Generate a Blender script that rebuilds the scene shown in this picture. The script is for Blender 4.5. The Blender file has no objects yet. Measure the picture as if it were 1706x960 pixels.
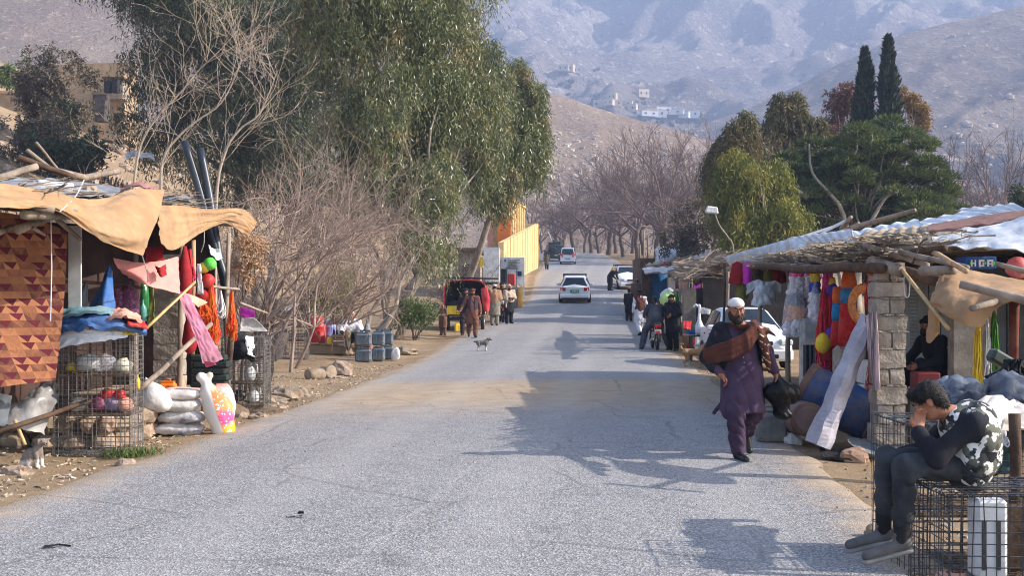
import bpy, math, random
import numpy as np
from mathutils import Vector, Matrix, Euler, noise as mnoise
sc = bpy.context.scene
col = sc.collection
RN = random.Random(11)
F, CX, HY, CH = 2000.0, 853.0, 497.0, 1.72
# ---------------------------------------------------------------- camera
cam = bpy.data.cameras.new("camera")
cam.sensor_width = 36.0
cam.lens = F / 1706.0 * 36.0
cam.shift_y = 17.0 / 1706.0
cam.clip_start, cam.clip_end = 0.1, 9000.0
cam_o = bpy.data.objects.new("camera", cam)
col.objects.link(cam_o)
cam_o.location = (0, 0, CH)
cam_o.rotation_euler = (math.radians(90), 0, 0)
sc.camera = cam_o
# ---------------------------------------------------------------- world, sun, exposure
SUN_EL, SUN_AZ = math.radians(30), math.radians(94)     # azimuth measured from +Y towards +X
world = bpy.data.worlds.new("World")
sc.world = world
world.use_nodes = True
wn = world.node_tree
sky = wn.nodes.new("ShaderNodeTexSky")
sky.sky_type = 'NISHITA'
sky.sun_disc = False
sky.sun_elevation, sky.sun_rotation = SUN_EL, SUN_AZ
sky.air_density, sky.dust_density = 1.0, 1.6
wn.nodes["Background"].inputs[1].default_value = 0.15
wn.links.new(sky.outputs[0], wn.nodes["Background"].inputs[0])
sun = bpy.data.lights.new("sun", 'SUN')
sun.energy, sun.angle = 5.0, math.radians(0.5)
sun.color = (1.0, 0.93, 0.83)
sun_o = bpy.data.objects.new("sun", sun)
col.objects.link(sun_o)
sdir = Vector((math.cos(SUN_EL) * math.sin(SUN_AZ), math.cos(SUN_EL) * math.cos(SUN_AZ), math.sin(SUN_EL)))
sun_o.rotation_euler = sdir.to_track_quat('Z', 'Y').to_euler()
sun_o.location = (60, -5, 60)
sc.view_settings.view_transform = 'Standard'
sc.view_settings.look = 'None'
sc.view_settings.exposure = 1.42
sc.view_settings.gamma = 1.0
sc.render.engine = 'CYCLES'
sc.cycles.use_denoising = True
sc.cycles.filter_width = 1.1
sc.cycles.max_bounces = 6
sc.cycles.transparent_max_bounces = 12
sc.cycles.volume_bounces = 0
# ---------------------------------------------------------------- helpers
def P(px, py, D):
 """point of the place seen at photo pixel px, py when it stands D metres away"""
 return Vector(((px - CX) * D / F, D, CH - (py - HY) * D / F))
def lin(c):
 return tuple(((v / 255 / 12.92) if v <= 10 else ((v / 255 + 0.055) / 1.055) ** 2.4) for v in c) + (1.0,)
MATS = {}
def mat(name, c1, c2=None, scale=6.0, rough=0.85, bump=0.0, bscale=None, metal=0.0, spec=0.3, c3=None,
  stretch=None, island=0.0, transl=0.0, alpha=None, detail=6.0, lo=0.35, hi=0.65, objrand=0.0, bdist=0.02, dirt=0.22):
 if name in MATS:
  return MATS[name]
 m = bpy.data.materials.new(name)
 m.use_nodes = True
 nt = m.node_tree
 N, L = nt.nodes, nt.links
 bs = N["Principled BSDF"]
 bs.inputs["Roughness"].default_value = rough
 bs.inputs["Metallic"].default_value = metal
 bs.inputs["Specular IOR Level"].default_value = spec
 tc = N.new("ShaderNodeTexCoord")
 mp = N.new("ShaderNodeMapping")
 L.new(tc.outputs["Object"], mp.inputs[0])
 if stretch:
  mp.inputs["Scale"].default_value = stretch
 out = None
 if c2 is None:
  rgb = N.new("ShaderNodeRGB"); rgb.outputs[0].default_value = lin(c1); out = rgb.outputs[0]
 else:
  nz = N.new("ShaderNodeTexNoise")
  nz.inputs["Scale"].default_value = scale
  nz.inputs["Detail"].default_value = detail
  nz.inputs["Roughness"].default_value = 0.62
  L.new(mp.outputs[0], nz.inputs["Vector"])
  cr = N.new("ShaderNodeValToRGB")
  cr.color_ramp.elements[0].position = lo
  cr.color_ramp.elements[1].position = hi
  cr.color_ramp.elements[0].color = lin(c1)
  cr.color_ramp.elements[1].color = lin(c2)
  if c3:
   e = cr.color_ramp.elements.new((lo + hi) / 2); e.color = lin(c3)
  L.new(nz.outputs[0], cr.inputs[0])
  out = cr.outputs[0]
 if island or objrand:
  hs = N.new("ShaderNodeHueSaturation")
  if island:
   g = N.new("ShaderNodeNewGeometry"); rv = g.outputs["Random Per Island"]; amt = island
  else:
   g = N.new("ShaderNodeObjectInfo"); rv = g.outputs["Random"]; amt = objrand
  mr = N.new("ShaderNodeMapRange")
  mr.inputs["To Min"].default_value = 1 - amt
  mr.inputs["To Max"].default_value = 1 + amt
  L.new(rv, mr.inputs[0]); L.new(mr.outputs[0], hs.inputs["Value"])
  mr2 = N.new("ShaderNodeMapRange")
  mr2.inputs["To Min"].default_value = 0.5 + amt * 0.06
  mr2.inputs["To Max"].default_value = 0.5 - amt * 0.06
  L.new(rv, mr2.inputs[0]); L.new(mr2.outputs[0], hs.inputs["Hue"])
  L.new(out, hs.inputs["Color"]); out = hs.outputs[0]
 if sum(c1[:3]) < 170: dirt *= .12
 if dirt and not island and rough > .35:
  n3 = N.new("ShaderNodeTexNoise"); n3.inputs["Scale"].default_value = 3.1; n3.inputs["Detail"].default_value = 7; n3.inputs["Roughness"].default_value = .66
  L.new(tc.outputs["Object"], n3.inputs["Vector"])
  mr = N.new("ShaderNodeMapRange"); mr.inputs[1].default_value = .42; mr.inputs[2].default_value = .7; mr.inputs[4].default_value = dirt * 2
  L.new(n3.outputs[0], mr.inputs[0])
  mx = N.new("ShaderNodeMix"); mx.data_type = 'RGBA'; mx.inputs[7].default_value = lin((118, 102, 86))
  L.new(mr.outputs[0], mx.inputs[0]); L.new(out, mx.inputs[6]); out = mx.outputs[2]
 L.new(out, bs.inputs["Base Color"])
 if not bump and rough >= .8 and not island:
  bump, bscale, bdist = .45, 13, .018
 if bump:
  n2 = N.new("ShaderNodeTexNoise")
  n2.inputs["Scale"].default_value = bscale or scale * 4
  n2.inputs["Detail"].default_value = 5
  L.new(mp.outputs[0], n2.inputs["Vector"])
  bp = N.new("ShaderNodeBump")
  bp.inputs["Strength"].default_value = bump
  bp.inputs["Distance"].default_value = bdist
  L.new(n2.outputs[0], bp.inputs["Height"])
  L.new(bp.outputs[0], bs.inputs["Normal"])
 if transl:
  tr = N.new("ShaderNodeBsdfTranslucent")
  L.new(out, tr.inputs[0])
  mx = N.new("ShaderNodeMixShader"); mx.inputs[0].default_value = transl
  L.new(bs.outputs[0], mx.inputs[1]); L.new(tr.outputs[0], mx.inputs[2])
  L.new(mx.outputs[0], N["Material Output"].inputs[0])
 if alpha is not None:
  bs.inputs["Alpha"].default_value = alpha
 m.diffuse_color = lin(c1)
 MATS[name] = m
 return m
FR = {}
def frame(o):
 return FR.get(o.name, Matrix.Identity(4))
def empty(name, loc, rz=0.0, label=None, cat=None, group=None):
 o = bpy.data.objects.new(name, None)
 col.objects.link(o)
 o.empty_display_size = 0.2
 o.location = loc
 o.rotation_euler = (0, 0, rz)
 FR[o.name] = Matrix.Translation(Vector(loc)) @ Matrix.Rotation(rz, 4, 'Z')
 tag(o, label, cat, group)
 return o
def tag(o, label=None, cat=None, group=None, kind=None):
 if label: o["label"] = label
 if cat: o["category"] = cat
 if group: o["group"] = group
 if kind: o["kind"] = kind
 return o
def np_mesh(name, V, Fc, smooth=False):
 """V (n,3) array, Fc (m,k) int array, all faces of k corners"""
 me = bpy.data.meshes.new(name)
 V = np.asarray(V, dtype=np.float32); Fc = np.asarray(Fc, dtype=np.int32)
 k = Fc.shape[1]
 me.vertices.add(len(V)); me.vertices.foreach_set("co", V.ravel())
 me.loops.add(Fc.size); me.loops.foreach_set("vertex_index", Fc.ravel())
 me.polygons.add(len(Fc))
 me.polygons.foreach_set("loop_start", np.arange(0, Fc.size, k, dtype=np.int32))
 if smooth:
  me.polygons.foreach_set("use_smooth", np.ones(len(Fc), dtype=bool))
 me.update(calc_edges=True)
 return me
def link(name, me, m, parent=None):
 o = bpy.data.objects.new(name, me)
 if m is not None:
  me.materials.append(m)
 col.objects.link(o)
 if parent is not None:
  o.parent = parent
  FR[o.name] = frame(parent)
 return o
class MB:
 """collects shapes in world (or local) coordinates, builds them as ONE mesh object"""
 def __init__(s):
  s.v = []; s.f = []
 def add(s, vs, fs):
  b = len(s.v)
  s.v += [Vector(v) for v in vs]
  s.f += [tuple(i + b for i in f) for f in fs]
  return s
 def box(s, c, size, rot=None, taper=1.0, jit=0.0):
  hx, hy, hz = size[0] / 2, size[1] / 2, size[2] / 2
  vs = []
  for z in (-1, 1):
   t = taper if z > 0 else 1.0
   for x, y in ((-1, -1), (1, -1), (1, 1), (-1, 1)):
    vs.append(Vector((x * hx * t, y * hy * t, z * hz)))
  if jit:
   vs = [v + Vector((RN.uniform(-jit, jit), RN.uniform(-jit, jit), RN.uniform(-jit, jit))) for v in vs]
  if rot is not None:
   M = rot if isinstance(rot, Matrix) else Euler(rot).to_matrix()
   vs = [M @ v for v in vs]
  c = Vector(c)
  return s.add([v + c for v in vs], [(0, 3, 2, 1), (4, 5, 6, 7), (0, 1, 5, 4), (1, 2, 6, 5), (2, 3, 7, 6), (3, 0, 4, 7)])
 def bbox(s, c, size, b=0.02, rot=None, taper=1.0):
  """box with chamfered edges"""
  h = [x / 2 for x in size]
  b = min(b, min(h) * 0.6)
  vs = []; idx = {}
  for sx in (-1, 1):
   for sy in (-1, 1):
    for sz in (-1, 1):
     for ax in range(3):
      p = [sx * (h[0] - b), sy * (h[1] - b), sz * (h[2] - b)]
      p[ax] = (sx, sy, sz)[ax] * h[ax]
      if sz > 0: p[0] *= taper; p[1] *= taper
      idx[(sx, sy, sz, ax)] = len(vs); vs.append(Vector(p))
  fs = []
  for ax in range(3):
   a, c2 = [i for i in range(3) if i != ax]
   for sg in (-1, 1):
    q = []
    for (u, w) in ((-1, -1), (1, -1), (1, 1), (-1, 1)):
     k = [0, 0, 0]; k[ax] = sg; k[a] = u; k[c2] = w
     q.append(idx[(k[0], k[1], k[2], ax)])
    fs.append(tuple(q))
  for ax in range(3):      # edges along ax
   a, c2 = [i for i in range(3) if i != ax]
   for u in (-1, 1):
    for w in (-1, 1):
     k0 = [0, 0, 0]; k0[a] = u; k0[c2] = w
     k1 = list(k0); k0[ax] = -1; k1[ax] = 1
     fs.append((idx[(*k0, a)], idx[(*k1, a)], idx[(*k1, c2)], idx[(*k0, c2)]))
  for sx in (-1, 1):
   for sy in (-1, 1):
    for sz in (-1, 1):
     fs.append((idx[(sx, sy, sz, 0)], idx[(sx, sy, sz, 1)], idx[(sx, sy, sz, 2)]))
  if rot is not None:
   M = rot if isinstance(rot, Matrix) else Euler(rot).to_matrix()
   vs = [M @ v for v in vs]
  c = Vector(c)
  # orient outward
  out = []
  for f in fs:
   cc = sum((vs[i] for i in f), Vector()) / len(f)
   n = (vs[f[1]] - vs[f[0]]).cross(vs[f[2]] - vs[f[0]])
   out.append(f if n.dot(cc) > 0 else tuple(reversed(f)))
  return s.add([v + c for v in vs], out)
 def rbox(s, c, size, amp=.012, n=3, seed=0.0):
  """rough block: a subdivided box with chipped, uneven faces"""
  ids = {}
  def vid(i, j, k):
   if (i, j, k) not in ids:
    p = Vector(((i / n - .5) * size[0], (j / n - .5) * size[1], (k / n - .5) * size[2]))
    e = sum(q in (0, n) for q in (i, j, k))
    p *= 1 - (.045 if e == 3 else .02 if e == 2 else 0)
    q = p * 9 + Vector((seed * 3.7, seed, -seed))
    ids[(i, j, k)] = len(s.v); s.v.append(Vector(c) + p + Vector((mnoise.noise(q), mnoise.noise(q + Vector((9, 0, 0))), mnoise.noise(q + Vector((0, 9, 0))))) * amp)
   return ids[(i, j, k)]
  for ax in range(3):
   for sd in (0, n):
    for a in range(n):
     for b in range(n):
      q = []
      for (u, w) in ((a, b), (a + 1, b), (a + 1, b + 1), (a, b + 1)):
       t = [0, 0, 0]; t[ax] = sd; t[(ax + 1) % 3] = u; t[(ax + 2) % 3] = w; q.append(vid(*t))
      s.f.append(tuple(q if sd else reversed(q)))
  return s
 def tube(s, pts, r, n=6, cap=True):
  pts = [Vector(p) for p in pts]
  if not isinstance(r, (list, tuple)):
   r = [r] * len(pts)
  elif len(r) == 2 and len(pts) > 2:
   r = [r[0] + (r[1] - r[0]) * i / (len(pts) - 1) for i in range(len(pts))]
  base = len(s.v)
  u = None
  for i, p in enumerate(pts):
   d = (pts[min(i + 1, len(pts) - 1)] - pts[max(i - 1, 0)])
   if d.length < 1e-9: d = Vector((0, 0, 1))
   d.normalize()
   if u is None:
    u = d.orthogonal().normalized()
   else:
    u = u - d * u.dot(d)
    u = u.normalized() if u.length > 1e-6 else d.orthogonal().normalized()
   w = d.cross(u)
   for k in range(n):
    a = 2 * math.pi * k / n
    s.v.append(p + (u * math.cos(a) + w * math.sin(a)) * r[i])
  for i in range(len(pts) - 1):
   for k in range(n):
    a0, a1 = base + i * n + k, base + i * n + (k + 1) % n
    s.f.append((a0, a1, a1 + n, a0 + n))
  if cap:
   s.f.append(tuple(base + k for k in reversed(range(n))))
   e = base + (len(pts) - 1) * n
   s.f.append(tuple(e + k for k in range(n)))
  return s
 def lathe(s, prof, c, axis=(0, 0, 1), n=16, sq=1.0):
  """prof: list of (radius, height) along axis from point c"""
  ax = Vector(axis).normalized(); u = ax.orthogonal().normalized(); w = ax.cross(u)
  c = Vector(c); base = len(s.v)
  for (r, h) in prof:
   for k in range(n):
    a = 2 * math.pi * k / n
    s.v.append(c + ax * h + (u * math.cos(a) + w * math.sin(a) * sq) * max(r, 1e-4))
  for i in range(len(prof) - 1):
   for k in range(n):
    a0, a1 = base + i * n + k, base + i * n + (k + 1) % n
    s.f.append((a0, a1, a1 + n, a0 + n))
  s.f.append(tuple(base + k for k in reversed(range(n))))
  e = base + (len(prof) - 1) * n
  s.f.append(tuple(e + k for k in range(n)))
  return s
 def ball(s, c, r, sub=8, nz=0.0, freq=2.0, seed=0.0, flat=None):
  """lumpy ellipsoid; r scalar or triple; flat cuts the underside at that fraction"""
  if not isinstance(r, (list, tuple)): r = (r, r, r)
  c = Vector(c); base = len(s.v); nu, nv = sub * 2, sub
  for i in range(nv + 1):
   th = math.pi * i / nv
   for k in range(nu):
    ph = 2 * math.pi * k / nu
    d = Vector((math.sin(th) * math.cos(ph), math.sin(th) * math.sin(ph), math.cos(th)))
    q = 1.0
    if nz: q += nz * mnoise.noise(d * freq + Vector((seed, seed * 1.7, -seed)))
    p = Vector((d.x * r[0], d.y * r[1], d.z * r[2])) * q
    if flat is not None: p.z = max(p.z, -r[2] * flat)
    s.v.append(c + p)
  for i in range(nv):
   for k in range(nu):
    a0, a1 = base + i * nu + k, base + i * nu + (k + 1) % nu
    s.f.append((a0, a0 + nu, a1 + nu, a1))
  return s
 def sheet(s, ctrl, nu=12, nv=12, fold=0.0, freq=3.0, seed=0.0, thick=0.006, fdir=None, crease=0.0):
  """cloth through a grid of control points (rows of points), with folds and a real thickness"""
  G = catmull_grid(ctrl, nu, nv)
  nr, nc = len(G), len(G[0])
  for i in range(nr):
   for j in range(nc):
    if fold or crease:
     q = Vector((i / nr * freq * (0.35 if fdir == 'v' else 1), j / nc * freq * (0.35 if fdir == 'u' else 1), seed))
     p = G[i][j]
     n = grid_normal(G, i, j)
     d = mnoise.noise(q * 1.3) * fold + mnoise.noise(q * 3.1) * fold * 0.4
     if crease: d += crease * (abs(mnoise.noise(q * 2.2)) - 0.3)
     G[i][j] = p + n * d
  base = len(s.v)
  Nn = [[grid_normal(G, i, j) for j in range(nc)] for i in range(nr)]
  for sg in (0.5, -0.5):
   for i in range(nr):
    for j in range(nc):
     s.v.append(G[i][j] + Nn[i][j] * thick * sg)
  K = nr * nc
  for i in range(nr - 1):
   for j in range(nc - 1):
    a = base + i * nc + j
    s.f.append((a, a + 1, a + nc + 1, a + nc))
    s.f.append((a + K, a + K + nc, a + K + nc + 1, a + K + 1))
  rim = [(0, j) for j in range(nc)] + [(i, nc - 1) for i in range(1, nr)] + [(nr - 1, j) for j in range(nc - 2, -1, -1)] + [(i, 0) for i in range(nr - 2, 0, -1)]
  rb = len(s.v); nr_ = len(rim)
  for sg in (0, K): s.v += [s.v[base + i * nc + j + sg].copy() for i, j in rim]
  for q in range(nr_):
   b = (q + 1) % nr_; s.f.append((rb + b, rb + q, rb + q + nr_, rb + b + nr_))
  return s
 def build(s, name, m, parent=None, smooth=False, local=False):
  vs = s.v
  if parent is not None and not local:
   Mi = frame(parent).inverted()
   vs = [Mi @ v for v in vs]
  me = bpy.data.meshes.new(name)
  me.from_pydata([tuple(v) for v in vs], [], s.f)
  if smooth:
   me.polygons.foreach_set("use_smooth", np.ones(len(me.polygons), dtype=bool))
  me.update()
  return link(name, me, m, parent)
 def thing(s, name, m, label, cat, group=None, smooth=False, kind=None):
  """one-mesh thing whose origin sits at its base"""
  n = len(s.v)
  cx = sum(v.x for v in s.v) / n; cy = sum(v.y for v in s.v) / n; z = min(v.z for v in s.v)
  c = Vector((cx, cy, z))
  me = bpy.data.meshes.new(name)
  me.from_pydata([tuple(v - c) for v in s.v], [], s.f)
  if smooth:
   me.polygons.foreach_set("use_smooth", np.ones(len(me.polygons), dtype=bool))
  me.update()
  o = link(name, me, m)
  o.location = c
  FR[o.name] = Matrix.Translation(c)
  return tag(o, label, cat, group, kind)
def grid_normal(G, i, j):
 nr, nc = len(G), len(G[0])
 a = G[min(i + 1, nr - 1)][j] - G[max(i - 1, 0)][j]
 b = G[i][min(j + 1, nc - 1)] - G[i][max(j - 1, 0)]
 n = b.cross(a)
 return n.normalized() if n.length > 1e-9 else Vector((0, 0, 1))
def catmull(pts, n):
 pts = [Vector(p) for p in pts]
 if len(pts) == 2:
  return [pts[0].lerp(pts[1], i / (n - 1)) for i in range(n)]
 out = []
 k = len(pts) - 1
 for i in range(n):
  t = i / (n - 1) * k
  j = min(int(t), k - 1); t -= j
  p1, p2 = pts[j], pts[j + 1]
  p0 = pts[j - 1] if j > 0 else p1 * 2 - p2
  p3 = pts[j + 2] if j + 2 <= k else p2 * 2 - p1
  out.append(0.5 * ((2 * p1) + (p2 - p0) * t + (2 * p0 - 5 * p1 + 4 * p2 - p3) * t * t + (3 * p1 - p0 - 3 * p2 + p3) * t ** 3))
 return out
def catmull_grid(ctrl, nu, nv):
 rows = [catmull(r, nv) for r in ctrl]
 cols = [catmull([r[j] for r in rows], nu) for j in range(nv)]
 return [[cols[j][i] for j in range(nv)] for i in range(nu)]
def copy_tree(o, loc=None, rz=None, label=None, parent=None):
 c = o.copy(); col.objects.link(c)
 if parent is not None: c.parent = parent
 if loc is not None: c.location = loc
 if rz is not None: c.rotation_euler = (0, 0, rz)
 if label: c["label"] = label
 for ch in KIDS.get(o.name, []):
  d = ch.copy(); col.objects.link(d); d.parent = c
  for g in KIDS.get(ch.name, []):
   e = g.copy(); col.objects.link(e); e.parent = d
 return c
KIDS = {}
def learn(o):
 KIDS[o.name] = list(o.children)
 for ch in o.children: KIDS[ch.name] = list(ch.children)
# ---------------------------------------------------------------- signed distance figures
class SDF:
 """smooth union of tapered capsules, ellipsoids and boxes, meshed with surface nets"""
 def __init__(s): s.p = []
 def cap(s, a, b, r0, r1=None, k=0.02, flat=None):
  s.p.append(('c', np.array(a, float), np.array(b, float), r0, r0 if r1 is None else r1, k, flat)); return s
 def chain(s, pts, rs, k=0.02, flat=None):
  if not isinstance(rs, (list, tuple)): rs = [rs] * len(pts)
  for i in range(len(pts) - 1): s.cap(pts[i], pts[i + 1], rs[i], rs[i + 1], k, flat)
  return s
 def ell(s, c, r, k=0.02, rot=None):
  s.p.append(('e', np.array(c, float), np.array(r, float), rot, k)); return s
 def cut(s, c, r, k=0.01):
  s.p.append(('x', np.array(c, float), np.array(r, float), k)); return s
 def mesh(s, name, m, parent, vox=0.012, fold=0.0, ffreq=9.0, fz=1.5, zmin=None, zmax=None, seed=0.0, pad=0.03):
  lo = np.array([1e9] * 3); hi = -lo
  for q in s.p:
   if q[0] == 'c':
    R_ = max(q[3], q[4]) * (1.0 if q[6] is None else max(1.0, *q[6]))
    for e in (q[1], q[2]): lo = np.minimum(lo, e - R_); hi = np.maximum(hi, e + R_)
   elif q[0] == 'e':
    R_ = q[2] if q[3] is None else np.array([q[2].max()] * 3)
    lo = np.minimum(lo, q[1] - R_); hi = np.maximum(hi, q[1] + R_)
  lo -= pad + vox * 2; hi += pad + vox * 2
  if zmin is not None: lo[2] = max(lo[2], zmin - vox * 2)
  if zmax is not None: hi[2] = min(hi[2], zmax + vox * 2)
  n = np.ceil((hi - lo) / vox).astype(int) + 1
  ax = [lo[i] + np.arange(n[i]) * vox for i in range(3)]
  X, Y, Z = np.meshgrid(*ax, indexing='ij')
  X = X.astype(np.float32); Y = Y.astype(np.float32); Z = Z.astype(np.float32)
  D = np.full(X.shape, 9.0, np.float32)
  def win(l_, h_):
   i0 = np.maximum(0, np.floor((l_ - lo) / vox).astype(int)); i1 = np.minimum(n, np.ceil((h_ - lo) / vox).astype(int) + 1)
   return None if (i1 <= i0).any() else tuple(slice(int(p), int(r_)) for p, r_ in zip(i0, i1))
  for q in s.p:
   if q[0] == 'c':
    a, b, r0, r1, k, flat = q[1:]
    mg = max(r0, r1) * (1.0 if flat is None else max(1.0, *flat)) + k + 3 * vox + fold * 2.7
    W = win(np.minimum(a, b) - mg, np.maximum(a, b) + mg)
    if W is None: continue
    x_, y_, z_, d_ = X[W], Y[W], Z[W], D[W]
    fx, fy, fz_ = flat if flat else (1, 1, 1)
    d = b - a; sx, sy, sz = d[0] / fx, d[1] / fy, d[2] / fz_
    L2 = sx * sx + sy * sy + sz * sz + 1e-9
    px, py, pz = (x_ - a[0]) / fx, (y_ - a[1]) / fy, (z_ - a[2]) / fz_
    t = np.clip((px * sx + py * sy + pz * sz) / L2, 0, 1)
    dd = np.sqrt((px - sx * t) ** 2 + (py - sy * t) ** 2 + (pz - sz * t) ** 2) - (r0 + (r1 - r0) * t)
    dd *= min(fx, fy, fz_, 1)
   else:
    c, r = q[1], q[2]; k = q[-1]
    mg = (np.array([r.max()] * 3) if q[0] == 'e' and q[3] is not None else r) + k + 3 * vox + fold * 2.7
    W = win(c - mg, c + mg)
    if W is None: continue
    x_, y_, z_, d_ = X[W], Y[W], Z[W], D[W]
    px, py, pz = x_ - c[0], y_ - c[1], z_ - c[2]
    if q[0] == 'e' and q[3] is not None:
     M = np.array(q[3].inverted())
     px, py, pz = (M[0][0] * px + M[0][1] * py + M[0][2] * pz, M[1][0] * px + M[1][1] * py + M[1][2] * pz, M[2][0] * px + M[2][1] * py + M[2][2] * pz)
    k0 = np.sqrt((px / r[0]) ** 2 + (py / r[1]) ** 2 + (pz / r[2]) ** 2)
    k1 = np.sqrt((px / r[0] ** 2) ** 2 + (py / r[1] ** 2) ** 2 + (pz / r[2] ** 2) ** 2) + 1e-6
    dd = k0 * (k0 - 1) / k1
    if q[0] == 'x':
     h = np.clip(0.5 - 0.5 * (d_ + dd) / k, 0, 1)
     D[W] = d_ * (1 - h) - dd * h + k * h * (1 - h)
     continue
   h = np.clip(0.5 + 0.5 * (d_ - dd) / k, 0, 1)
   D[W] = d_ * (1 - h) + dd * h - k * h * (1 - h)
  if fold:
   w = np.sin(X * ffreq * 1.9 + np.sin(Z * fz * 2.1 + seed) * 1.6 + seed) * np.sin(Y * ffreq * 1.4 + np.sin(Z * fz * 1.3) * 1.2 + 2 * seed)
   w += 0.6 * np.sin(Z * fz * 5 + X * ffreq * 2.7 + 1.3 * np.sin(Y * 11 + seed) + seed * 3)
   w = w * .55 + .9 * (.6 - 1.2 * np.abs(np.sin(X * ffreq * 1.3 + Y * ffreq * .9 + Z * fz * 1.7 + 1.7 * np.sin(Z * fz * 1.1 + seed) + seed * 2)))
   D = D + fold * w
  if zmin is not None: D = np.maximum(D, zmin - Z)
  if zmax is not None: D = np.maximum(D, Z - zmax)
  V, Fc = surface_nets(D)
  if len(V) == 0: return None
  me = np_mesh(name, V * vox + lo, Fc, True)
  return link(name, me, m, parent)
def surface_nets(D):
 ins = D < 0
 nx, ny, nz = D.shape
 cs = np.zeros((nx - 1, ny - 1, nz - 1), np.int8)
 for a in (0, 1):
  for b in (0, 1):
   for c in (0, 1):
    cs += ins[a:nx - 1 + a, b:ny - 1 + b, c:nz - 1 + c]
 act = np.argwhere((cs > 0) & (cs < 8))
 if len(act) == 0: return np.zeros((0, 3)), np.zeros((0, 4), int)
 idx = np.full(cs.shape, -1, np.int64); idx[tuple(act.T)] = np.arange(len(act))
 acc = np.zeros((len(act), 3)); cnt = np.zeros(len(act))
 corners = [(a, b, c) for a in (0, 1) for b in (0, 1) for c in (0, 1)]
 val = {c: D[act[:, 0] + c[0], act[:, 1] + c[1], act[:, 2] + c[2]] for c in corners}
 for c in corners:
  for axn in range(3):
   if c[axn] == 0:
    e = list(c); e[axn] = 1; e = tuple(e)
    v0, v1 = val[c], val[e]
    mk = (v0 < 0) != (v1 < 0)
    t = np.where(mk, v0 / np.where(mk, v0 - v1, 1), 0)
    p = np.array(c, float)[None, :].repeat(len(act), 0); p[:, axn] += t
    acc += p * mk[:, None]; cnt += mk
 V = act + acc / cnt[:, None]
 quads = []
 for axn in range(3):
  sl0 = [slice(None)] * 3; sl1 = [slice(None)] * 3
  sl0[axn] = slice(0, -1); sl1[axn] = slice(1, None)
  A, B = ins[tuple(sl0)], ins[tuple(sl1)]
  u, w = (axn + 1) % 3, (axn + 2) % 3
  for flip, mk in ((False, A & ~B), (True, ~A & B)):
   e = np.argwhere(mk)
   ok = (e[:, u] > 0) & (e[:, w] > 0) & (e[:, u] < D.shape[u] - 1) & (e[:, w] < D.shape[w] - 1)
   e = e[ok]
   if len(e) == 0: continue
   q = []
   for du, dw in ((-1, -1), (0, -1), (0, 0), (-1, 0)):
    g = e.copy(); g[:, u] += du; g[:, w] += dw
    q.append(idx[tuple(g.T)])
   q = np.stack(q, 1)
   if flip: q = q[:, ::-1]
   quads.append(q)
 return V, np.concatenate(quads)
# ---------------------------------------------------------------- lie of the land
KY = [-20, 0, 5, 9.75, 14, 21, 30, 38, 43, 55, 67, 80, 100, 125, 145, 165, 190, 220, 260, 330, 420]
KL = [-6.2, -5.2, -4.7, -4.16, -3.85, -3.15, -2.7, -2.3, -2.0, -0.7, 0.9, 1.4, 2.0, 3.3, 3.6, 2.6, 0, -6, -20, -50, -95]
KR = [1.8, 2.4, 2.6, 2.95, 3.3, 3.9, 4.5, 5.0, 5.4, 5.8, 6.6, 7.8, 9.9, 11.8, 12.6, 12.4, 10, 5, -9, -39, -84]
ZY = [-20, 0, 32, 38, 43, 55, 67, 80, 100, 132, 145, 165, 200, 260, 420]
ZZ = [0, 0, 0.0, 0.08, 0.27, 0.75, 1.5, 2.3, 3.6, 5.45, 6.3, 7.9, 8.8, 9.5, 12]
_ty = np.arange(-30, 430, 0.5)
def _sm(a, w):
 k = np.ones(w) / w
 return np.convolve(np.pad(a, w // 2, mode='edge'), k, mode='valid')[:len(a)]
_tz = _sm(np.interp(_ty, ZY, ZZ), 13); _tl = _sm(np.interp(_ty, KY, KL), 13); _tr = _sm(np.interp(_ty, KY, KR), 13)
def road_z(y): return float(np.interp(y, _ty, _tz))
def redge(y): return float(np.interp(y, _ty, _tr))
def ledge(y): return float(np.interp(y, _ty, _tl))
def nz(x, y, f, s=0.0): return mnoise.noise(Vector((x * f, y * f, s)))
def gz(x, y):
 z = road_z(y); l, r = ledge(y), redge(y)
 if x < l:
  d = l - x
  b = min(1, d / 1.2)
  z += b * (0.05 * nz(x, y, .9) + 0.025 * nz(x, y, 3.1, 4)) - 0.03 * min(1, d / .5) * (1 if d < 2.5 else 0.5)
  z += 0.05 * min(1, max(0, d - 0.9) / 1.0)
  if y > 60:
   z += 1.0 * min(1, max(0, (d - 0.7)) / 0.8) * min(1, (y - 60) / 18) * (1 if y < 115 else max(0, 1 - (y - 115) / 12))
  h = max(0.0, d - 7.5)
  z += 0.42 * h * h / (h + 3) + (0.5 * nz(x, y, .16, 2) + 0.18 * nz(x, y, .6, 7)) * min(1, h / 5)
 elif x > r:
  d = x - r
  b = min(1, d / 1.2)
  z += b * (0.04 * nz(x, y, .8, 5) + 0.02 * nz(x, y, 3.3, 8)) - 0.03 * min(1, d / .4)
  if d > 12: z -= 0.05 * (d - 12) if d < 60 else 2.4
 return z
def G(px, D):
 """ground point under photo column px, D metres away"""
 x = (px - CX) * D / F
 return Vector((x, D, gz(x, D)))
def on(x, y, dz=0.0): return Vector((x, y, gz(x, y) + dz))
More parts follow.
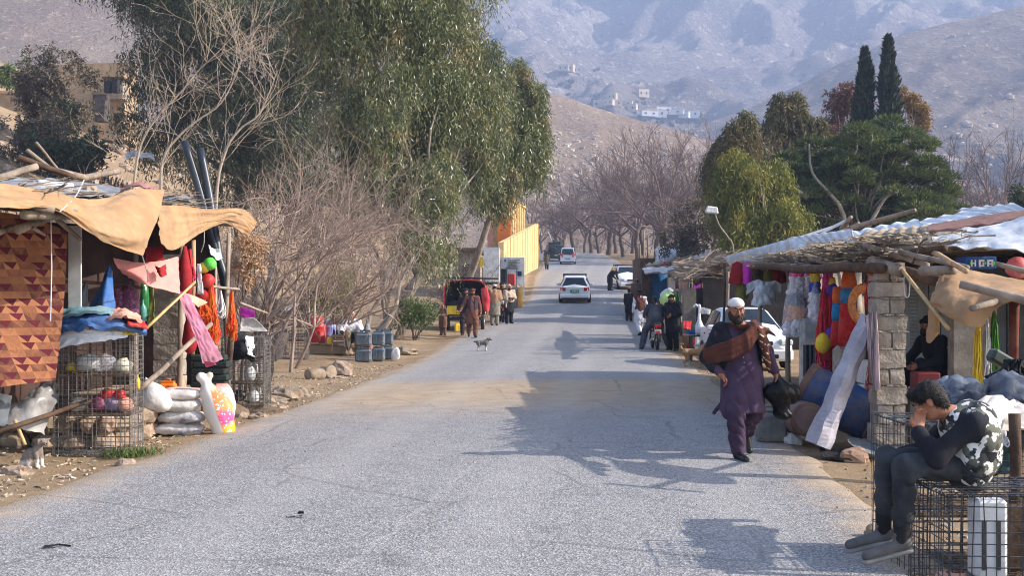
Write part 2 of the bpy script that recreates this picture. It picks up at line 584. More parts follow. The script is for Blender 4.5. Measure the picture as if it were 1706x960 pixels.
def grid_obj(name, rows, m, attr=None, smooth=True, parent=None):
 nr, nc = len(rows), len(rows[0])
 V = np.array([[tuple(p) for p in r] for r in rows]).reshape(-1, 3)
 i, j = np.meshgrid(np.arange(nr - 1), np.arange(nc - 1), indexing='ij')
 a = (i * nc + j).ravel()
 me = np_mesh(name, V, np.stack([a, a + 1, a + nc + 1, a + nc], 1), smooth)
 if attr is not None:
  at = me.attributes.new("edge", 'FLOAT', 'POINT')
  at.data.foreach_set("value", np.array(attr, np.float32).ravel())
 return link(name, me, m, parent)
ys = list(np.arange(-18, 60, 0.4)) + list(np.arange(60, 170, 1.2)) + list(np.arange(170, 430, 6))
offs = [0, .12, .3, .5, .75, 1, 1.3, 1.6, 2, 2.5, 3, 3.6, 4.3, 5, 6, 7, 8, 9.5, 11, 13, 15, 18, 22, 27, 34, 43, 55, 75, 110, 170]
# -------- ground material: dry dirt, straw bits, pebbles
def nodes_of(name):
 m = bpy.data.materials.new(name); m.use_nodes = True
 MATS[name] = m
 return m, m.node_tree.nodes, m.node_tree.links, m.node_tree.nodes["Principled BSDF"]
def n_noise(N, L, vec, scale, detail=5, rough=.6):
 n = N.new("ShaderNodeTexNoise"); n.inputs["Scale"].default_value = scale
 n.inputs["Detail"].default_value = detail; n.inputs["Roughness"].default_value = rough
 L.new(vec, n.inputs["Vector"]); return n.outputs[0]
def n_ramp(N, L, fac, stops):
 r = N.new("ShaderNodeValToRGB"); e = r.color_ramp.elements
 e[0].position, e[0].color = stops[0][0], lin(stops[0][1])
 e[1].position, e[1].color = stops[-1][0], lin(stops[-1][1])
 for p, c in stops[1:-1]:
  q = e.new(p); q.color = lin(c)
 L.new(fac, r.inputs[0]); return r.outputs[0]
def n_mix(N, L, fac, a, b, mode='MIX'):
 x = N.new("ShaderNodeMix"); x.data_type = 'RGBA'; x.blend_type = mode
 if isinstance(fac, float): x.inputs[0].default_value = fac
 else: L.new(fac, x.inputs[0])
 L.new(a, x.inputs[6]); L.new(b, x.inputs[7]); return x.outputs[2]
def n_math(N, L, op, a, b=None, c=None, clamp=False):
 x = N.new("ShaderNodeMath"); x.operation = op; x.use_clamp = clamp
 for i, v in enumerate((a, b, c)):
  if v is None: continue
  if isinstance(v, (int, float)): x.inputs[i].default_value = v
  else: L.new(v, x.inputs[i])
 return x.outputs[0]
def n_range(N, L, v, a, b, c=0.0, d=1.0):
 x = N.new("ShaderNodeMapRange"); x.interpolation_type = 'SMOOTHSTEP'
 for i, q in zip((1, 2, 3, 4), (a, b, c, d)): x.inputs[i].default_value = q
 L.new(v, x.inputs[0]); return x.outputs[0]
def n_bump(N, L, h, strength, dist, prev=None):
 b = N.new("ShaderNodeBump"); b.inputs["Strength"].default_value = strength; b.inputs["Distance"].default_value = dist
 L.new(h, b.inputs["Height"])
 if prev is not None: L.new(prev, b.inputs["Normal"])
 return b.outputs[0]
m_dirt, N, L, B = nodes_of("dry_dirt")
tc = N.new("ShaderNodeTexCoord").outputs["Object"]
big = n_noise(N, L, tc, 0.7, 6); mid = n_noise(N, L, tc, 5, 6); fine = n_noise(N, L, tc, 38, 4, .7)
c = n_ramp(N, L, big, [(.3, (122, 100, 77)), (.5, (146, 123, 96)), (.7, (160, 138, 110))])
c = n_mix(N, L, n_range(N, L, mid, .42, .7), c, n_ramp(N, L, fine, [(.3, (104, 84, 66)), (.7, (168, 148, 122))]))
c = n_mix(N, L, n_range(N, L, fine, .58, .72, 0, .7), c, n_ramp(N, L, mid, [(.4, (186, 172, 150)), (.6, (84, 66, 50))]))
L.new(c, B.inputs["Base Color"]); B.inputs["Roughness"].default_value = .95; B.inputs["Specular IOR Level"].default_value = .1
L.new(n_bump(N, L, fine, .7, .03, n_bump(N, L, mid, .5, .06)), B.inputs["Normal"])
rows = []
for y in ys:
 l, r = ledge(y), redge(y)
 xs = [l - o for o in reversed(offs)] + [l + (r - l) * t for t in (.1, .3, .5, .7, .9)] + [r + o for o in offs]
 rows.append([Vector((x, y, gz(x, y) - (0.06 if l < x < r else 0.0))) for x in xs])
tag(grid_obj("ground", rows, m_dirt), kind="structure")
# the valley floor on towards the mountains
rows = [[Vector((x, y, 9.0 - (2.5 if y < 300 else 0) + .004 * (y - 300))) for x in np.linspace(-2600, 2600, 27)] for y in np.linspace(425, 3400, 30)]
tag(grid_obj("valley_floor", rows, m_dirt), kind="structure")
# -------- road
m_road, N, L, B = nodes_of("worn_asphalt")
tc = N.new("ShaderNodeTexCoord").outputs["Object"]
at = N.new("ShaderNodeAttribute"); at.attribute_name = "edge"; ed = at.outputs["Fac"]
sep = N.new("ShaderNodeSeparateXYZ"); L.new(tc, sep.inputs[0])
big = n_noise(N, L, tc, .35, 6); mid = n_noise(N, L, tc, 2.4, 7, .65); grit = n_noise(N, L, tc, 70, 3, .8)
vor = N.new("ShaderNodeTexVoronoi"); vor.inputs["Scale"].default_value = 75; L.new(tc, vor.inputs["Vector"])
st = N.new("ShaderNodeMapping"); st.inputs["Scale"].default_value = (1.0, .06, 1); L.new(tc, st.inputs[0])
lane = n_noise(N, L, st.outputs[0], 1.6, 4)
c = n_ramp(N, L, big, [(.3, (118, 115, 116)), (.5, (133, 130, 130)), (.7, (147, 143, 140))])
c = n_mix(N, L, n_range(N, L, lane, .35, .7, 0, .5), c, n_ramp(N, L, mid, [(.3, (104, 101, 101)), (.7, (142, 137, 132))]))
c = n_mix(N, L, .55, c, n_ramp(N, L, vor.outputs["Color"], [(.1, (54, 53, 54)), (.5, (130, 127, 126)), (.95, (216, 211, 206))]))
c = n_mix(N, L, n_range(N, L, grit, .5, .75, 0, .45), c, n_ramp(N, L, mid, [(.4, (70, 68, 68)), (.6, (180, 172, 164))]))
# dust blown along the edges and the sandy patch across the carriageway
dust = n_ramp(N, L, mid, [(.3, (154, 130, 100)), (.7, (180, 156, 126))])
e1 = n_math(N, L, 'ADD', ed, n_math(N, L, 'MULTIPLY', n_math(N, L, 'SUBTRACT', mid, .5), .9))
f1 = n_range(N, L, e1, .4, 1.05, 0, .95)
yw = n_math(N, L, 'ADD', sep.outputs[1], n_math(N, L, 'MULTIPLY', n_math(N, L, 'SUBTRACT', mid, .5), 3.6))
yw = n_math(N, L, 'ADD', yw, n_math(N, L, 'MULTIPLY', sep.outputs[0], -.12))
band = n_math(N, L, 'MULTIPLY', n_range(N, L, yw, 15.5, 21.0), n_range(N, L, yw, 23.6, 25.2, 1, 0))
f2 = n_math(N, L, 'MULTIPLY', band, n_range(N, L, big, .2, .6, .5, .95))
fd = n_math(N, L, 'MAXIMUM', f1, f2)
c = n_mix(N, L, n_math(N, L, 'MULTIPLY', fd, n_range(N, L, grit, .25, .6, .62, 1.0)), c, dust)
# mended crack along the carriageway
crk = n_math(N, L, 'ADD', sep.outputs[0], n_math(N, L, 'MULTIPLY', n_math(N, L, 'SUBTRACT', mid, .5), .28))
crk = n_math(N, L, 'ABSOLUTE', n_math(N, L, 'SUBTRACT', crk, n_math(N, L, 'MULTIPLY_ADD', sep.outputs[1], .14, -2.05)))
crf = n_math(N, L, 'MULTIPLY', n_range(N, L, crk, .006, .03, .3, 0), n_range(N, L, sep.outputs[1], 11.5, 15, 1, 0))
pale = N.new("ShaderNodeRGB"); pale.outputs[0].default_value = lin((176, 170, 164))
c = n_mix(N, L, crf, c, pale.outputs[0])
wv = N.new("ShaderNodeMix"); wv.data_type = 'RGBA'; wv.inputs[0].default_value = .12; L.new(tc, wv.inputs[6])
n9 = N.new("ShaderNodeTexNoise"); n9.inputs["Scale"].default_value = 1.3; n9.inputs["Detail"].default_value = 6; L.new(tc, n9.inputs["Vector"]); L.new(n9.outputs[1], wv.inputs[7])
v9 = N.new("ShaderNodeTexVoronoi"); v9.feature = 'DISTANCE_TO_EDGE'; v9.inputs["Scale"].default_value = .55; L.new(wv.outputs[2], v9.inputs["Vector"])
dk = N.new("ShaderNodeRGB"); dk.outputs[0].default_value = lin((74, 72, 72))
c = n_mix(N, L, n_math(N, L, 'MULTIPLY', n_range(N, L, v9.outputs["Distance"], .004, .014, .4, 0), n_range(N, L, big, .42, .56)), c, dk.outputs[0])
c = n_mix(N, L, n_range(N, L, n_noise(N, L, tc, .9, 3), .62, .74, 0, .35), c, dk.outputs[0])
trk = n_math(N, L, 'ABSOLUTE', n_math(N, L, 'SUBTRACT', n_math(N, L, 'FLOORED_MODULO', n_math(N, L, 'MULTIPLY_ADD', sep.outputs[1], -.09, sep.outputs[0]), 1.9), .95))
c = n_mix(N, L, n_range(N, L, trk, .1, .5, .16, 0), c, pale.outputs[0])
L.new(c, B.inputs["Base Color"]); B.inputs["Roughness"].default_value = .82; B.inputs["Specular IOR Level"].default_value = .25
L.new(n_bump(N, L, vor.outputs["Distance"], .55, .012, n_bump(N, L, mid, .25, .03)), B.inputs["Normal"])
rows, att = [], []
for y in [q for q in ys if q < 330]:
 l, r = ledge(y), redge(y)
 l2 = l - .12 + .16 * nz(0, y, .8, 3) + .1 * nz(0, y, 2.7, 9); r2 = r + .1 + .14 * nz(4, y, .7, 3) + .1 * nz(3, y, 2.5, 1)
 row, a = [], []
 for t in [0, .02, .05, .1, .2, .3, .4, .5, .6, .7, .8, .9, .95, .98, 1]:
  x = l2 + (r2 - l2) * t
  crown = 0.05 * (1 - (2 * t - 1) ** 2)
  row.append(Vector((x, y, road_z(y) + .012 + crown - (.05 if t in (0, 1) else 0))))
  a.append(max(0, 1 - min(x - l2, r2 - x) / 1.3))
 rows.append(row); att.append(a)
tag(grid_obj("road", rows, m_road, att), kind="structure")
# ---------------------------------------------------------------- mountains
def rock_mat(name, cols, s1, s2, bump, dist, spk=.5):
 m, N, L, B = nodes_of(name)
 tc = N.new("ShaderNodeTexCoord").outputs["Object"]
 a = n_noise(N, L, tc, s1, 8, .62); b = n_noise(N, L, tc, s2, 6, .7)
 v = N.new("ShaderNodeTexVoronoi"); v.inputs["Scale"].default_value = s2 * 1.5; L.new(tc, v.inputs["Vector"])
 c = n_ramp(N, L, a, [(.3, cols[0]), (.5, cols[1]), (.7, cols[2])])
 c = n_mix(N, L, n_range(N, L, b, .5, .66, 0, spk), c, n_ramp(N, L, v.outputs["Color"], [(.2, cols[3]), (.8, cols[4])]))
 L.new(c, B.inputs["Base Color"]); B.inputs["Roughness"].default_value = 1; B.inputs["Specular IOR Level"].default_value = 0
 L.new(n_bump(N, L, b, bump, dist, n_bump(N, L, a, bump * .7, dist * 3)), B.inputs["Normal"])
 return m
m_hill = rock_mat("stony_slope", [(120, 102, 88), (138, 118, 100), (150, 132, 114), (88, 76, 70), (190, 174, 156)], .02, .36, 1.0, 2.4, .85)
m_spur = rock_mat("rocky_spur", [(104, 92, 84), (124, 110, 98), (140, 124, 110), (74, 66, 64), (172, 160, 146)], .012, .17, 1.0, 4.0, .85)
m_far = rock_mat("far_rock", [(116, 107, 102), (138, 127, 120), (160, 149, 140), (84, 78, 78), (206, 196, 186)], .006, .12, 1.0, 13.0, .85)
def ridged(x, y, f, s):
 v = 0; a = 1
 for o in range(5):
  v += a * (1 - abs(mnoise.noise(Vector((x * f, y * f, s + o * 7.1)))) * 2); a *= .5; f *= 2.1
 return v / 1.9 - .35
SLOPES = {}
def slope(name, m, ridge, base_py, D0, D1, pxs, nt, amp, f, seed, bend=1.0, over=0.35, smooth_zone=None):
 """hillside rising from D0 metres away to a ridge line D1 away; ridge given as it runs across the valley"""
 rx = [p[0] for p in ridge]; ry = [p[1] for p in ridge]
 def pt(px, t):
  top = float(np.interp(px, rx, ry))
  py = base_py + (top - base_py) * t
  D = D0 + (D1 - D0) * t ** bend
  p = P(px, py, D)
  k = math.sin(min(1, t) * math.pi) ** .5 * .8 + .2
  if smooth_zone: k *= smooth_zone(px, py)
  p.z += amp * ridged(p.x, p.y, f, seed) * k
  return p
 rows = []
 for i in range(nt + 1):
  rows.append([pt(px, i / nt) for px in pxs])
 last = rows[-1]
 rows.append([Vector((p.x * 1.08, p.y * 1.08, p.z * .9 - 4)) for p in last])      # falls away behind the ridge
 rows.append([Vector((p.x * 1.3, p.y * 1.3, p.z * .3 - 4)) for p in last])
 SLOPES[name] = (pt, rx, ry, base_py)
 return tag(grid_obj(name, rows, m), kind="structure")
def on_slope(name, px, py):
 pt, rx, ry, b = SLOPES[name]
 t = (b - py) / (b - float(np.interp(px, rx, ry)))
 best = min((abs(HY - (pt(px, q).z - CH) * F / pt(px, q).y - py), q) for q in np.linspace(max(0, t - .25), min(1, t + .25), 60))
 return pt(px, best[1])
def fan(px, py):        # smoother stony fan below the cliffs
 d = ((px - 1130) / 260) ** 2 + ((py - 150) / 75) ** 2
 return .22 + .78 * min(1, d)
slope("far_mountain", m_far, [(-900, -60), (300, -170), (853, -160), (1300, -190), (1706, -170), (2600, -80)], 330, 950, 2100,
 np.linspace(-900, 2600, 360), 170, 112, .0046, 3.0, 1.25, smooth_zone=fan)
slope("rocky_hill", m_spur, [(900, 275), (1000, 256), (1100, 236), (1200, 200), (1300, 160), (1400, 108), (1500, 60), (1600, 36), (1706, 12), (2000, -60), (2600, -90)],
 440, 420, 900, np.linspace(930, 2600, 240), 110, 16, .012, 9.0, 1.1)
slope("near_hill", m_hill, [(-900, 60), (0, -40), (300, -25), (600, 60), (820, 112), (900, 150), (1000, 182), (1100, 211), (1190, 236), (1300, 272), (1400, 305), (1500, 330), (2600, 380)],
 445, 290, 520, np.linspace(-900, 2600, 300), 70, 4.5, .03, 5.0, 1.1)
# ---------------------------------------------------------------- vegetation
NR = np.random.default_rng(5)
def unit(a): return a / (np.linalg.norm(a, axis=1, keepdims=True) + 1e-9)
def leaf_mesh(name, Pt, Dr, ln, wd, m, parent, var=.35, shape=.45):
 n = len(Pt)
 Dr = unit(Dr)
 sd = unit(np.cross(Dr, NR.normal(size=(n, 3))))
 l = ln * (1 + var * NR.uniform(-1, 1, (n, 1))); w = wd * (1 + var * NR.uniform(-1, 1, (n, 1))) * .5
 V = np.empty((n, 4, 3))
 V[:, 0] = Pt; V[:, 1] = Pt + Dr * l * shape + sd * w; V[:, 2] = Pt + Dr * l; V[:, 3] = Pt + Dr * l * shape - sd * w
 V = V.reshape(-1, 3)
 Mi = np.array(frame(parent).inverted()) if parent is not None else np.eye(4)
 V = V @ Mi[:3, :3].T + Mi[:3, 3]
 return link(name, np_mesh(name, V, np.arange(n * 4).reshape(-1, 4)), m, parent)
def in_blobs(blobs, n, shell=.45, gapf=.5, gap=-.1, seed=0.0):
 """points in a union of ellipsoids, thinner inside, with noisy gaps"""
 vol = np.array([b[1] * b[1] * b[2] for b in blobs]); vol = vol ** .8; vol /= vol.sum()
 out = []
 for b, v in zip(blobs, vol):
  k = max(6, int(n * v))
  d = unit(NR.normal(size=(k, 3))); r = NR.uniform(0, 1, (k, 1)) ** shell
  p = d * r * np.array([b[1], b[1] if len(b) < 4 else b[3], b[2]]) + np.array(b[0])
  out.append(p)
 p = np.concatenate(out)
 keep = [mnoise.noise(Vector(q) * gapf + Vector((seed, 0, seed))) > gap for q in p]
 return p[np.array(keep)]
def weeping_crown(parent, blobs, n, ln, wd, m, per=14, drop=1.1, seed=0.0, shell=.45, gap=-.12, down=1.0, gapf=.55):
 st = in_blobs(blobs, n, shell, gapf, gap, seed)
 k = len(st)
 L_ = drop * NR.uniform(.5, 1.3, (k, 1, 1))
 t = np.linspace(0.02, 1, per)[None, :, None]
 side = NR.normal(size=(k, 1, 3)) * .28; side[..., 2] = 0
 path = st[:, None, :] + side * t * L_ + np.array([0, 0, -1.0]) * down * L_ * (t ** 1.4) + np.array([0, 0, .25]) * L_ * t * (1 - t)
 Pt = path.reshape(-1, 3) + NR.normal(size=(k * per, 3)) * .05
 Dr = np.array([0, 0, -1.0]) * down + NR.normal(size=(k * per, 3)) * .6
 return leaf_mesh("crown", Pt, Dr, ln, wd, m, parent)
def limb(mb, a, b, r0, r1, wob=.12, n=6, seg=7, sag=0.0, seed=0):
 a, b = Vector(a), Vector(b); L_ = (b - a).length
 pts = []
 for i in range(seg + 1):
  t = i / seg
  q = a.lerp(b, t) + Vector((mnoise.noise(Vector((t * 2.3, seed, 1))), mnoise.noise(Vector((t * 2.3, seed, 5))), mnoise.noise(Vector((t * 2.3, seed, 9))) * .5)) * wob * L_ * math.sin(t * math.pi)
  q.z -= sag * L_ * 4 * t * (1 - t)
  pts.append(q)
 mb.tube(pts, [r0 + (r1 - r0) * (i / seg) for i in range(seg + 1)], n)
 return pts
m_bark = mat("pale_peeling_bark", (120, 108, 96), (168, 156, 142), 5, stretch=(1, 1, .25), bump=.5, c3=(146, 134, 120))
m_dbark = mat("dark_bark", (70, 58, 50), (104, 90, 80), 9, stretch=(1, 1, .3), bump=.6)
m_euc = mat("weeping_leaves", (88, 96, 54), (146, 130, 86), .8, rough=.36, spec=.6, island=.55, transl=.25, c3=(104, 110, 66), lo=.3, hi=.72)
m_eucd = mat("dark_weeping_leaves", (52, 62, 44), (92, 96, 64), .8, rough=.6, spec=.35, island=.4, transl=.18)
m_lime = mat("yellow_green_leaves", (96, 100, 42), (146, 134, 62), .9, rough=.6, island=.35, transl=.3, c3=(116, 118, 50))
m_olive = mat("olive_brown_leaves", (84, 86, 52), (124, 108, 70), .7, rough=.7, island=.4, transl=.2)
m_russet = mat("russet_leaves", (96, 70, 58), (126, 92, 76), 1.2, rough=.7, island=.4, transl=.2)
m_amber = mat("amber_leaves", (124, 96, 52), (150, 122, 66), 1.2, rough=.7, island=.4, transl=.2)
m_cyp = mat("cypress_scales", (34, 44, 36), (60, 68, 50), 1.5, rough=.8, island=.4)
m_pine = mat("pine_needles", (66, 80, 44), (118, 126, 74), .9, rough=.7, island=.4, transl=.15, c3=(88, 100, 56))
m_bush = mat("green_bush_leaves", (62, 82, 38), (100, 114, 56), 2, rough=.6, island=.4, transl=.2)
m_brush = mat("dull_scrub_leaves", (84, 76, 64), (110, 100, 80), 1, rough=.8, island=.45)
m_twig = mat("bare_twigs", (126, 106, 96), (166, 146, 134), 2, rough=.9)
m_ptwig = mat("pale_bare_twigs", (150, 134, 118), (186, 170, 152), 3, rough=.9)
m_mauve = mat("mauve_bare_twigs", (96, 80, 76), (124, 106, 100), .6, rough=.95)
def tree(name, label, base, trunk_to, blobs, n, ln, wd, m, cat="tree", group=None, bark=None, r0=.22, per=14, drop=1.1, seed=0, gap=-.12, shell=.45, extra=(), down=1.0, limbs=14, gapf=.55):
 base = Vector(base)
 if per and gap > -.5:
  kids = []
  for b in blobs:
   for _ in range(3):
    d = Vector((RN.gauss(0, 1), RN.gauss(0, .6), RN.gauss(.25, .8))).normalized()
    kids.append(((b[0][0] + d.x * b[1] * 1.02, b[0][1] + d.y * b[1], b[0][2] + d.z * b[2] * 1.05), b[1] * RN.uniform(.2, .42), b[2] * RN.uniform(.2, .36)))
  blobs = list(blobs) + kids
 t = empty(name, base, label=label, cat=cat, group=group)
 mb = MB()
 for q, (tt, rr) in enumerate([(trunk_to, r0)] + list(extra)):
  pts = limb(mb, base + (Vector((.25 * q, .1 * q, -.15)) if q else Vector((0, 0, -.15))), tt, rr, rr * .5, .1, 8, 9, seed=seed + q)
 top = Vector(trunk_to)
 for i in range(limbs):
  b = blobs[i % len(blobs)]
  d = Vector((RN.gauss(0, 1), RN.gauss(0, 1), RN.gauss(0, .8))).normalized()
  e = Vector(b[0]) + Vector((d.x * b[1], d.y * b[1], d.z * b[2])) * .6
  s = Vector(base).lerp(top, RN.uniform(.7, 1))
  limb(mb, s, e, r0 * .38, r0 * .06, .13, 5, 7, seed=seed * 3 + i)
 mb.build("trunk", bark or m_bark, t, True)
 if per: weeping_crown(t, blobs, n, ln, wd, m, per, drop, seed, shell, gap, down, gapf)
 return t
def B_(px, py, D, rpx, rpy, dd=0): # blob from the photo
 c = P(px, py, D); return ((c.x, c.y + dd, c.z), rpx * D / F, rpy * D / F)
# -- the big weeping trees on the left
b1 = [B_(600, 60, 45, 110, 130), B_(720, 40, 46, 95, 120), B_(640, -40, 45, 150, 110), B_(660, 200, 44, 110, 100), B_(760, 170, 45, 75, 110, .5),
 B_(590, 240, 44, 80, 90), B_(700, 300, 43.5, 80, 70), B_(780, -60, 47, 60, 90, .8), B_(630, 320, 43, 60, 70), B_(690, 385, 43, 62, 45), B_(800, 230, 46, 46, 80), B_(800, 120, 47, 40, 70), B_(740, 390, 44, 40, 34)]
tree("weeping_tree", "tallest weeping green tree with pale leaning trunks beside the road, behind the green bush", on(-4.8, 43.5), P(720, 430, 43.6), b1, 25000, .215, .034, m_euc,
 r0=.3, extra=[(P(668, 330, 44), .14), (P(612, 380, 44.5), .12), (P(740, 330, 45), .13)], seed=3, limbs=26, drop=1.15, gap=-.06, gapf=.75)
b2 = [B_(862, 180, 53, 42, 75), B_(870, 250, 53, 44, 62), B_(840, 230, 52, 45, 75), B_(858, 120, 54, 30, 32), B_(815, 290, 51, 38, 55), B_(890, 220, 53.5, 26, 55)]
tree("weeping_tree", "weeping green tree at the right end of the tall clump, hanging toward the yellow wall", on(-2.6, 54), P(838, 300, 52.5), b2, 9500, .22, .036, m_euc, r0=.2, seed=8, limbs=14, drop=.95)
b3 = [B_(300, 60, 60, 105, 120), B_(420, 80, 58, 110, 130), B_(350, -60, 60, 160, 90), B_(450, 220, 56, 95, 110), B_(290, 200, 62, 80, 90), B_(520, 60, 55, 70, 130), B_(520, 300, 53, 75, 90), B_(380, 280, 58, 80, 70)]
tree("weeping_tree", "dark weeping tree standing behind the bare branches on the left", on(-13.5, 58), P(410, 240, 58), b3, 13000, .26, .05, m_eucd, r0=.32, bark=m_dbark, seed=14, limbs=22, drop=1.3)
b4 = [B_(545, 480, 37, 40, 34), B_(520, 500, 37, 24, 26), B_(570, 465, 37.5, 26, 28)]
tree("young_tree", "low yellow-green young tree behind the red drum", on(-5.6, 37.6), P(548, 490, 37.4), b4, 420, .17, .03, m_lime, r0=.06, seed=4, limbs=8, drop=.6)
# -- more stems behind the seated man
mb = MB(); t = empty("bare_trunk_cluster", on(-5.2, 41), label="cluster of crooked grey stems behind the man in the white shawl", cat="tree")
for i, (a, b, r) in enumerate([((570, 555), (600, 430), .07), ((590, 560), (585, 420), .06), ((610, 555), (650, 440), .09), ((625, 560), (690, 425), .1), ((560, 560), (540, 440), .06), ((600, 560), (560, 450), .05), ((640, 562), (640, 430), .06), ((655, 562), (690, 470), .06)]):
 A = P(a[0], a[1] + 8, 41 + .25 * i); Bp = P(b[0], b[1], 41.4 + .2 * i)
 pts = limb(mb, A, Bp, r, r * .5, .14, 6, 7, seed=i * 2.2)
 for k in range(4): limb(mb, pts[4 + k % 3], Bp + Vector((RN.uniform(-.8, .8), RN.uniform(-.4, .4), RN.uniform(.2, 1))), r * .4, .012, .15, 4, 5, seed=i + k * 9)
mb.build("trunk", m_bark, t, True)
def bush(name, label, base, rx, rz, n, ln, wd, m, seed=0, group=None, cat="bush", ry=None):
 t = empty(name, base, label=label, cat=cat, group=group)
 base = Vector(base); mb = MB()
 for i in range(9):
  limb(mb, base + Vector((RN.uniform(-.1, .1), 0, -.05)), base + Vector((RN.uniform(-rx, rx) * .8, RN.uniform(-rx, rx) * .6, RN.uniform(.7, 1.6) * rz)), .025, .006, .15, 4, 5, seed=seed + i)
 mb.build("stem", m_dbark, t, True)
 bl = [((base.x + RN.uniform(-.55, .55) * rx, base.y + RN.uniform(-.4, .4) * (ry or rx), base.z + rz * RN.uniform(.6, 1.35)), rx * RN.uniform(.4, .62), rz * RN.uniform(.4, .6)) for _ in range(9)]
 Pt = in_blobs(bl, n, .4, 1.6, -.2, seed)
 leaf_mesh("foliage", Pt, (Pt - np.array(base)) * .6 + NR.normal(size=Pt.shape) * .8, ln, wd, m, t, shape=.5)
 return t
bush("green_bush", "rounded dense green bush beside the child in brown", on(-3.4, 42.6), 1.15, .95, 7000, .1, .04, m_bush, 3)
# -- bare branching shrubs and trees
class Twigs:
 def __init__(s, m3=3, rmin=.004): s.mb = MB(); s.n = m3; s.count = 0; s.rmin = rmin
 def grow(s, p, d, L_, r, lvl, up, spread, kids, rng, wander=.25, taper=.35):
  pts = [p.copy()]; dirs = []
  seg = 5 if lvl > 0 else 3
  dd = d.normalized()
  for i in range(seg):
   dd = (dd + Vector((rng.gauss(0, wander), rng.gauss(0, wander), rng.gauss(0, wander) + up))).normalized()
   pts.append(pts[-1] + dd * (L_ / seg)); dirs.append(dd.copy())
  s.mb.tube(pts, [r, r * taper], s.n if r < .03 else 6, cap=False); s.count += 1
  if lvl <= 0: return
  for k in range(kids[lvl - 1]):
   i = rng.randint(1, seg)
   dv = (dirs[i - 1] + Vector((rng.gauss(0, spread), rng.gauss(0, spread), rng.gauss(0, spread)))).normalized()
   s.grow(pts[i], dv, L_ * rng.uniform(.4, .75), max(r * .5, s.rmin), lvl - 1, up, spread, kids, rng, wander, taper)
def shrub(label, base, stems, L_, r, lvl, up, spread, kids, m, seed, lean=(0, 0, 1), fan=.6, group="bare shrubs behind the left stalls", name="bare_shrub", wander=.25, cat="shrub"):
 rng = random.Random(seed)
 base = Vector(base)
 t = empty(name, base, label=label, cat=cat, group=group)
 tw = Twigs()
 for i in range(stems):
  d = Vector(lean) + Vector((rng.gauss(0, fan), rng.gauss(0, fan * .6), rng.gauss(0, .25)))
  tw.grow(base + Vector((rng.uniform(-.4, .4), rng.uniform(-.3, .3), 0)), d, L_ * rng.uniform(.6, 1.1), r * rng.uniform(.6, 1.1), lvl, up, spread, kids, rng, wander)
 tw.mb.build("branches", m, t)
 return t
# three long pale boughs that reach over the dark trees
for i, (pp, D, lb) in enumerate([
 ([(222, 345), (224, 300), (235, 240), (262, 195), (300, 155), (330, 118), (365, 85), (398, 48)], 26, "pale bare tree whose longest bough reaches up past the dark tree, farthest left"),
 ([(268, 345), (272, 265), (300, 225), (330, 200), (368, 172), (395, 120), (408, 80)], 25, "pale bare tree with a forked bough, just right of the leftmost one"),
 ([(360, 345), (375, 255), (400, 215), (430, 192), (450, 150), (462, 118)], 24, "pale bare tree nearest the two black poles")]):
 t = empty("bare_tree", P(*pp[0], D), label=lb, cat="tree", group="pale bare trees behind the left stalls")
 z0 = gz(t.location.x, D)
 pts = catmull([Vector((t.location.x, D, z0 - .1))] + [P(x, y, D) for x, y in pp], 26)
 mb = MB(); mb.tube(pts, [.038, .006], 7); mb.build("trunk", m_ptwig, t, True)
 tw = Twigs(); rng = random.Random(40 + i)
 for k in range(17):
  j = rng.randint(6, 24)
  d = (pts[j + 1] - pts[j]).normalized() + Vector((rng.gauss(0, .7), rng.gauss(0, .5), rng.gauss(.25, .45)))
  tw.grow(pts[j], d, rng.uniform(.6, 1.7), .009, 3, .05, .45, (2, 2, 3), rng, .2)
 tw.mb.build("branches", m_ptwig, t)
for i, (px, D, st, L_, ln_, fn, lb) in enumerate([
 (330, 27, 14, 2.3, (0, 0, 1), .5, "upright pinkish bare shrub behind the black poles"),
 (420, 28, 14, 2.5, (.2, 0, 1), .55, "dense pinkish bare shrub right of the black poles"),
 (500, 30, 15, 2.7, (.3, 0, .8), .7, "arching bare shrub above the cloth-draped wire cage"),
 (560, 33, 14, 2.8, (.6, 0, .7), .7, "arching bare shrub above the young yellow-green tree"),
 (250, 30, 11, 2.2, (-.1, 0, 1), .5, "thin bare shrub behind the tan awning, on the left")]):
 g = G(px, D)
 shrub(lb, (g.x, g.y, max(g.z, 1.0)), st, L_, .035, 3, .04, .55, (3, 4, 5), m_twig, 60 + i, ln_, fn)
# the overhanging thicket: long twigs arching to the right over the cages
rng = random.Random(5)
t = empty("bare_shrub", on(-6.2, 27), label="wide thicket of grey twigs arching right over the cages and the red drum", cat="shrub", group="bare shrubs behind the left stalls")
tw = Twigs()
for i in range(50):
 a = P(rng.uniform(400, 600), rng.uniform(395, 450), rng.uniform(26, 32))
 tw.grow(a, Vector((rng.uniform(-.1, 1), rng.gauss(0, .35), rng.uniform(.15, .9))), rng.uniform(1.3, 2.6), .018, 2, -.05, .42, (4, 6), rng, .2)
for i in range(10):
 limb(tw.mb, on(-6.2 + rng.uniform(-.8, 1.2), 28 + rng.uniform(-1, 1)), P(rng.uniform(400, 580), rng.uniform(390, 430), 28), .05, .02, .12, 6, 6, seed=i)
tw.mb.build("branches", m_twig, t)
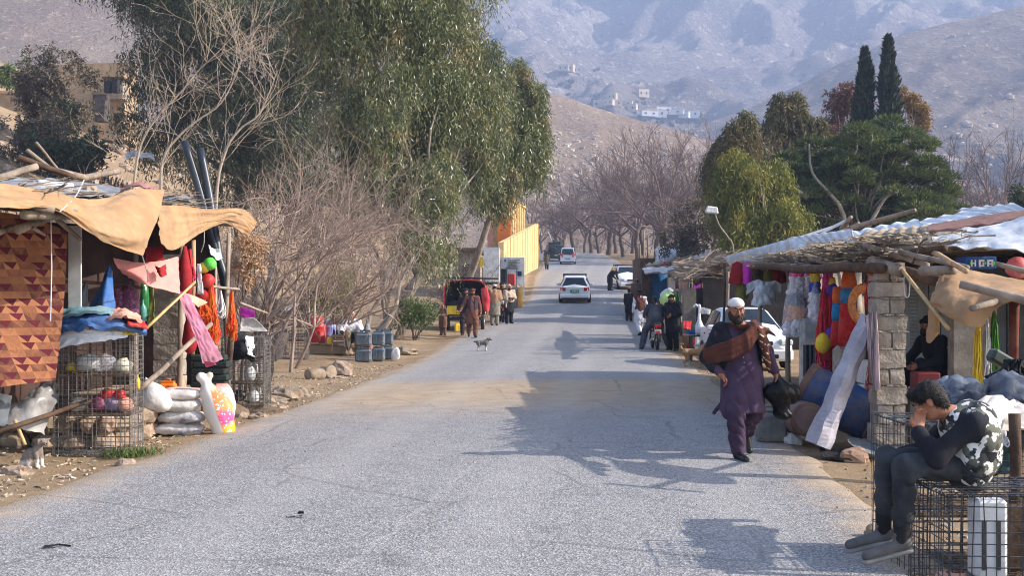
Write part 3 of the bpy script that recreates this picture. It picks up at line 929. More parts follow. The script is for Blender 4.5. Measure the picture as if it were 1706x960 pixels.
# dry tan foliage hanging right of the awning
t = empty("dry_bush", on(-5.1, 21.5), label="hanging mass of dry tan leaves right of the awning tip", cat="bush")
mb = MB()
for i in range(8): limb(mb, on(-5.1 + .1 * i, 21.6), P(400 + 6 * i, 400 + RN.uniform(0, 60), 21.5), .03, .008, .2, 5, 6, seed=i)
mb.build("stem", m_dbark, t)
bl = [B_(408, 405, 21.3, 24, 24), B_(420, 440, 21.3, 26, 28), B_(400, 440, 21.5, 18, 30), B_(430, 410, 21.6, 22, 20), B_(418, 470, 21.4, 14, 18)]
Pt = in_blobs(bl, 5200, .6, 3, -.3, 2)
leaf_mesh("foliage", Pt, NR.normal(size=Pt.shape) * .8 + np.array([0, 0, -.8]), .06, .018, mat("dry_tan_leaves", (150, 118, 88), (186, 152, 116), 3, island=.4), t)
# scrubby trees on the left slope
for i, (px, py, D, rp, n_) in enumerate([(80, 165, 72, 74, 0), (112, 235, 60, 62, 1), (45, 245, 64, 60, 2), (12, 120, 95, 34, 3)]):
 g = G(px, D); c = P(px, py, D)
 bl = [((c.x + RN.uniform(-.7, .7) * rp * D / F, D + RN.uniform(-1, 1), c.z + RN.uniform(-.7, .7) * rp * D / F), rp * D / F * .5, rp * D / F * .5) for _ in range(14)]
 lab = ["large dull brown scrubby tree on the slope above the mud wall", "dark green scrubby tree below the grey doorway on the slope", "dark scrubby tree under the tan mud house at the far left", "small green tree at the top left of the slope"][i]
 tree("scrubby_tree", lab, g, c, bl, [4200, 3600, 3200, 900][i], .22, .08, [m_brush, m_eucd, m_brush, m_bush][i], r0=.12, bark=m_dbark, per=8, drop=.5, seed=i + 30, limbs=14, down=.2, gap=-.05, group=None)
for i, (px, D) in enumerate([(10, 50), (60, 45), (150, 40), (120, 52)]):
 g = G(px, D)
 shrub(["brown leafless bush below the dark scrubby tree, at the left edge", "thin bare shrub behind the stick pile on the left roof", "thin pale bare shrub left of the leftmost bare tree", "bare bush below the dark green scrubby tree"][i], g, 10, 2.2, .03, 2, .05, .5, (4, 5), [m_dbark, m_ptwig, m_ptwig, m_twig][i], 90 + i, (0, 0, 1), .45, "bare shrubs on the left slope")
# -- the far avenue of bare trees: three grown, the rest copies
protos = []
for k in range(3):
 rng = random.Random(200 + k)
 t = empty("bare_roadside_tree", (0, 0, -500), label="tall leafless mauve-grey tree in the row lining the far bend of the road", cat="tree", group="bare trees lining the far road")
 mb = MB(); tw = Twigs(3, .014)
 o = Vector((0, 0, -500))
 H_ = 4.2
 lean = Vector((rng.uniform(-.9, .9), rng.uniform(-.4, .4), H_))
 pts = limb(mb, o + Vector((0, 0, -.4)), o + lean, .36, .24, .12, 8, 7, seed=k)
 for q in range(7):
  d = Vector((rng.gauss(0, .55), rng.gauss(0, .55), 1)).normalized()
  tw.grow(o + lean * rng.uniform(.8, 1), d, rng.uniform(5.2, 7.2), .17, 4, .045, .4, (4, 4, 4, 3), rng, .15, .4)
 mb.build("trunk", m_dbark, t, True); tw.mb.build("branches", m_mauve, t)
 protos.append(t)
spots = [(905, 205), (922, 185), (940, 210), (958, 172), (972, 205), (985, 168), (1000, 190), (1012, 160), (1026, 182), (1040, 155), (1052, 172), (1062, 142), (1075, 160), (1090, 136), (1104, 150), (1118, 132), (1132, 150), (1150, 128), (1168, 148), (1185, 135), (1205, 155),
  (890, 180), (930, 240), (1000, 240), (1060, 230), (1110, 220), (1150, 210), (1580, 120), (1612, 110), (1640, 125), (1665, 105), (1690, 115), (1555, 140)]
def far_lab(o, px, D):
 if px < 1000: o["label"] = "leafless mauve-grey tree by the far bend, in the clump left of the road's end"; o["group"] = "bare trees at the bend, left clump"
 elif px < 1090: o["label"] = "leafless mauve-grey tree right of the road's far end, behind the parked estate car"; o["group"] = "bare trees at the bend, middle clump"
 else: o["label"] = "leafless mauve-grey tree in the clump above the far right-hand stalls"; o["group"] = "bare trees above the far stalls"
for i, (px, D) in enumerate(spots):
 for p_ in protos:
  if p_.name not in KIDS: KIDS[p_.name] = [o for o in col.objects if o.parent == p_]
 g = G(px, D)
 if px > 1500: g.z -= 1.5
 o = protos[i] if i < 3 else copy_tree(protos[i % 3])
 o.location = g - Vector((0, 0, .2)); o.rotation_euler = (0, 0, i * 2.1)
 s = RN.uniform(.75, 1.05) * (.82 if px < 1010 else 1.0); o.scale = (s, s, s)
 far_lab(o, px, D)
 if px > 1500:
  o["label"] = "leafless grey tree behind the white-topped roof at the far right"; o["group"] = "bare trees behind the right-hand stalls"
# -- right-hand trees
tree("willowy_tree", "bright yellow-green weeping tree left of the pine", on(11.2, 52), P(1275, 380, 52), [B_(1275, 370, 52, 60, 55), B_(1250, 330, 52, 40, 60), B_(1290, 310, 53, 36, 55), B_(1315, 385, 52, 36, 40), B_(1240, 400, 51, 34, 36), B_(1225, 300, 53, 38, 60)],
 7200, .23, .048, m_lime, r0=.2, seed=21, limbs=12, drop=1.2)
tree("willowy_tree", "tall olive-brown weeping tree left of the yellow-green one", on(12.4, 60), P(1228, 320, 60), [B_(1232, 240, 60, 34, 50), B_(1215, 280, 60, 42, 55), B_(1250, 270, 61, 36, 50), B_(1195, 270, 60, 22, 30), B_(1228, 340, 60, 40, 50)],
 5600, .25, .055, m_olive, r0=.2, seed=22, limbs=12, drop=1.2)
tree("willowy_tree", "olive-brown tree between the pine and the tall weeping trees, with a rounded top", on(18, 74), P(1310, 260, 74), [B_(1310, 195, 74, 34, 36), B_(1300, 235, 74, 38, 46), B_(1338, 225, 74, 34, 40)],
 3400, .34, .085, m_olive, r0=.2, seed=23, limbs=10, drop=1.3)
tree("russet_tree", "rust-red autumn tree left of the two cypresses", on(22, 80), P(1400, 220, 80), [B_(1405, 170, 80, 34, 36), B_(1390, 200, 80, 30, 34), B_(1430, 180, 80, 28, 40)], 1100, .28, .09, m_russet, r0=.16, per=9, drop=.7, seed=24, limbs=10, down=.4)
tree("amber_tree", "amber-brown thinning tree right of the two cypresses", on(26, 82), P(1515, 220, 82), [B_(1520, 180, 82, 20, 26), B_(1500, 165, 82, 16, 22), B_(1535, 205, 82, 16, 20)], 520, .26, .1, m_amber, r0=.14, per=8, drop=.6, seed=25, limbs=12, down=.3)
def cypress(px, top, bot, wpx, D, label):
 g = G(px, D); c = P(px, top, D); h = c.z - g.z
 t = empty("cypress", g, label=label, cat="tree")
 mb = MB(); mb.tube([g - Vector((0, 0, .2)), g + Vector((0, 0, h * .9))], [.2, .03], 7); mb.build("trunk", m_dbark, t)
 n = 17000
 z = NR.uniform(.06, 1, n); a = NR.uniform(0, 2 * np.pi, n)
 prof = np.interp(z, [.05, .25, .55, .8, .93, 1], [.8, 1.0, .85, .55, .3, .02]) * wpx * .5 * D / F
 lump = np.array([.8 + .55 * mnoise.noise(Vector((math.cos(q) * 1.6, math.sin(q) * 1.6, w * h * .8 + px))) for q, w in zip(a, z)])
 r = prof * lump * np.where(NR.uniform(0, 1, n) < .06, NR.uniform(1.05, 1.3, n), NR.uniform(.5, 1.05, n))
 Pt = np.stack([g.x + np.cos(a) * r, g.y + np.sin(a) * r, g.z + z * h], 1)
 Dr = np.stack([np.cos(a) * .4, np.sin(a) * .4, np.ones(n)], 1) + NR.normal(size=(n, 3)) * .25
 leaf_mesh("crown", Pt, Dr, .36, .12, m_cyp, t)
cypress(1441, 84, 250, 56, 76, "shorter dark cypress, left of the pair above the pine")
cypress(1480, 64, 250, 54, 75, "taller dark cypress, right of the pair above the pine")
# umbrella pine
g = on(17.2, 60)
t = empty("pine_tree", g, label="broad dark green pine with a bare crooked limb behind the right-hand stalls", cat="tree")
mb = MB(); top = P(1430, 330, 60)
limb(mb, g - Vector((0, 0, .3)), top, .34, .2, .08, 9, 9, seed=1)
crowns = []
for i in range(170):
 while True:
  px, py = RN.uniform(1295, 1575), RN.uniform(215, 400)
  u, v = (px - 1432) / 140, (py - 318) / 102
  if u * u + v * v * (1.1 if v < 0 else .75) < 1: break
 dep = RN.uniform(-3.2, 3.2) * math.sqrt(max(.05, 1 - u * u))
 crowns.append(P(px, py, 60) + Vector((0, dep, 0)))
for px, py in [(1480, 205), (1510, 225), (1540, 240), (1350, 240), (1330, 290), (1565, 330), (1590, 350), (1570, 365)]:
 crowns.append(P(px, py, 60))
PP, DD = [], []
for i, c in enumerate(crowns):
 k = 520; r = RN.uniform(.55, 1.0)
 d = unit(NR.normal(size=(k, 3))); d[:, 2] = np.abs(d[:, 2]) * .9 - .25
 q = d * NR.uniform(.3, 1, (k, 1)) ** .5 * np.array([r, r, r * .55])
 PP.append(q + np.array(c)); DD.append(d + np.array([0, 0, .5]) + NR.normal(size=(k, 3)) * .3)
 if i % 3 == 0: limb(mb, g.lerp(top, RN.uniform(.5, 1)), c, .09, .02, .14, 5, 6, seed=i)
for pts in ([(1415, 395), (1400, 345), (1375, 315), (1352, 285), (1348, 240)], [(1440, 390), (1475, 330), (1500, 320)], [(1345, 330), (1325, 315), (1310, 312)]):
 mb.tube(catmull([P(x, y, 57.5) for x, y in pts], 12), [.12, .04], 6)
mb.build("trunk", m_bark, t, True)
leaf_mesh("crown", np.concatenate(PP), np.concatenate(DD), .3, .055, m_pine, t)
# dark bushy trees over the far right-hand stalls
tree("bushy_tree", "dark grey-brown bushy tree above the far corrugated roofs", on(9.2, 64), P(1150, 400, 64), [B_(1150, 370, 64, 40, 40), B_(1135, 400, 64, 34, 30), B_(1170, 395, 64, 28, 36), B_(1160, 430, 63, 34, 22)], 1500, .16, .06, m_brush, r0=.14, bark=m_dbark, per=9, drop=.5, seed=33, limbs=14, down=.3)
tree("bushy_tree", "small dark tree at the right edge above the white roof", on(24, 50), P(1700, 330, 50), [B_(1702, 330, 50, 20, 30), B_(1715, 350, 50, 22, 26)], 420, .2, .07, m_eucd, r0=.1, bark=m_dbark, per=9, drop=.5, seed=34, limbs=10, down=.3)
tree("poplar", "slim dark green tree standing among the far bare trees", on(25, 290), P(1028, 330, 290), [B_(1030, 305, 290, 9, 14), B_(1030, 325, 290, 10, 16)], 500, .7, .3, m_eucd, r0=.2, bark=m_dbark, per=8, drop=1.4, seed=35, limbs=6, down=.3)
# overhanging bare shrub by the sign board
shrub("grey bare shrub overhanging the red three-wheeler", on(-2.9, 56), 16, 2.6, .04, 3, .0, .55, (3, 4, 5), m_mauve, 120, (.1, 0, 1), .6, None)
# ---------------------------------------------------------------- left-hand stalls
m_wood = mat("grey_weathered_wood", (112, 98, 86), (160, 144, 128), 6, stretch=(1, 1, .3), bump=.4, objrand=.2)
m_dwood = mat("dark_wood", (62, 46, 36), (96, 74, 58), 7, bump=.4)
m_lwood = mat("raw_pale_wood", (168, 132, 96), (198, 164, 126), 8, stretch=(1, 1, .25), bump=.3)
m_bamboo = mat("yellow_bamboo", (170, 138, 88), (202, 172, 120), 10, rough=.5)
m_tan = mat("tan_canvas", (150, 116, 82), (176, 140, 102), 2.2, rough=.9, bump=.5, bscale=7, bdist=.03, c3=(164, 128, 92), dirt=.3)
m_wire = mat("galvanised_wire", (104, 100, 98), (150, 146, 142), 9, rough=.55, metal=.5)
m_dwire = mat("dark_wire", (54, 54, 56), (96, 96, 98), 9, rough=.55, metal=.4)
m_block = mat("concrete_block", (136, 126, 116), (172, 160, 148), 7, rough=.95, bump=.7, bscale=30, objrand=.16, c3=(152, 142, 130))
m_mortar = mat("grey_mortar", (120, 112, 104), (150, 140, 130), 12, rough=1, bump=.5)
m_stone = mat("field_stone", (128, 108, 92), (176, 156, 136), 5, rough=.95, bump=.6, objrand=.18, c3=(150, 130, 112))
m_mud = mat("mud_plaster", (140, 118, 94), (172, 148, 118), 1.5, rough=1, bump=.4, bscale=9)
m_gdark = mat("grey_dark_cloth", (52, 48, 48), (86, 80, 78), 4, rough=.95, bump=.3)
m_black = mat("black_cloth", (22, 22, 26), (44, 42, 46), 5, rough=.9)
m_white = mat("white_plastic", (196, 196, 198), (222, 222, 222), 2, rough=.5, bump=.25, bscale=6, bdist=.03)
m_wsack = mat("white_woven_sack", (192, 189, 188), (222, 219, 216), 4, rough=.6, bump=.6, bscale=11, bdist=.03)
m_clear = mat("clear_plastic_film", (204, 204, 210), (232, 232, 238), 8, rough=.25, alpha=.33, spec=.5)
m_blue = mat("blue_cloth", (36, 78, 138), (66, 116, 178), 3, rough=.85, bump=.2)
m_teal = mat("faded_teal_cloth", (96, 140, 156), (134, 172, 182), 4, rough=.9)
m_pink = mat("pink_cloth", (222, 130, 122), (238, 158, 146), 3, rough=.9)
m_hpink = mat("hot_pink_cloth", (206, 118, 146), (232, 164, 182), 2.2, rough=.85, transl=.2)
m_rose = mat("rose_cloth", (216, 148, 128), (232, 172, 150), 4, rough=.9)
m_red = mat("red_plastic", (170, 26, 30), (196, 40, 40), 5, rough=.5)
m_dred = mat("deep_red_cloth", (122, 18, 26), (158, 30, 36), 5, rough=.85)
m_orange = mat("orange_plastic", (222, 110, 20), (236, 134, 36), 5, rough=.45)
m_orope = mat("orange_rope", (210, 74, 20), (236, 110, 40), 9, rough=.8, island=.4)
m_rrope = mat("red_rope", (170, 14, 28), (204, 30, 42), 9, rough=.7, island=.45)
m_yel = mat("yellow_plastic", (224, 186, 30), (240, 208, 60), 5, rough=.5)
m_green = mat("green_glass", (24, 92, 44), (44, 124, 66), 5, rough=.25, spec=.6)
m_lgreen = mat("bright_green_plastic", (70, 196, 60), (110, 220, 90), 5, rough=.5)
m_mag = mat("magenta_cloth", (196, 32, 170), (220, 60, 190), 5, rough=.7)
m_onion = mat("purple_onions", (96, 44, 66), (150, 84, 104), 9, rough=.45, island=.3)
m_net = mat("purple_net", (120, 70, 110), (150, 96, 134), 8, rough=.5, alpha=.45)
m_bpipe = mat("black_plastic_pipe", (30, 34, 42), (50, 54, 62), 3, rough=.4, spec=.5)
m_rubber = mat("black_rubber", (24, 24, 26), (44, 43, 43), 8, rough=.75)
m_silver = mat("silver_plastic_sheet", (104, 100, 100), (164, 160, 156), 5, rough=.3, spec=.5, stretch=(1, 1, .4))
m_grey = mat("grey_plastic", (92, 98, 104), (128, 134, 140), 6, rough=.6)
m_jerry = mat("blue_grey_jerrycan", (72, 84, 96), (104, 116, 126), 5, rough=.6, bump=.15)
m_tin = mat("zinc_sheet", (176, 180, 186), (206, 208, 212), 1.6, rough=.45, metal=.25, c3=(190, 193, 198))
m_rust = mat("rusty_sheet", (150, 128, 100), (190, 170, 138), 2.5, rough=.7, metal=.1)
m_soil = mat("trash_soil", (92, 76, 62), (130, 110, 92), 8, rough=1, bump=.8)
m_curt, N, L, B = nodes_of("patchwork_carpet")
tcn = N.new("ShaderNodeTexCoord"); sx = N.new("ShaderNodeSeparateXYZ"); L.new(tcn.outputs["Object"], sx.inputs[0])
u = n_math(N, L, 'MULTIPLY', sx.outputs[0], 8.2); v = n_math(N, L, 'MULTIPLY', sx.outputs[2], 13.0)
u = n_math(N, L, 'ADD', u, n_math(N, L, 'MULTIPLY', v, .22))
fu, fv = n_math(N, L, 'FLOORED_MODULO', u, 1.0), n_math(N, L, 'FLOORED_MODULO', v, 1.0)
cmb = N.new("ShaderNodeCombineXYZ"); L.new(n_math(N, L, 'FLOOR', u), cmb.inputs[0]); L.new(n_math(N, L, 'FLOOR', v), cmb.inputs[1])
wh = N.new("ShaderNodeTexWhiteNoise"); L.new(cmb.outputs[0], wh.inputs["Vector"])
tri = n_math(N, L, 'GREATER_THAN', n_math(N, L, 'SUBTRACT', 1.0, n_math(N, L, 'MULTIPLY', n_math(N, L, 'ABSOLUTE', n_math(N, L, 'SUBTRACT', fu, .5)), 2.0)), n_math(N, L, 'SUBTRACT', 1.0, fv))
pick = n_math(N, L, 'LESS_THAN', wh.outputs["Value"], .45)
chk = n_math(N, L, 'FLOORED_MODULO', n_math(N, L, 'ADD', n_math(N, L, 'FLOOR', u), n_math(N, L, 'FLOOR', v)), 2.0)
msk = n_math(N, L, 'MULTIPLY', tri, n_math(N, L, 'MAXIMUM', n_math(N, L, 'MULTIPLY', pick, chk), n_math(N, L, 'GREATER_THAN', wh.outputs["Value"], .74)))
nzc = n_noise(N, L, tcn.outputs["Object"], 7, 5)
c = n_ramp(N, L, nzc, [(.3, (112, 66, 46)), (.5, (144, 92, 62)), (.7, (86, 48, 38))])
c2 = n_ramp(N, L, wh.outputs["Value"], [(.2, (84, 46, 38)), (.5, (130, 82, 56)), (.8, (166, 112, 76))])
c = n_mix(N, L, n_math(N, L, 'MULTIPLY', n_math(N, L, 'SUBTRACT', 1.0, n_math(N, L, 'MULTIPLY', tri, .6)), .85), c, c2)
mr = n_ramp(N, L, nzc, [(.3, (70, 14, 28)), (.7, (98, 24, 38))])
c = n_mix(N, L, msk, c, mr)
L.new(c, B.inputs["Base Color"]); B.inputs["Roughness"].default_value = .95
L.new(n_bump(N, L, n_noise(N, L, tcn.outputs["Object"], 9, 6), .6, .03), B.inputs["Normal"])
# ---- small makers
def stick(parent, a, b, r, m=m_wood, name="stick", wob=.03, n=6, seed=None, r2=None):
 mb = MB(); limb(mb, a, b, r, r2 or r * .7, wob, n, 5, seed=seed if seed is not None else RN.uniform(0, 99))
 return mb.build(name, m, parent, True)
def pole(label, a, b, r, m=m_wood, wob=.02, cat="pole", name="pole", group=None, n=7, r2=None):
 mb = MB(); limb(mb, a, b, r, r2 or r * .85, wob, n, 6, seed=RN.uniform(0, 99))
 return mb.thing(name, m, label, cat, group, True)
def wires(mb, A, u, v, nu, nv, r, wob=.009):
 A, u, v = Vector(A), Vector(u), Vector(v)
 j = lambda: Vector((RN.uniform(-wob, wob), RN.uniform(-wob, wob), RN.uniform(-wob, wob)))
 for i in range(nu + 1):
  a = A + u * (i / nu); mb.tube([a + j(), a + v * .5 + j(), a + v + j()], r, 3, False)
 for i in range(nv + 1):
  a = A + v * (i / nv); mb.tube([a + j(), a + u * .5 + j(), a + u + j()], r, 3, False)
def cage(label, base, w, d, h, cell, r, m, shelves=(), group=None, posts=True, rz=0, top=True, faces="fblr", rim=True, bottom=True):
 t = empty("wire_cage", base, rz, label, "cage", group)
 nx, nd, nh = max(1, round(w / cell)), max(1, round(d / cell)), max(1, round(h / cell))
 X, Y, Z = Vector((w, 0, 0)), Vector((0, d, 0)), Vector((0, 0, h))
 o = Vector((-w / 2, 0, 0.005))
 specs = {"f": (o, X, Z, nx, nh), "b": (o + Y, X, Z, nx, nh), "l": (o, Y, Z, nd, nh), "r": (o + X, Y, Z, nd, nh)}
 for k in faces:
  A, uu, vv, a, b = specs[k]
  mb = MB(); wires(mb, A, uu, vv, a, b, r); mb.build("wire_panel", m, t, local=True)
 if top:
  mb = MB(); wires(mb, o + Z, X, Y, nx, nd, r); mb.build("top_panel", m, t, local=True)
 for z in shelves:
  mb = MB(); wires(mb, o + Vector((0, 0, z)), X, Y, nx * 2, nd, r)
  mb.box((0, d / 2, z - .008), (w * .97, d * .95, .012)); mb.build("shelf", m_soil, t, local=True)
 if bottom:
  mb = MB(); wires(mb, o + Vector((0, 0, .02)), X, Y, nx * 2, nd, r); mb.build("bottom_panel", m, t, local=True)
 if rim:         # binding wire coiled round the edges
  for A, B2 in ((o + Z, o + Z + X), (o, o + Z), (o + X, o + X + Z), (o + Z + Y * 0, o + Z + Y), (o + Z + X, o + Z + X + Y), (o + Vector((0, 0, .02)), o + X + Vector((0, 0, .02)))):
   n = int((B2 - A).length / (cell * .45)); pts = []
   dr = (B2 - A).normalized(); p1 = dr.orthogonal().normalized(); p2 = dr.cross(p1)
   for i in range(n * 4 + 1):
    a = i * math.pi / 2; pts.append(A.lerp(B2, i / (n * 4)) + (p1 * math.cos(a) + p2 * math.sin(a)) * r * 3.2)
   mb = MB(); mb.tube(pts, r * .8, 3, False); mb.build("binding_wire", m, t, local=True)
 return t
def jerrycan(label, base, w, d, h, m, rz=0, group=None, cap=m_black):
 t = empty("jerrycan", base, rz, label, "jerrycan", group)
 mb = MB(); mb.bbox((0, 0, h * .43), (w, d, h * .86), w * .13)
 mb.bbox((0, 0, h * .9), (w * .8, d * .72, h * .08), w * .08)
 for sx in (-1, 1): mb.bbox((sx * w * .26, -d * .5, h * .45), (w * .3, .012, h * .6), .006)
 for z in (.2, .7): mb.bbox((0, 0, h * z), (w * 1.015, d * 1.02, h * .03), .008)
 mb.build("body", m, t, local=True)
 mb = MB(); mb.tube([(-w * .2, 0, h * .92), (-w * .2, 0, h * 1.02), (w * .12, 0, h * 1.02), (w * .16, 0, h * .92)], w * .05, 6); mb.build("handle", m, t, True, True)
 mb = MB(); mb.lathe([(w * .09, 0), (w * .09, h * .1), (w * .07, h * .11)], (w * .32, 0, h * .92), n=10); mb.build("cap", cap, t, True, True)
 return t
def sack(label, c, w, d, h, m, rz=0, group=None, bulge=.25, seed=1, name="sack"):
 mb = MB(); M = Matrix.Rotation(rz, 3, 'Z'); n = 30; b = len(mb.v)
 for i in range(11):
  z = i / 10; q = math.sin(math.pi * (.06 + .88 * z)) ** .38
  for k in range(n):
   a = 2 * math.pi * k / n; ca, sa = math.cos(a), math.sin(a)
   e = .5
   x = math.copysign(abs(ca) ** e, ca) * w / 2 * q; y = math.copysign(abs(sa) ** e, sa) * d / 2 * q
   s = 1 + .1 * mnoise.noise(Vector((x * 7, y * 7 + seed, z * 4))) + .05 * mnoise.noise(Vector((x * 19, y * 19 + seed, z * 7)))
   zz = h * z + h * .2 * mnoise.noise(Vector((x * 5, y * 5, seed))) + h * .1 * mnoise.noise(Vector((x * 13, y * 13, seed)))
   mb.v.append(M @ Vector((x * s, y * s, zz)) + Vector(c))
 for i in range(10):
  for k in range(n):
   a0, a1 = b + i * n + k, b + i * n + (k + 1) % n; mb.f.append((a0, a1, a1 + n, a0 + n))
 mb.f.append(tuple(b + k for k in reversed(range(n)))); mb.f.append(tuple(b + 10 * n + k for k in range(n)))
 return mb.thing(name, m, label, "sack", group, True)
def hank(label, top, length, width, m, strands=22, r=.006, cat="rope", name="rope_hank", loop=True, kink=.0, group=None):
 mb = MB(); top = Vector(top)
 for i in range(strands):
  a = RN.uniform(-1, 1); w = width * .5 * RN.uniform(.2, 1); l = length * RN.uniform(.75, 1.0); y = RN.uniform(-.5, .5) * width
  pts = []
  for k in range(11):
   s = k / 10
   if loop: x = math.sin(s * 2 * math.pi) * w * .9 + a * width * .3 * math.sin(s * math.pi); z = -l * math.sin(s * math.pi) ** .6
   else: x = a * width * .5 * s ** .7; z = -l * s
   pts.append(top + Vector((x + RN.uniform(-kink, kink), y * math.sin(s * math.pi) + RN.uniform(-kink, kink), z)))
  mb.tube(pts, r, 3, False)
 return mb.thing(name, m, label, cat, group, True)
def cloth(label, ctrl, m, nu=14, nv=14, fold=.02, freq=4, seed=0, thick=.006, name="cloth", cat="cloth", group=None, fdir=None, crease=0.0):
 mb = MB(); mb.sheet(ctrl, nu, nv, fold, freq, seed, thick, fdir, crease)
 return mb.thing(name, m, label, cat, group, True)
def rock(label, c, r, seed, group=None, cat="rock", m=None, name="rock"):
 mb = MB(); mb.ball((c[0], c[1], c[2] + r[2] * .55), r, 8, .5, 1.6, seed, .7)
 mb2 = mb
 return mb.thing(name, m or m_stone, label, cat, group, False)
def stone_wall(parent, A, B2, h, n, rows, seed, thick=.3, m=m_stone):
 """face of separate rough stones between two ground points"""
 A, B2 = Vector(A), Vector(B2); rng = random.Random(seed); rot = math.atan2((B2 - A).y, (B2 - A).x)
 for r_ in range(rows):
  k = n + rng.randint(-1, 1)
  for i in range(k):
   q = A.lerp(B2, (i + .5 + rng.uniform(-.12, .12)) / k); L_ = (B2 - A).length / k
   mb = MB(); hh = h / rows
   mb.ball((0, 0, 0), (L_ * .56, thick * .5, hh * .56), 5, .35, 1.7, seed + i + 9 * r_)
   M = Matrix.Translation(q + Vector((rng.uniform(-.02, .02), 0, hh * (r_ + .5)))) @ Matrix.Rotation(rot, 4, 'Z')
   mb.v = [M @ v for v in mb.v]
   mb.build("stone", m, parent)
# ---- the near left stall: plinth, posts, roof
st = empty("market_stall", on(-5.3, 14.5), label="near left stall of poles, blocks and sticks under a torn tan awning", cat="stall")
zt = gz(-4.9, 14.5)
stone_wall(st, on(-5.9, 13.9, -.05), on(-4.62, 13.95, -.05), .42, 5, 2, 3)
stone_wall(st, on(-4.62, 14.0, -.05), on(-4.6, 17.2, -.05), .42, 10, 2, 8)
mb = MB(); mb.box((-6.3, 15.6, zt + .17), (3.25, 3.2, .4), jit=.02); mb.build("plinth_fill", m_soil, st)
# block column
mb = MB(); mb.box(P(277, 500, 16.4) + Vector((0, .18, -.2)), (.34, .3, 1.65)); mb.build("mortar_core", m_mortar, st)
for i in range(8):
 c = P(277, 640 - 26.5 * i, 16.3); mb = MB(); mb.rbox(c + Vector((RN.uniform(-.01, .01), .16, 0)), (.37, .34, .215), .014, 3, i); mb.build("block", m_block, st)
posts = [(-4.5, 16.2, 2.55), (-4.2, 17.6, 2.7), (-6.6, 12.8, 2.7), (-6.7, 17.2, 2.9), (-4.62, 14.6, 2.35)]
for i, (x, y, h) in enumerate(posts):
 stick(st, on(x, y, -.1), on(x + .05, y, h), .045, m_wood, "post", .02, 8)
stick(st, P(322, 400, 17.2), on(-4.55, 17.2), .035, m_lwood, "post", .015, 8)
stick(st, P(340, 560, 17.3), on(-4.45, 17.3), .05, m_wood, "post", .03, 8)
stick(st, (-4.55, 11.2, 2.5), (-4.3, 18.4, 2.85), .05, m_wood, "beam")
stick(st, (-6.6, 11.2, 2.85), (-6.6, 18.4, 3.0), .05, m_wood, "beam")
for (a, b, D0, D1, r) in [((30, 383), (95, 358), 11.8, 12.6, .05), ((-15, 392), (22, 378), 11.6, 12.2, .04), ((55, 380), (75, 392), 12, 12.2, .02), ((95, 365), (135, 400), 12.6, 12.9, .03)]:
 stick(st, P(*a, D0), P(*b, D1), r, m_wood, "rafter", .03, 8)
for i in range(12):
 y = 11.4 + i * .6
 stick(st, (-4.35, y, 2.56 + .035 * i), (-7.2, y + RN.uniform(-.2, .2), 2.95 + .02 * i), RN.uniform(.025, .04), m_wood, "rafter", .04)
rng = random.Random(3)
mb = MB()       # brush laid over the rafters
for i in range(420):
 x, y = rng.uniform(-7.4, -4.5), rng.uniform(11, 18.3); a = rng.uniform(-.9, .9) + (0 if rng.random() < .6 else 1.5)
 l = rng.uniform(.4, 1.1); z = 2.62 + .09 * (-4.4 - x) + .035 * (y - 11.4) / .6 + rng.uniform(0, .16)
 limb(mb, (x - math.cos(a) * l / 2, y - math.sin(a) * l / 2, z), (x + math.cos(a) * l / 2, y + math.sin(a) * l / 2, z + rng.uniform(-.05, .12)), rng.uniform(.006, .016), .004, .12, 4, 3, seed=i)
tag(mb.build("roof_brush", m_wood, st), kind="stuff")
mb = MB(); mb.sheet([[(-4.5, 11, 2.6), (-5.8, 11, 2.74), (-7.4, 11, 2.9)], [(-4.5, 14.6, 2.8), (-5.8, 14.6, 2.95), (-7.4, 14.6, 3.1)], [(-4.5, 18.3, 3.0), (-5.8, 18.3, 3.15), (-7.4, 18.3, 3.3)]], 16, 12, .05, 6, 2, .02)
mb.build("roof_mat", m_soil, st, True)
# things lying on that roof
for i, (a, b, D, r, lb) in enumerate([
 ((-10, 300), (62, 277), 14.5, .05, "thick pale log slanting across the left end of the stall roof"),
 ((30, 262), (125, 296), 15.5, .045, "dark branch on the stall roof, behind the thick pale log"),
 ((90, 285), (145, 297), 16, .055, "short dark log at the back of the left stall roof"),
 ((45, 250), (95, 290), 16, .03, "reddish forked stick standing on the left stall roof"),
 ((60, 237), (105, 292), 16.5, .02, "thin pale branch rising from the left stall roof")]):
 pole(lb, P(*a, D), P(*b, D + .4), r, m_wood if i != 1 else m_dwood, .03, "log", "log", None)
cloth("grey-white plastic sheet spread over the left stall roof", [[P(-20, 318, 11.8), P(60, 322, 12.4), P(130, 326, 13.2), P(200, 322, 14)], [P(-20, 308, 13), P(60, 306, 13.6), P(130, 308, 14.4), P(200, 316, 15)], [P(-20, 300, 14), P(50, 300, 14.6), P(120, 304, 15.6), P(190, 312, 16.4)]], m_silver, 12, 18, .05, 7, 3, .008, crease=.05, name="plastic_sheet")
pole("white tube lying on plastic on the left stall roof", P(62, 305, 13.6), P(122, 311, 13.8), .045, m_white, .0, "tube", "tube")
cloth("dark red cloth heap on the left stall roof by the tall shrub", [[P(196, 322, 16), P(230, 310, 16), P(262, 322, 16)], [P(196, 318, 16.8), P(230, 304, 16.8), P(262, 314, 16.8)]], mat("faded_red_cloth", (140, 84, 84), (176, 120, 116), 6), 8, 12, .05, 6, 2)
cloth("white crumpled sheet on the roof between awning and black poles", [[P(276, 338, 17), P(305, 334, 17.2), P(330, 344, 17.6)], [P(276, 330, 17.8), P(300, 326, 18), P(328, 336, 18.2)]], m_silver, 8, 10, .05, 6, 5, name="plastic_sheet")
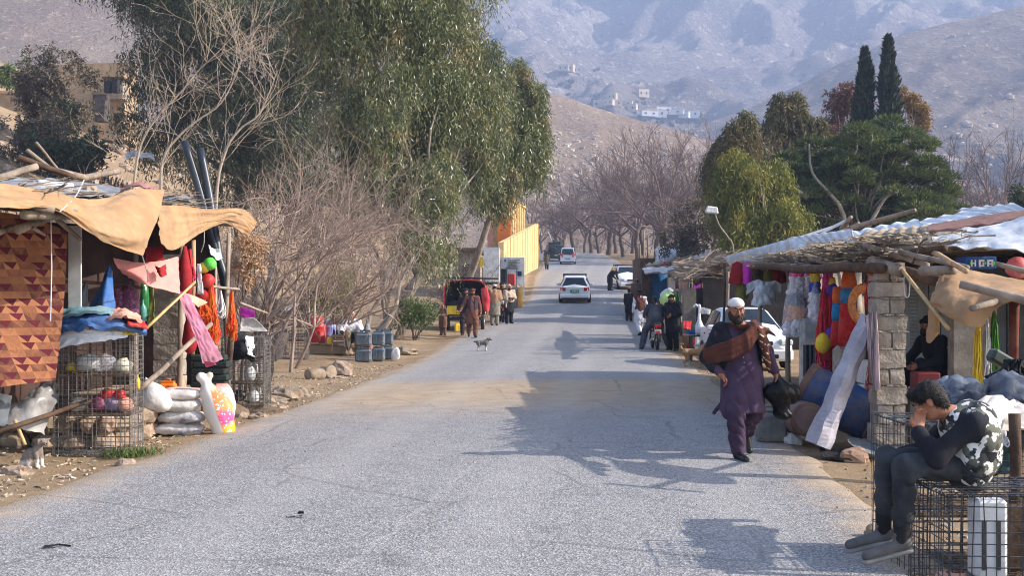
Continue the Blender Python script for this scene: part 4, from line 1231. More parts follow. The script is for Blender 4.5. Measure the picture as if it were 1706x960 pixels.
rock("small round pale stone weighing down the plastic on the left stall roof", P(150, 322, 13.9) - Vector((0, 0, .03)), (.1, .1, .08), 2, cat="stone")
# awnings
cloth("large tan canvas awning sagging over the patterned carpet", [
 [P(-70, 300, 10.4), P(30, 311, 11.2), P(110, 325, 12.2), P(160, 334, 12.8), P(215, 318, 13.5), P(272, 316, 14.1)],
 [P(-70, 316, 10.2), P(30, 326, 11.0), P(105, 338, 11.9), P(160, 352, 12.6), P(218, 340, 13.1), P(268, 345, 13.8)],
 [P(-70, 332, 10.0), P(30, 337, 10.8), P(105, 347, 11.7), P(165, 378, 12.3), P(215, 392, 12.7), P(252, 390, 13.2)],
 [P(-70, 346, 9.8), P(30, 346, 10.7), P(95, 350, 11.6), P(150, 388, 12.2), P(195, 412, 12.6), P(237, 426, 13.0)]], m_tan, 30, 50, .02, 7, 1, .005, name="awning", cat="awning", crease=.012)
cloth("smaller tan canvas awning with a pointed tip beside the black poles", [
 [P(264, 342, 14.3), P(300, 343, 15.2), P(345, 348, 16.4), P(385, 347, 17.4), P(408, 350, 18.2), P(428, 370, 18.8)],
 [P(264, 372, 14.0), P(295, 376, 14.8), P(340, 368, 16.2), P(380, 362, 17.3), P(404, 368, 18.1), P(423, 380, 18.7)],
 [P(268, 406, 13.8), P(290, 416, 14.5), P(335, 388, 16.0), P(372, 372, 17.2), P(395, 382, 18.0), P(412, 394, 18.6)]], m_tan, 24, 40, .02, 7, 4, .005, name="awning", cat="awning", crease=.015)
for i, (a, b, Da, Db, lb) in enumerate([((237, 426), (246, 470), 13, 14, "thin cord tied to the low corner of the large tan awning"), ((340, 380), (335, 420), 16.3, 16.6, "thin cord tied under the small tan awning"), ((100, 352), (140, 300), 11.5, 13.5, "thin white cord lying over the large tan awning")]):
 mb = MB(); A, Bq = P(*a, Da), P(*b, Db); mb.tube(catmull([A, A.lerp(Bq, .5) + Vector((.02, 0, -.03)), Bq], 8), .006, 5); mb.thing("cord", m_wsack, lb, "cord")
# patterned carpet curtain
cloth("brown patchwork carpet with dark red triangles hanging as a curtain", [
 [P(-80, 345, 12.9), P(-20, 352, 12.6), P(40, 360, 12.7), P(113, 385, 12.9)],
 [P(-80, 500, 12.8), P(-20, 500, 12.5), P(40, 500, 12.65), P(106, 505, 12.85)],
 [P(-80, 655, 12.7), P(-20, 648, 12.4), P(40, 640, 12.6), P(92, 634, 12.8)]], m_curt, 22, 22, .015, 4, 2, .02, name="carpet", cat="carpet", fdir='v')
mb = MB(); mb.tube([P(85, 362, 12.2), P(86, 450, 12.2), P(84, 535, 12.25)], .006, 5); mb.thing("cord", m_white, "thin white cord hanging in front of the patterned carpet", "cord")
mb = MB(); mb.box(P(125, 450, 13.6), (.14, .03, 1.0)); mb.thing("panel", m_white, "narrow white panel behind the right edge of the patterned carpet", "panel")
cloth("torn silver plastic sheeting slumped below the carpet", [
 [P(70, 640, 13.3), P(84, 636, 13.3), P(95, 640, 13.4)], [P(30, 672, 13), P(62, 662, 13), P(92, 672, 13.2)], [P(-15, 705, 12.8), P(30, 712, 12.8), P(70, 725, 13.0)]], m_silver, 14, 14, .06, 8, 1, name="plastic_sheet", fdir='u', crease=.05)
cloth("sagging grey netting at the far left under the carpet", [[P(-30, 650, 12.9), P(20, 660, 12.9)], [P(-30, 700, 12.7), P(10, 712, 12.7)]], m_grey, 8, 8, .04, 6, 3)
# stall back: dark hangings
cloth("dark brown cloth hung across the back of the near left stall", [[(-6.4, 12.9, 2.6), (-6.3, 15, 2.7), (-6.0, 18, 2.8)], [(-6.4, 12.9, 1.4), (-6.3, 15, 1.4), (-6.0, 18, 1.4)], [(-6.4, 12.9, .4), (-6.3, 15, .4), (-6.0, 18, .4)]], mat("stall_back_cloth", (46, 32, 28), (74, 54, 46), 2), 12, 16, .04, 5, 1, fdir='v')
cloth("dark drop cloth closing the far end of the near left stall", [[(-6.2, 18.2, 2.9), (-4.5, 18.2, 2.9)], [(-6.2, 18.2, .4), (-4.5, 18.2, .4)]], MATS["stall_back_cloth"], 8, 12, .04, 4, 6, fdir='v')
# goods hanging inside
pole("horizontal dark rail across the stall above the blue bundle", P(106, 466, 13.9), P(238, 480, 14.6), .022, m_dwood, .02, "rail", "rail")
cloth("grey cloth bag hung to a point beside the carpet", [[P(143, 468, 14.1), P(145, 468, 14.1), P(147, 468, 14.1)], [P(127, 500, 14), P(136, 500, 13.9), P(146, 500, 14)], [P(112, 528, 14), P(130, 530, 13.85), P(147, 528, 14)]], m_grey, 10, 10, .03, 5, 3, fdir='v')
cloth("bright blue cloth hanging to a point from the rail", [[P(181, 444, 14.1), P(183, 444, 14.1), P(185, 444, 14.1)], [P(163, 485, 14), P(176, 480, 13.85), P(189, 485, 14)], [P(146, 522, 13.9), P(170, 526, 13.75), P(191, 524, 13.95)]], m_blue, 12, 14, .035, 5, 8, fdir='v')
for i, (px, py, lb) in enumerate([(199, 508, "net bag of dark onions next to the blue hanging cloth"), (217, 506, "net bag of purple onions next to the wooden stall post")]):
 t = empty("onion_bag", P(px, py + 28, 14.4), label=lb, cat="bag", group="net bags of onions on the rail")
 mb = MB(); rng = random.Random(i)
 for k in range(46):
  a = rng.uniform(0, 6.28); z = rng.uniform(-.17, .17); r = .085 * math.sqrt(max(.1, 1 - (z / .2) ** 2)) * rng.uniform(.6, 1)
  mb.ball(P(px, py, 14.4) + Vector((math.cos(a) * r, math.sin(a) * r, z)), .036, 5)
 mb.build("onions", m_onion, t, True)
 mb = MB(); mb.lathe([(.02, -.2), (.1, -.15), (.118, 0), (.1, .12), (.03, .2), (.015, .26)], P(px, py, 14.4), n=12); mb.build("net", m_net, t, True)
def bottle(label, base, h, r, m, group=None, cap=None):
 mb = MB(); mb.lathe([(r, 0), (r, h * .55), (r * .85, h * .66), (r * .32, h * .8), (r * .3, h * .98), (r * .36, h)], base, n=10)
 return mb.thing("bottle", m, label, "bottle", group, True)
bottle("large green bottle behind the wooden post in the left stall", P(239, 528, 15), .55, .07, m_green)
bottle("small teal bottle in front of the large green bottle", P(238, 535, 14.7), .26, .045, mat("teal_glass", (70, 130, 120), (100, 160, 150), 4, rough=.3))
stick(st, P(228, 470, 14.6), P(226, 545, 14.6), .05, m_lwood, "post", .01, 8)
cloth("green and yellow cords dangling by the block column", [[P(250, 470, 15.2), P(256, 470, 15.2)], [P(246, 540, 15.2), P(258, 545, 15.2)]], mat("dull_green_cloth", (60, 84, 40), (150, 140, 60), 20), 8, 6, .03, 6, 2)
cloth("red cloth folded under the awning at the top of the stall", [[P(243, 412, 14.6), P(272, 410, 14.7)], [P(243, 440, 14.5), P(272, 436, 14.6)]], m_dred, 6, 8, .02, 5, 1)
# the long props
pole("long dark pole slanting across the front of the wire cage", P(-10, 722, 12.4), P(236, 640, 13.9), .03, m_dwood, .02)
pole("dark leaning branch crossing the white sacks up to the pink strip", P(225, 655, 14.1), P(352, 540, 15.6), .035, m_wood, .03)
pole("pale thin pole slanting up to the knot of the pink cloth", P(243, 548, 14.2), P(325, 470, 15.0), .02, m_bamboo, .01)
pole("short pale prop stick under the dark pole at far left", P(24, 700, 12.7), P(42, 742, 12.7), .022, m_bamboo, .01, "stick", "stick")
# pink cloths
cloth("salmon pink cloth stretched under the awning with a hole in it", [
 [P(188, 430, 14.3), P(225, 437, 14.3), P(262, 436, 14.4), P(296, 428, 14.7)],
 [P(196, 446, 14.1), P(232, 456, 14.1), P(266, 458, 14.3), P(298, 455, 14.6)],
 [P(215, 462, 14.2), P(246, 476, 14.1), P(276, 484, 14.3), P(300, 490, 14.6)]], m_pink, 14, 20, .018, 6, 3, .008)
cloth("dark red rag showing through the hole of the salmon cloth", [[P(258, 441, 14.2), P(266, 446, 14.15), P(276, 440, 14.25)], [P(264, 458, 14.15), P(270, 462, 14.1), P(278, 458, 14.2)]], m_dred, 8, 8, .02, 6, 1)
cloth("long pale pink strip of cloth hanging from the knot of poles", [
 [P(294, 484, 14.9), P(304, 487, 14.92), P(316, 494, 14.95)], [P(312, 530, 14.75), P(322, 530, 14.76), P(334, 528, 14.8)],
 [P(328, 570, 14.65), P(340, 570, 14.67), P(354, 566, 14.7)], [P(338, 606, 14.6), P(354, 606, 14.6), P(372, 598, 14.64)]], m_hpink, 30, 14, .016, 9, 4, .003)
cloth("pink corner of cloth blown right beside the long pink strip", [[P(300, 486, 15), P(325, 494, 15.1), P(346, 504, 15.2)], [P(308, 498, 14.9), P(322, 505, 15), P(330, 512, 15.1)]], m_rose, 8, 10, .01, 5, 4, .006)
cloth("deep pink hem end folded at the foot of the long pink strip", [[P(340, 602, 14.55), P(356, 604, 14.5)], [P(343, 613, 14.55), P(360, 608, 14.5)]], mat("deep_pink_cloth", (214, 80, 110), (228, 104, 130), 4), 5, 6, .01, 5, 4, .006)
# ropes and bright goods right of the pink strip
pole("horizontal grey rail carrying the orange ropes", P(318, 474, 16.6), P(398, 482, 17.6), .022, m_wood, .02, "rail", "rail")
hank("bushy hank of orange rope, the largest one on the rail", P(352, 466, 16.8), .95, .2, m_orope, 90, .006, kink=.025)
hank("thinner hank of orange rope at the right end of the rail", P(386, 486, 17.2), .72, .12, m_orope, 40, .006, kink=.02)
hank("white rope hank between the two orange ones", P(368, 484, 17), .4, .12, m_wsack, 26, .008)
hank("red cords hanging in a bunch under the small awning", P(316, 415, 16.2), .5, .13, m_rrope, 46, .007, kink=.015)
hank("orange rope tangle behind the pink corner cloth", P(338, 500, 16), .26, .16, m_orope, 40, .006, kink=.03)
for i, (px, py, r, m_, lb) in enumerate([(346, 468, .1, m_red, "red ball hanging above the orange rope"), (350, 440, .09, m_lgreen, "bright green ball hanging near the black poles"), (340, 446, .08, m_yel, "yellow-orange ball left of the bright green ball"), (336, 492, .09, m_dred, "deep red ball behind the knot of poles")]):
 mb = MB(); mb.ball(P(px, py, 16.7), r, 8, .1, 2, i); mb.thing("ball", m_, lb, "ball", None, True)
cloth("white rag tied below the small awning by the black poles", [[P(347, 408, 16.9), P(356, 414, 16.9), P(366, 414, 16.9)], [P(352, 424, 16.8), P(360, 434, 16.8), P(370, 430, 16.9)]], m_wsack, 8, 8, .03, 6, 5)
cloth("white cloth roll hanging beside the red cords", [[P(328, 440, 16.3), P(334, 440, 16.3)], [P(330, 490, 16.2), P(338, 490, 16.2)]], m_wsack, 8, 6, .02, 5, 2, .03)
for px, py, h, w, m_, lb in [(308, 505, .75, .1, m_dred, "dark red bag hanging by the knot of poles, upper one"), (316, 590, .55, .1, m_dred, "dark red bag hanging beside the wooden post, lower one")]:
 mb = MB(); mb.lathe([(.02, h), (w * .7, h * .7), (w, h * .3), (w * .8, .05), (.02, 0)], P(px, py, 15.8), n=12); mb.thing("bag", m_, lb, "bag", None, True)
for i, (a, b, lb) in enumerate([((307, 236), (378, 480), "left one of the two black plastic pipes leaning by the awning tip"), ((333, 248), (376, 490), "right one of the two black plastic pipes leaning by the awning tip")]):
 mb = MB(); A, Bq = P(*a, 18.3), P(*b, 18.0); mb.tube(catmull([A, A.lerp(Bq, .3) + Vector((.02, 0, -.02)), A.lerp(Bq, .7), Bq, Bq + Vector((.05, 0, -.9))], 14), .062, 12); mb.thing("pipe", m_bpipe, lb, "pipe", "black pipes leaning at the stall", True)
# ---- wire cage with bundles
cz = on(-4.62, 13.2)
cage("tall three-tier wire cage in front of the patterned carpet, under the blue bundle", cz, .84, .47, 1.37, .053, .0038, m_wire, (.46, .9))
for i, (px, py, r, m_, lb) in enumerate([
 (130, 668, .1, mat("cream_bag", (206, 190, 172), (230, 218, 204), 6), "round cream plastic bundle on the middle shelf of the tall cage"),
 (165, 664, .12, m_onion, "purple net sack on the middle shelf of the tall cage, left one"), (190, 668, .11, mat("lilac_net", (128, 108, 142), (160, 140, 168), 9), "lilac bundle on the middle shelf of the tall cage"), (208, 660, .1, m_rose, "pink bundle at the right of the middle shelf of the tall cage"),
 (108, 660, .11, m_gdark, "dark bundle at the left of the middle shelf of the tall cage"), (180, 640, .08, m_red, "bright red packet high on the middle shelf of the tall cage"), (200, 642, .07, m_red, "red packet by the right wires of the tall cage"),
 (145, 603, .13, m_wsack, "white plastic bag on the top shelf of the tall cage, left one"), (175, 600, .13, m_clear, "clear plastic bag on the top shelf of the tall cage"), (205, 606, .1, mat("pale_yellow_bag", (214, 206, 176), (232, 226, 204), 7), "pale yellow bag on the top shelf of the tall cage, right one"),
 (120, 606, .07, m_yel, "small yellow packet in the top left of the tall cage")]):
 zs = cz.z + (.47 if py > 630 else .91)
 p = P(px, py, 13.42); mb = MB(); mb.ball((p.x, p.y, zs + r * .8 + (.14 if py in (640, 642) else 0)), (r, r * .9, r * .85), 8, .35, 2.2, i * 3.1, .8); mb.thing("bundle", m_, lb, "bundle", "bundles stored in the tall wire cage", True)
for i, (px, py, rr) in enumerate([(120, 735, .16), (165, 728, .2), (205, 733, .17), (150, 700, .14)]):
 p = on(P(px, py, 13.9).x, 13.92); mb = MB()
cloth("crumpled blue cloth bundle on top of the tall wire cage", [
 [P(84, 532, 13.5), P(130, 520, 13.6), P(180, 522, 13.7), P(238, 540, 13.7)], [P(92, 543, 13.25), P(130, 530, 13.2), P(180, 532, 13.2), P(240, 548, 13.4)],
 [P(100, 552, 13.15), P(140, 545, 13.0), P(190, 547, 13.0), P(244, 556, 13.2)]], m_blue, 16, 24, .06, 5, 3, .05, crease=.04)
cloth("faded teal cloth over the blue bundle on the tall cage", [[P(100, 520, 13.6), P(130, 514, 13.6), P(175, 514, 13.7), P(206, 524, 13.7)], [P(105, 530, 13.2), P(135, 522, 13.1), P(175, 522, 13.1), P(200, 530, 13.3)]], m_teal, 10, 16, .03, 5, 9, .03, crease=.03)
cloth("salmon cloth lying at the right of the blue bundle", [[P(178, 522, 13.5), P(205, 516, 13.6), P(230, 526, 13.6)], [P(180, 533, 13.05), P(208, 526, 13.0), P(236, 538, 13.2)]], m_rose, 10, 12, .035, 5, 2, .03, crease=.03)
cloth("red cloth edge under the salmon cloth on the tall cage", [[P(212, 530, 13.4), P(240, 536, 13.5)], [P(212, 540, 13.0), P(246, 548, 13.1)]], m_red, 8, 10, .03, 5, 7, .02)
cloth("thin white plastic draped over the front top of the tall cage", [[P(84, 552, 13.3), P(130, 550, 13.1), P(175, 549, 13.1), P(216, 552, 13.2)], [P(84, 570, 13.15), P(130, 559, 13.1), P(175, 560, 13.08), P(214, 558, 13.15)], [P(90, 594, 13.1), P(108, 578, 13.08), P(160, 570, 13.06), P(212, 562, 13.12)]], mat("white_film", (206, 204, 206), (232, 232, 236), 6, rough=.3, spec=.5), 12, 22, .03, 8, 4, .006, crease=.04, name="plastic_sheet")
cloth("yellow lace cloth under the blue bundle at the right of the cage", [[P(178, 548, 13.15), P(222, 550, 13.2)], [P(180, 557, 13.1), P(224, 558, 13.15)]], m_yel, 6, 12, .02, 9, 1, .008)
bottle("yellow squeeze bottle hanging on the right side of the tall cage", P(229, 648, 13.5), .16, .03, m_yel)
# ---- sacks, crate, jerrycan
by = 15.35
t = empty("wooden_crate", on(-4.72, 15.1), .1, "small slatted raw wood crate under the white bag", "crate")
for z in (.05, .27):
 for sx in (-1, 1): mb = MB(); mb.box((0, sx * .13, z), (.28, .02, .035)); mb.build("rail", m_lwood, t, local=True)
for x in (-.11, 0, .11):
 for sx in (-1, 1): mb = MB(); mb.box((x, sx * .145, .16), (.055, .012, .3)); mb.build("slat", m_lwood, t, local=True)
for x in (-.1, -.03, .04, .11): mb = MB(); mb.box((x, 0, .302), (.06, .28, .014)); mb.build("slat", m_lwood, t, local=True)
s = SDF(); cb = P(255, 676, 15.15)
s.ell((0, 0, .17), (.2, .17, .18), .05).cap((-.02, 0, .28), (-.09, 0, .42), .1, .02, .08).ell((.12, 0, .1), (.12, .13, .1), .05)
t = empty("plastic_bag", (cb.x, cb.y, gz(-4.72, 15.1) + .31), 0, "big white knotted plastic bag sitting on the raw wood crate", "bag")
s.mesh("bag", m_wsack, t, .02, .006, 9, 3)
gs = "white flour sacks piled by the road"
m_wsk2 = mat("blue_print_sack", (204, 201, 200), (96, 110, 160), 2.6, rough=.6, lo=.6, hi=.66, bump=.6, bscale=12, bdist=.03)
zz = gz(-4.3, by)
m_psack = mat("pink_print_sack", (232, 160, 148), (236, 228, 224), 2.2, rough=.6, lo=.42, hi=.5)
sack("lowest white sack of the pile by the road", (-4.25, by, zz), .62, .42, .165, m_wsk2, .05, gs, seed=2)
sack("middle white sack of the pile by the road", (-4.22, by, zz + .155), .58, .42, .16, m_wsk2, -.06, gs, seed=5)
sack("third white sack from the ground in the pile, under the pink printed one", (-4.27, by, zz + .3), .6, .42, .17, m_wsack, .04, gs, seed=9)
sack("topmost sack of the pile, with pale red print on top", (-4.24, by + .05, zz + .45), .58, .44, .15, m_psack, -.04, gs, seed=12)
t = empty("upright_sack", on(-3.82, by - .05), 0, "upright white and orange printed sack with a tied neck, right of the pile", "sack")
s = SDF(); s.chain([(.14, 0, .06), (.08, 0, .3), (-.04, 0, .52)], [.15, .17, .12], .06, (1, .8, 1)).cap((-.05, 0, .55), (-.08, 0, .66), .07, .03, .05).cap((-.08, 0, .66), (-.15, .01, .72), .035, .06, .04).cap((-.09, 0, .68), (-.03, .0, .74), .03, .045, .05, (1, .5, 1))
m_prn, N, L, B = nodes_of("orange_pink_print")
tcn = N.new("ShaderNodeTexCoord").outputs["Object"]; sx_ = N.new("ShaderNodeSeparateXYZ"); L.new(tcn, sx_.inputs[0])
nn = n_noise(N, L, tcn, 9, 3); c = n_ramp(N, L, n_math(N, L, 'ADD', sx_.outputs[2], n_math(N, L, 'MULTIPLY', n_math(N, L, 'SUBTRACT', nn, .5), .25)), [(.1, (246, 176, 20)), (.16, (232, 70, 140)), (.28, (238, 110, 150)), (.3, (236, 150, 80)), (.55, (238, 120, 70)), (.7, (240, 214, 190))])
wht = N.new("ShaderNodeRGB"); wht.outputs[0].default_value = lin((236, 232, 228))
side = n_math(N, L, 'ADD', sx_.outputs[0], n_math(N, L, 'MULTIPLY', sx_.outputs[2], .32))
c = n_mix(N, L, n_range(N, L, side, .16, .19), wht.outputs[0], c)
c = n_mix(N, L, n_math(N, L, 'MULTIPLY', n_range(N, L, n_noise(N, L, tcn, 26, 2), .58, .62), n_range(N, L, side, .18, .2)), c, wht.outputs[0])
L.new(c, B.inputs["Base Color"]); B.inputs["Roughness"].default_value = .55
s.mesh("sack_body", m_prn, t, .016, .005, 10, 2)
t2 = sack("pink printed sack lying behind the upright one", (-3.78, by + .35, gz(-3.8, by)), .32, .3, .55, m_psack, .2, seed=20)
jerrycan("bright orange jerrycan on the stone plinth behind the sacks", (-4.6, 16.05, zt + .37), .22, .16, .29, m_orange, .1)
bottle("small pale jar standing behind the orange jerrycan", (-4.5, 16.3, zt + .5), .2, .06, m_lwood)
mb = MB()
for i in range(5): mb.bbox(P(350 + 4 * (i % 2), 640 - 11 * i, 17.2), (.5, .3, .09), .02)
mb.thing("crate_stack", mat("dark_green_plastic", (30, 40, 38), (48, 58, 54), 5), "dark green plastic crate behind the upright sack", "crate")
# stones and litter by the near stall
rock("small flat brick-like stone on the kerb below the tall cage", on(-3.98, 12.35, -.03), (.1, .08, .07), 4, None, "stone")
rock("low grey stone beside the puppy", on(-4.9, 11.9, -.02), (.16, .1, .07), 7, None, "stone")
# ---- the second cage stand further along
t2b = empty("earth_mound", on(-3.95, 17.9), label="dark earth mound with loose stones under the second wire cage", cat="mound")
mb = MB(); c = on(-3.98, 18.0, -.12); mb.ball(c, (.62, .55, .3), 10, .4, 2.2, 4); mb.build("soil", m_soil, t2b)
for i in range(8):
 mb = MB(); a = i * .8; mb.ball(c + Vector((math.cos(a) * .48, math.sin(a) * .42 - .05, .1)), (.14, .11, .09), 5, .4, 1.8, i); mb.build("stone", m_stone, t2b)
cage("wire cage on the earth mound, holding black and white goods", on(-3.98, 17.75, .14), .62, .5, 1.02, .06, .0048, m_wire, (.34, .72))
zc = gz(-3.98, 17.75) + .14
for i, (dx, z, h, m_, lb) in enumerate([(.05, .36, .3, m_white, "white plastic jug on the middle shelf of the cage on the mound"), (.1, .03, .27, m_white, "white plastic jug at the bottom of the cage on the mound"), (-.12, .03, .2, m_gdark, "dark pot at the bottom of the cage on the mound")]):
 t = empty("jug", (-3.98 + dx, 18.0, zc + z), 0, lb, "jug")
 mb = MB(); mb.lathe([(.05, 0), (.085, h * .15), (.09, h * .5), (.04, h * .75), (.032, h * .95), (.045, h)], (0, 0, 0), n=12); mb.build("body", m_, t, True, True)
 mb = MB(); mb.tube([(.04, 0, h * .9), (.11, 0, h * .8), (.11, 0, h * .5), (.085, 0, h * .4)], .012, 6); mb.build("handle", m_, t, True, True)
cloth("black and white cloth piled on the top shelf of the cage on the mound", [[P(385, 562, 17.7), P(405, 556, 17.8), P(424, 566, 17.9)], [P(383, 585, 17.6), P(402, 580, 17.5), P(425, 590, 17.6)], [P(386, 600, 17.7), P(408, 598, 17.6), P(424, 602, 17.7)]], m_black, 12, 12, .05, 5, 2, .03, crease=.03)
cloth("white cloth fold beside the black cloth in the cage on the mound", [[P(408, 560, 17.6), P(422, 562, 17.7)], [P(412, 590, 17.5), P(424, 596, 17.6)]], m_wsack, 8, 8, .03, 5, 6, .02)
cage("upright grey wire rack right behind the cage on the mound", on(-4.2, 20.3), .34, .1, 1.25, .06, .006, m_wire, (), top=False, faces="f", rim=False, bottom=False)
stick(st, P(385, 560, 17.2), on(-4.25, 17.6), .05, m_dwood, "post", .03, 7)
cloth("magenta cloth with a white hem hanging below the grey rail", [[P(400, 512, 19), P(412, 514, 19), P(424, 518, 19)], [P(401, 528, 19), P(412, 530, 19), P(424, 528, 19)]], m_mag, 6, 8, .015, 4, 2)
cloth("white cloth hanging beneath the magenta one", [[P(402, 530, 19.1), P(424, 530, 19.1)], [P(400, 552, 19.1), P(446, 552, 19.3)]], m_wsack, 6, 8, .02, 4, 4)
pole("pale rail sloping down above the magenta cloth", P(400, 505, 18.8), P(445, 522, 20.2), .022, m_wood, .01, "rail", "rail")
# ---- the draped trunk, third cage, drums, drinks counter
t = empty("tree_stump", on(-6.15, 29.6), label="thick leaning tree trunk behind the dark draped cloth", cat="tree")
mb = MB(); limb(mb, on(-6.15, 29.9, -.1), P(428, 470, 30), .22, .16, .06, 9, 6, seed=2); limb(mb, P(445, 520, 30), P(455, 420, 30.5), .14, .09, .08, 8, 6, seed=5); limb(mb, P(440, 512, 30.1), P(505, 495, 30.3), .12, .1, .05, 8, 5, seed=7); mb.build("trunk", m_bark, t, True)
cloth("dark grey cloth draped over the trunk like a shawl", [[P(446, 502, 29.6), P(458, 500, 29.5), P(472, 502, 29.6)], [P(440, 545, 29.4), P(458, 545, 29.1), P(478, 545, 29.5)], [P(443, 600, 29.4), P(460, 602, 29.1), P(476, 585, 29.5)]], m_gdark, 16, 12, .07, 5, 4, .03, fdir='v')
cloth("beige rag over the top bar of the far wire cage", [[P(472, 500, 32.6), P(490, 498, 32.6), P(500, 505, 32.6)], [P(476, 525, 32.4), P(484, 530, 32.4), P(492, 520, 32.4)]], m_wsack, 10, 8, .05, 5, 2, .012)
cage("far wire cage beside the draped trunk", on(-6.0, 32.6), .74, .7, 1.62, .085, .008, m_wire, (.5, 1.05), rim=False)
def drum(label, base, r, h, m, rz=0, group=None, n=18):
 t = empty("drum", base, rz, label, "drum", group)
 mb = MB(); mb.lathe([(r * .9, 0), (r, h * .05), (r, h * .32), (r * 1.03, h * .34), (r, h * .36), (r, h * .64), (r * 1.03, h * .66), (r, h * .68), (r * .97, h * .93), (r * .8, h * .985)], (0, 0, 0), n=n); mb.build("body", m, t, True, True)
 mb = MB(); mb.lathe([(r * .78, h * .98), (r * .82, h), (r * .7, h * 1.02)], (0, 0, 0), n=n); mb.build("lid", m, t, True, True)
 return t
ct = empty("drinks_counter", on(-5.3, 35), label="low mud-brick counter under the red drum and the bottles", cat="counter")
mb = MB(); mb.bbox(on(-5.35, 35.2, .13), (1.15, .6, .28), .03); mb.build("base", m_mud, ct)
for i in range(4): mb = MB(); mb.bbox(on(-5.75 + .28 * i, 34.92, .3), (.26, .1, .06), .012); mb.build("slab", m_stone, ct)
zc = gz(-5.3, 35) + .3
drum("red plastic drum on the counter by the far cage", (-5.72, 35.2, zc), .27, .76, m_red)
drum("blue-lilac drum partly behind the red drum", (-5.42, 35.6, zc), .2, .72, mat("lilac_plastic", (110, 118, 170), (140, 146, 190), 5, rough=.5))
t = empty("bottle_crate", (-4.99, 35.05, zc), 0, "wooden crate holding a row of dark blue bottles", "crate")
for z in (.04, .14, .24):
 mb = MB(); mb.box((0, -.13, z), (.5, .015, .08)); mb.build("slat", m_lwood, t, local=True)
for sx in (-1, 1): mb = MB(); mb.box((sx * .25, 0, .15), (.02, .27, .3)); mb.build("end_board", m_lwood, t, local=True)
for i in range(6):
 bottle("dark blue bottle standing in the wooden crate, %s from the left" % ["first", "second", "third", "fourth", "fifth", "sixth"][i], (-5.2 + .084 * i, 35.05, zc + .12), .42, .036, mat("blue_bottle", (26, 34, 84), (46, 58, 112), 5, rough=.3), "dark blue bottles in the crate")
jerrycan("small yellow can at the end of the bottle crate", (-4.66, 34.9, zc + .12), .16, .12, .28, m_yel)
jerrycan("small yellow can low in front of the red drum", (-5.3, 34.85, zc), .14, .12, .22, m_yel)
mb = MB(); mb.sheet([[(-4.2, 34.5, gz(-4.2, 34.5) + .6), (-4.1, 34.5, gz(-4.2, 34.5) + .62)], [(-4.27, 34.4, gz(-4.2, 34.5)), (-4.02, 34.4, gz(-4.2, 34.5))]], 6, 6, .03, 4, 1, .05)
mb.thing("bag", m_red, "red bag standing between the seated man and the jerrycans", "bag")
for i in range(9):
 p = on(-4.75 + RN.uniform(0, .55), 34.5 + RN.uniform(-.1, .2), -.02); rock("loose brick-coloured stone at the seated man's feet, %s of the heap" % ["at the left end", "near the left end", "low in front", "on the left side", "in the middle", "on the right side", "high in the middle", "near the right end", "at the right end"][i], p, (.1, .08, .06), i * 2.2, "loose stones at the seated man's feet", "stone", mat("brick_stone", (150, 108, 86), (184, 142, 116), 6))
gj = "blue-grey jerrycans stacked by the road"
jz = gz(-3.9, 32.4)
for i, (x, y, k, lb) in enumerate([(-3.97, 32.1, 0, "blue-grey jerrycan at the bottom left of the stack, nearest the camera"), (-3.97, 32.1, 1, "blue-grey jerrycan at the top left of the stack, under the funnel"), (-3.66, 32.9, 0, "second blue-grey jerrycan on the ground, behind the front pair"), (-3.66, 32.9, 1, "upper blue-grey jerrycan behind the front pair"), (-3.48, 33.6, 0, "third blue-grey jerrycan on the ground, further right"), (-3.5, 33.6, 1, "upper blue-grey jerrycan at the right end of the stack")]):
 jerrycan(lb, (x, y, jz + k * .425), .43 if i < 2 else .34, .3, .42, m_jerry, .0, gj)
mb = MB(); mb.lathe([(.12, 0), (.1, .03), (.03, .2), (.025, .3)], (-3.88, 32.15, jz + .86), n=12); mb.thing("funnel", m_grey, "grey funnel upside down on the front jerrycan stack", "funnel", None, True)
sack("small white plastic bag leaning at the right of the jerrycans", on(-3.22, 33.2), .25, .2, .34, m_wsack, 0, seed=3)
gl = "round stones laid along the verge"
def logstone(label, a, b, r, seed):
 mb = MB(); a, b = Vector(a), Vector(b); pts = [a.lerp(b, q) for q in (0, .04, .35, .7, .96, 1)]
 mb.tube(pts, [r * .8, r * .95, r * 1.05, r, r * .95, r * .78], 12)
 mb.v = [v + Vector((mnoise.noise(v * 6 + Vector((seed, 0, 0))), mnoise.noise(v * 6 + Vector((0, seed, 0))), mnoise.noise(v * 6))) * r * .16 for v in mb.v]
 return mb.thing("stone_roller", m_stone, label, "stone", gl, True)
def GP(px, D, up): g = G(px, D); g.z += up; return g
logstone("log-like dark stone on the verge, nearest of the row", GP(512, 25.4, .09), GP(538, 25.7, .12), .13, 1)
logstone("pale-ended log-like stone, second of the row on the verge", GP(539, 26.4, .1), GP(553, 26.2, .14), .16, 2)
rock("large rounded green-grey boulder, last of the row on the verge", G(568, 27.2), (.27, .22, .2), 5, gl, "stone")
rock("flat pale stone in front of the large rounded boulder", G(560, 26.3) - Vector((0, 0, .03)), (.2, .14, .06), 8, gl, "stone")
for i, (px, D, r, lb) in enumerate([(478, 20.6, (.3, .22, .18), "large jagged rock beside the cage on the mound"), (500, 21.2, (.2, .16, .13), "pointed pale rock right of the jagged one"), (455, 20.2, (.26, .2, .1), "low flat rock left of the jagged one"), (520, 21.6, (.12, .1, .05), "small dark rock at the asphalt edge by the rocks"), (462, 18.3, (.16, .12, .09), "pale rock at the foot of the earth mound, on its right"), (430, 17.2, (.14, .1, .08), "rock at the foot of the earth mound, nearest the camera")]):
 rock(lb, G(px, D) - Vector((0, 0, .04)), r, 20 + i, None)
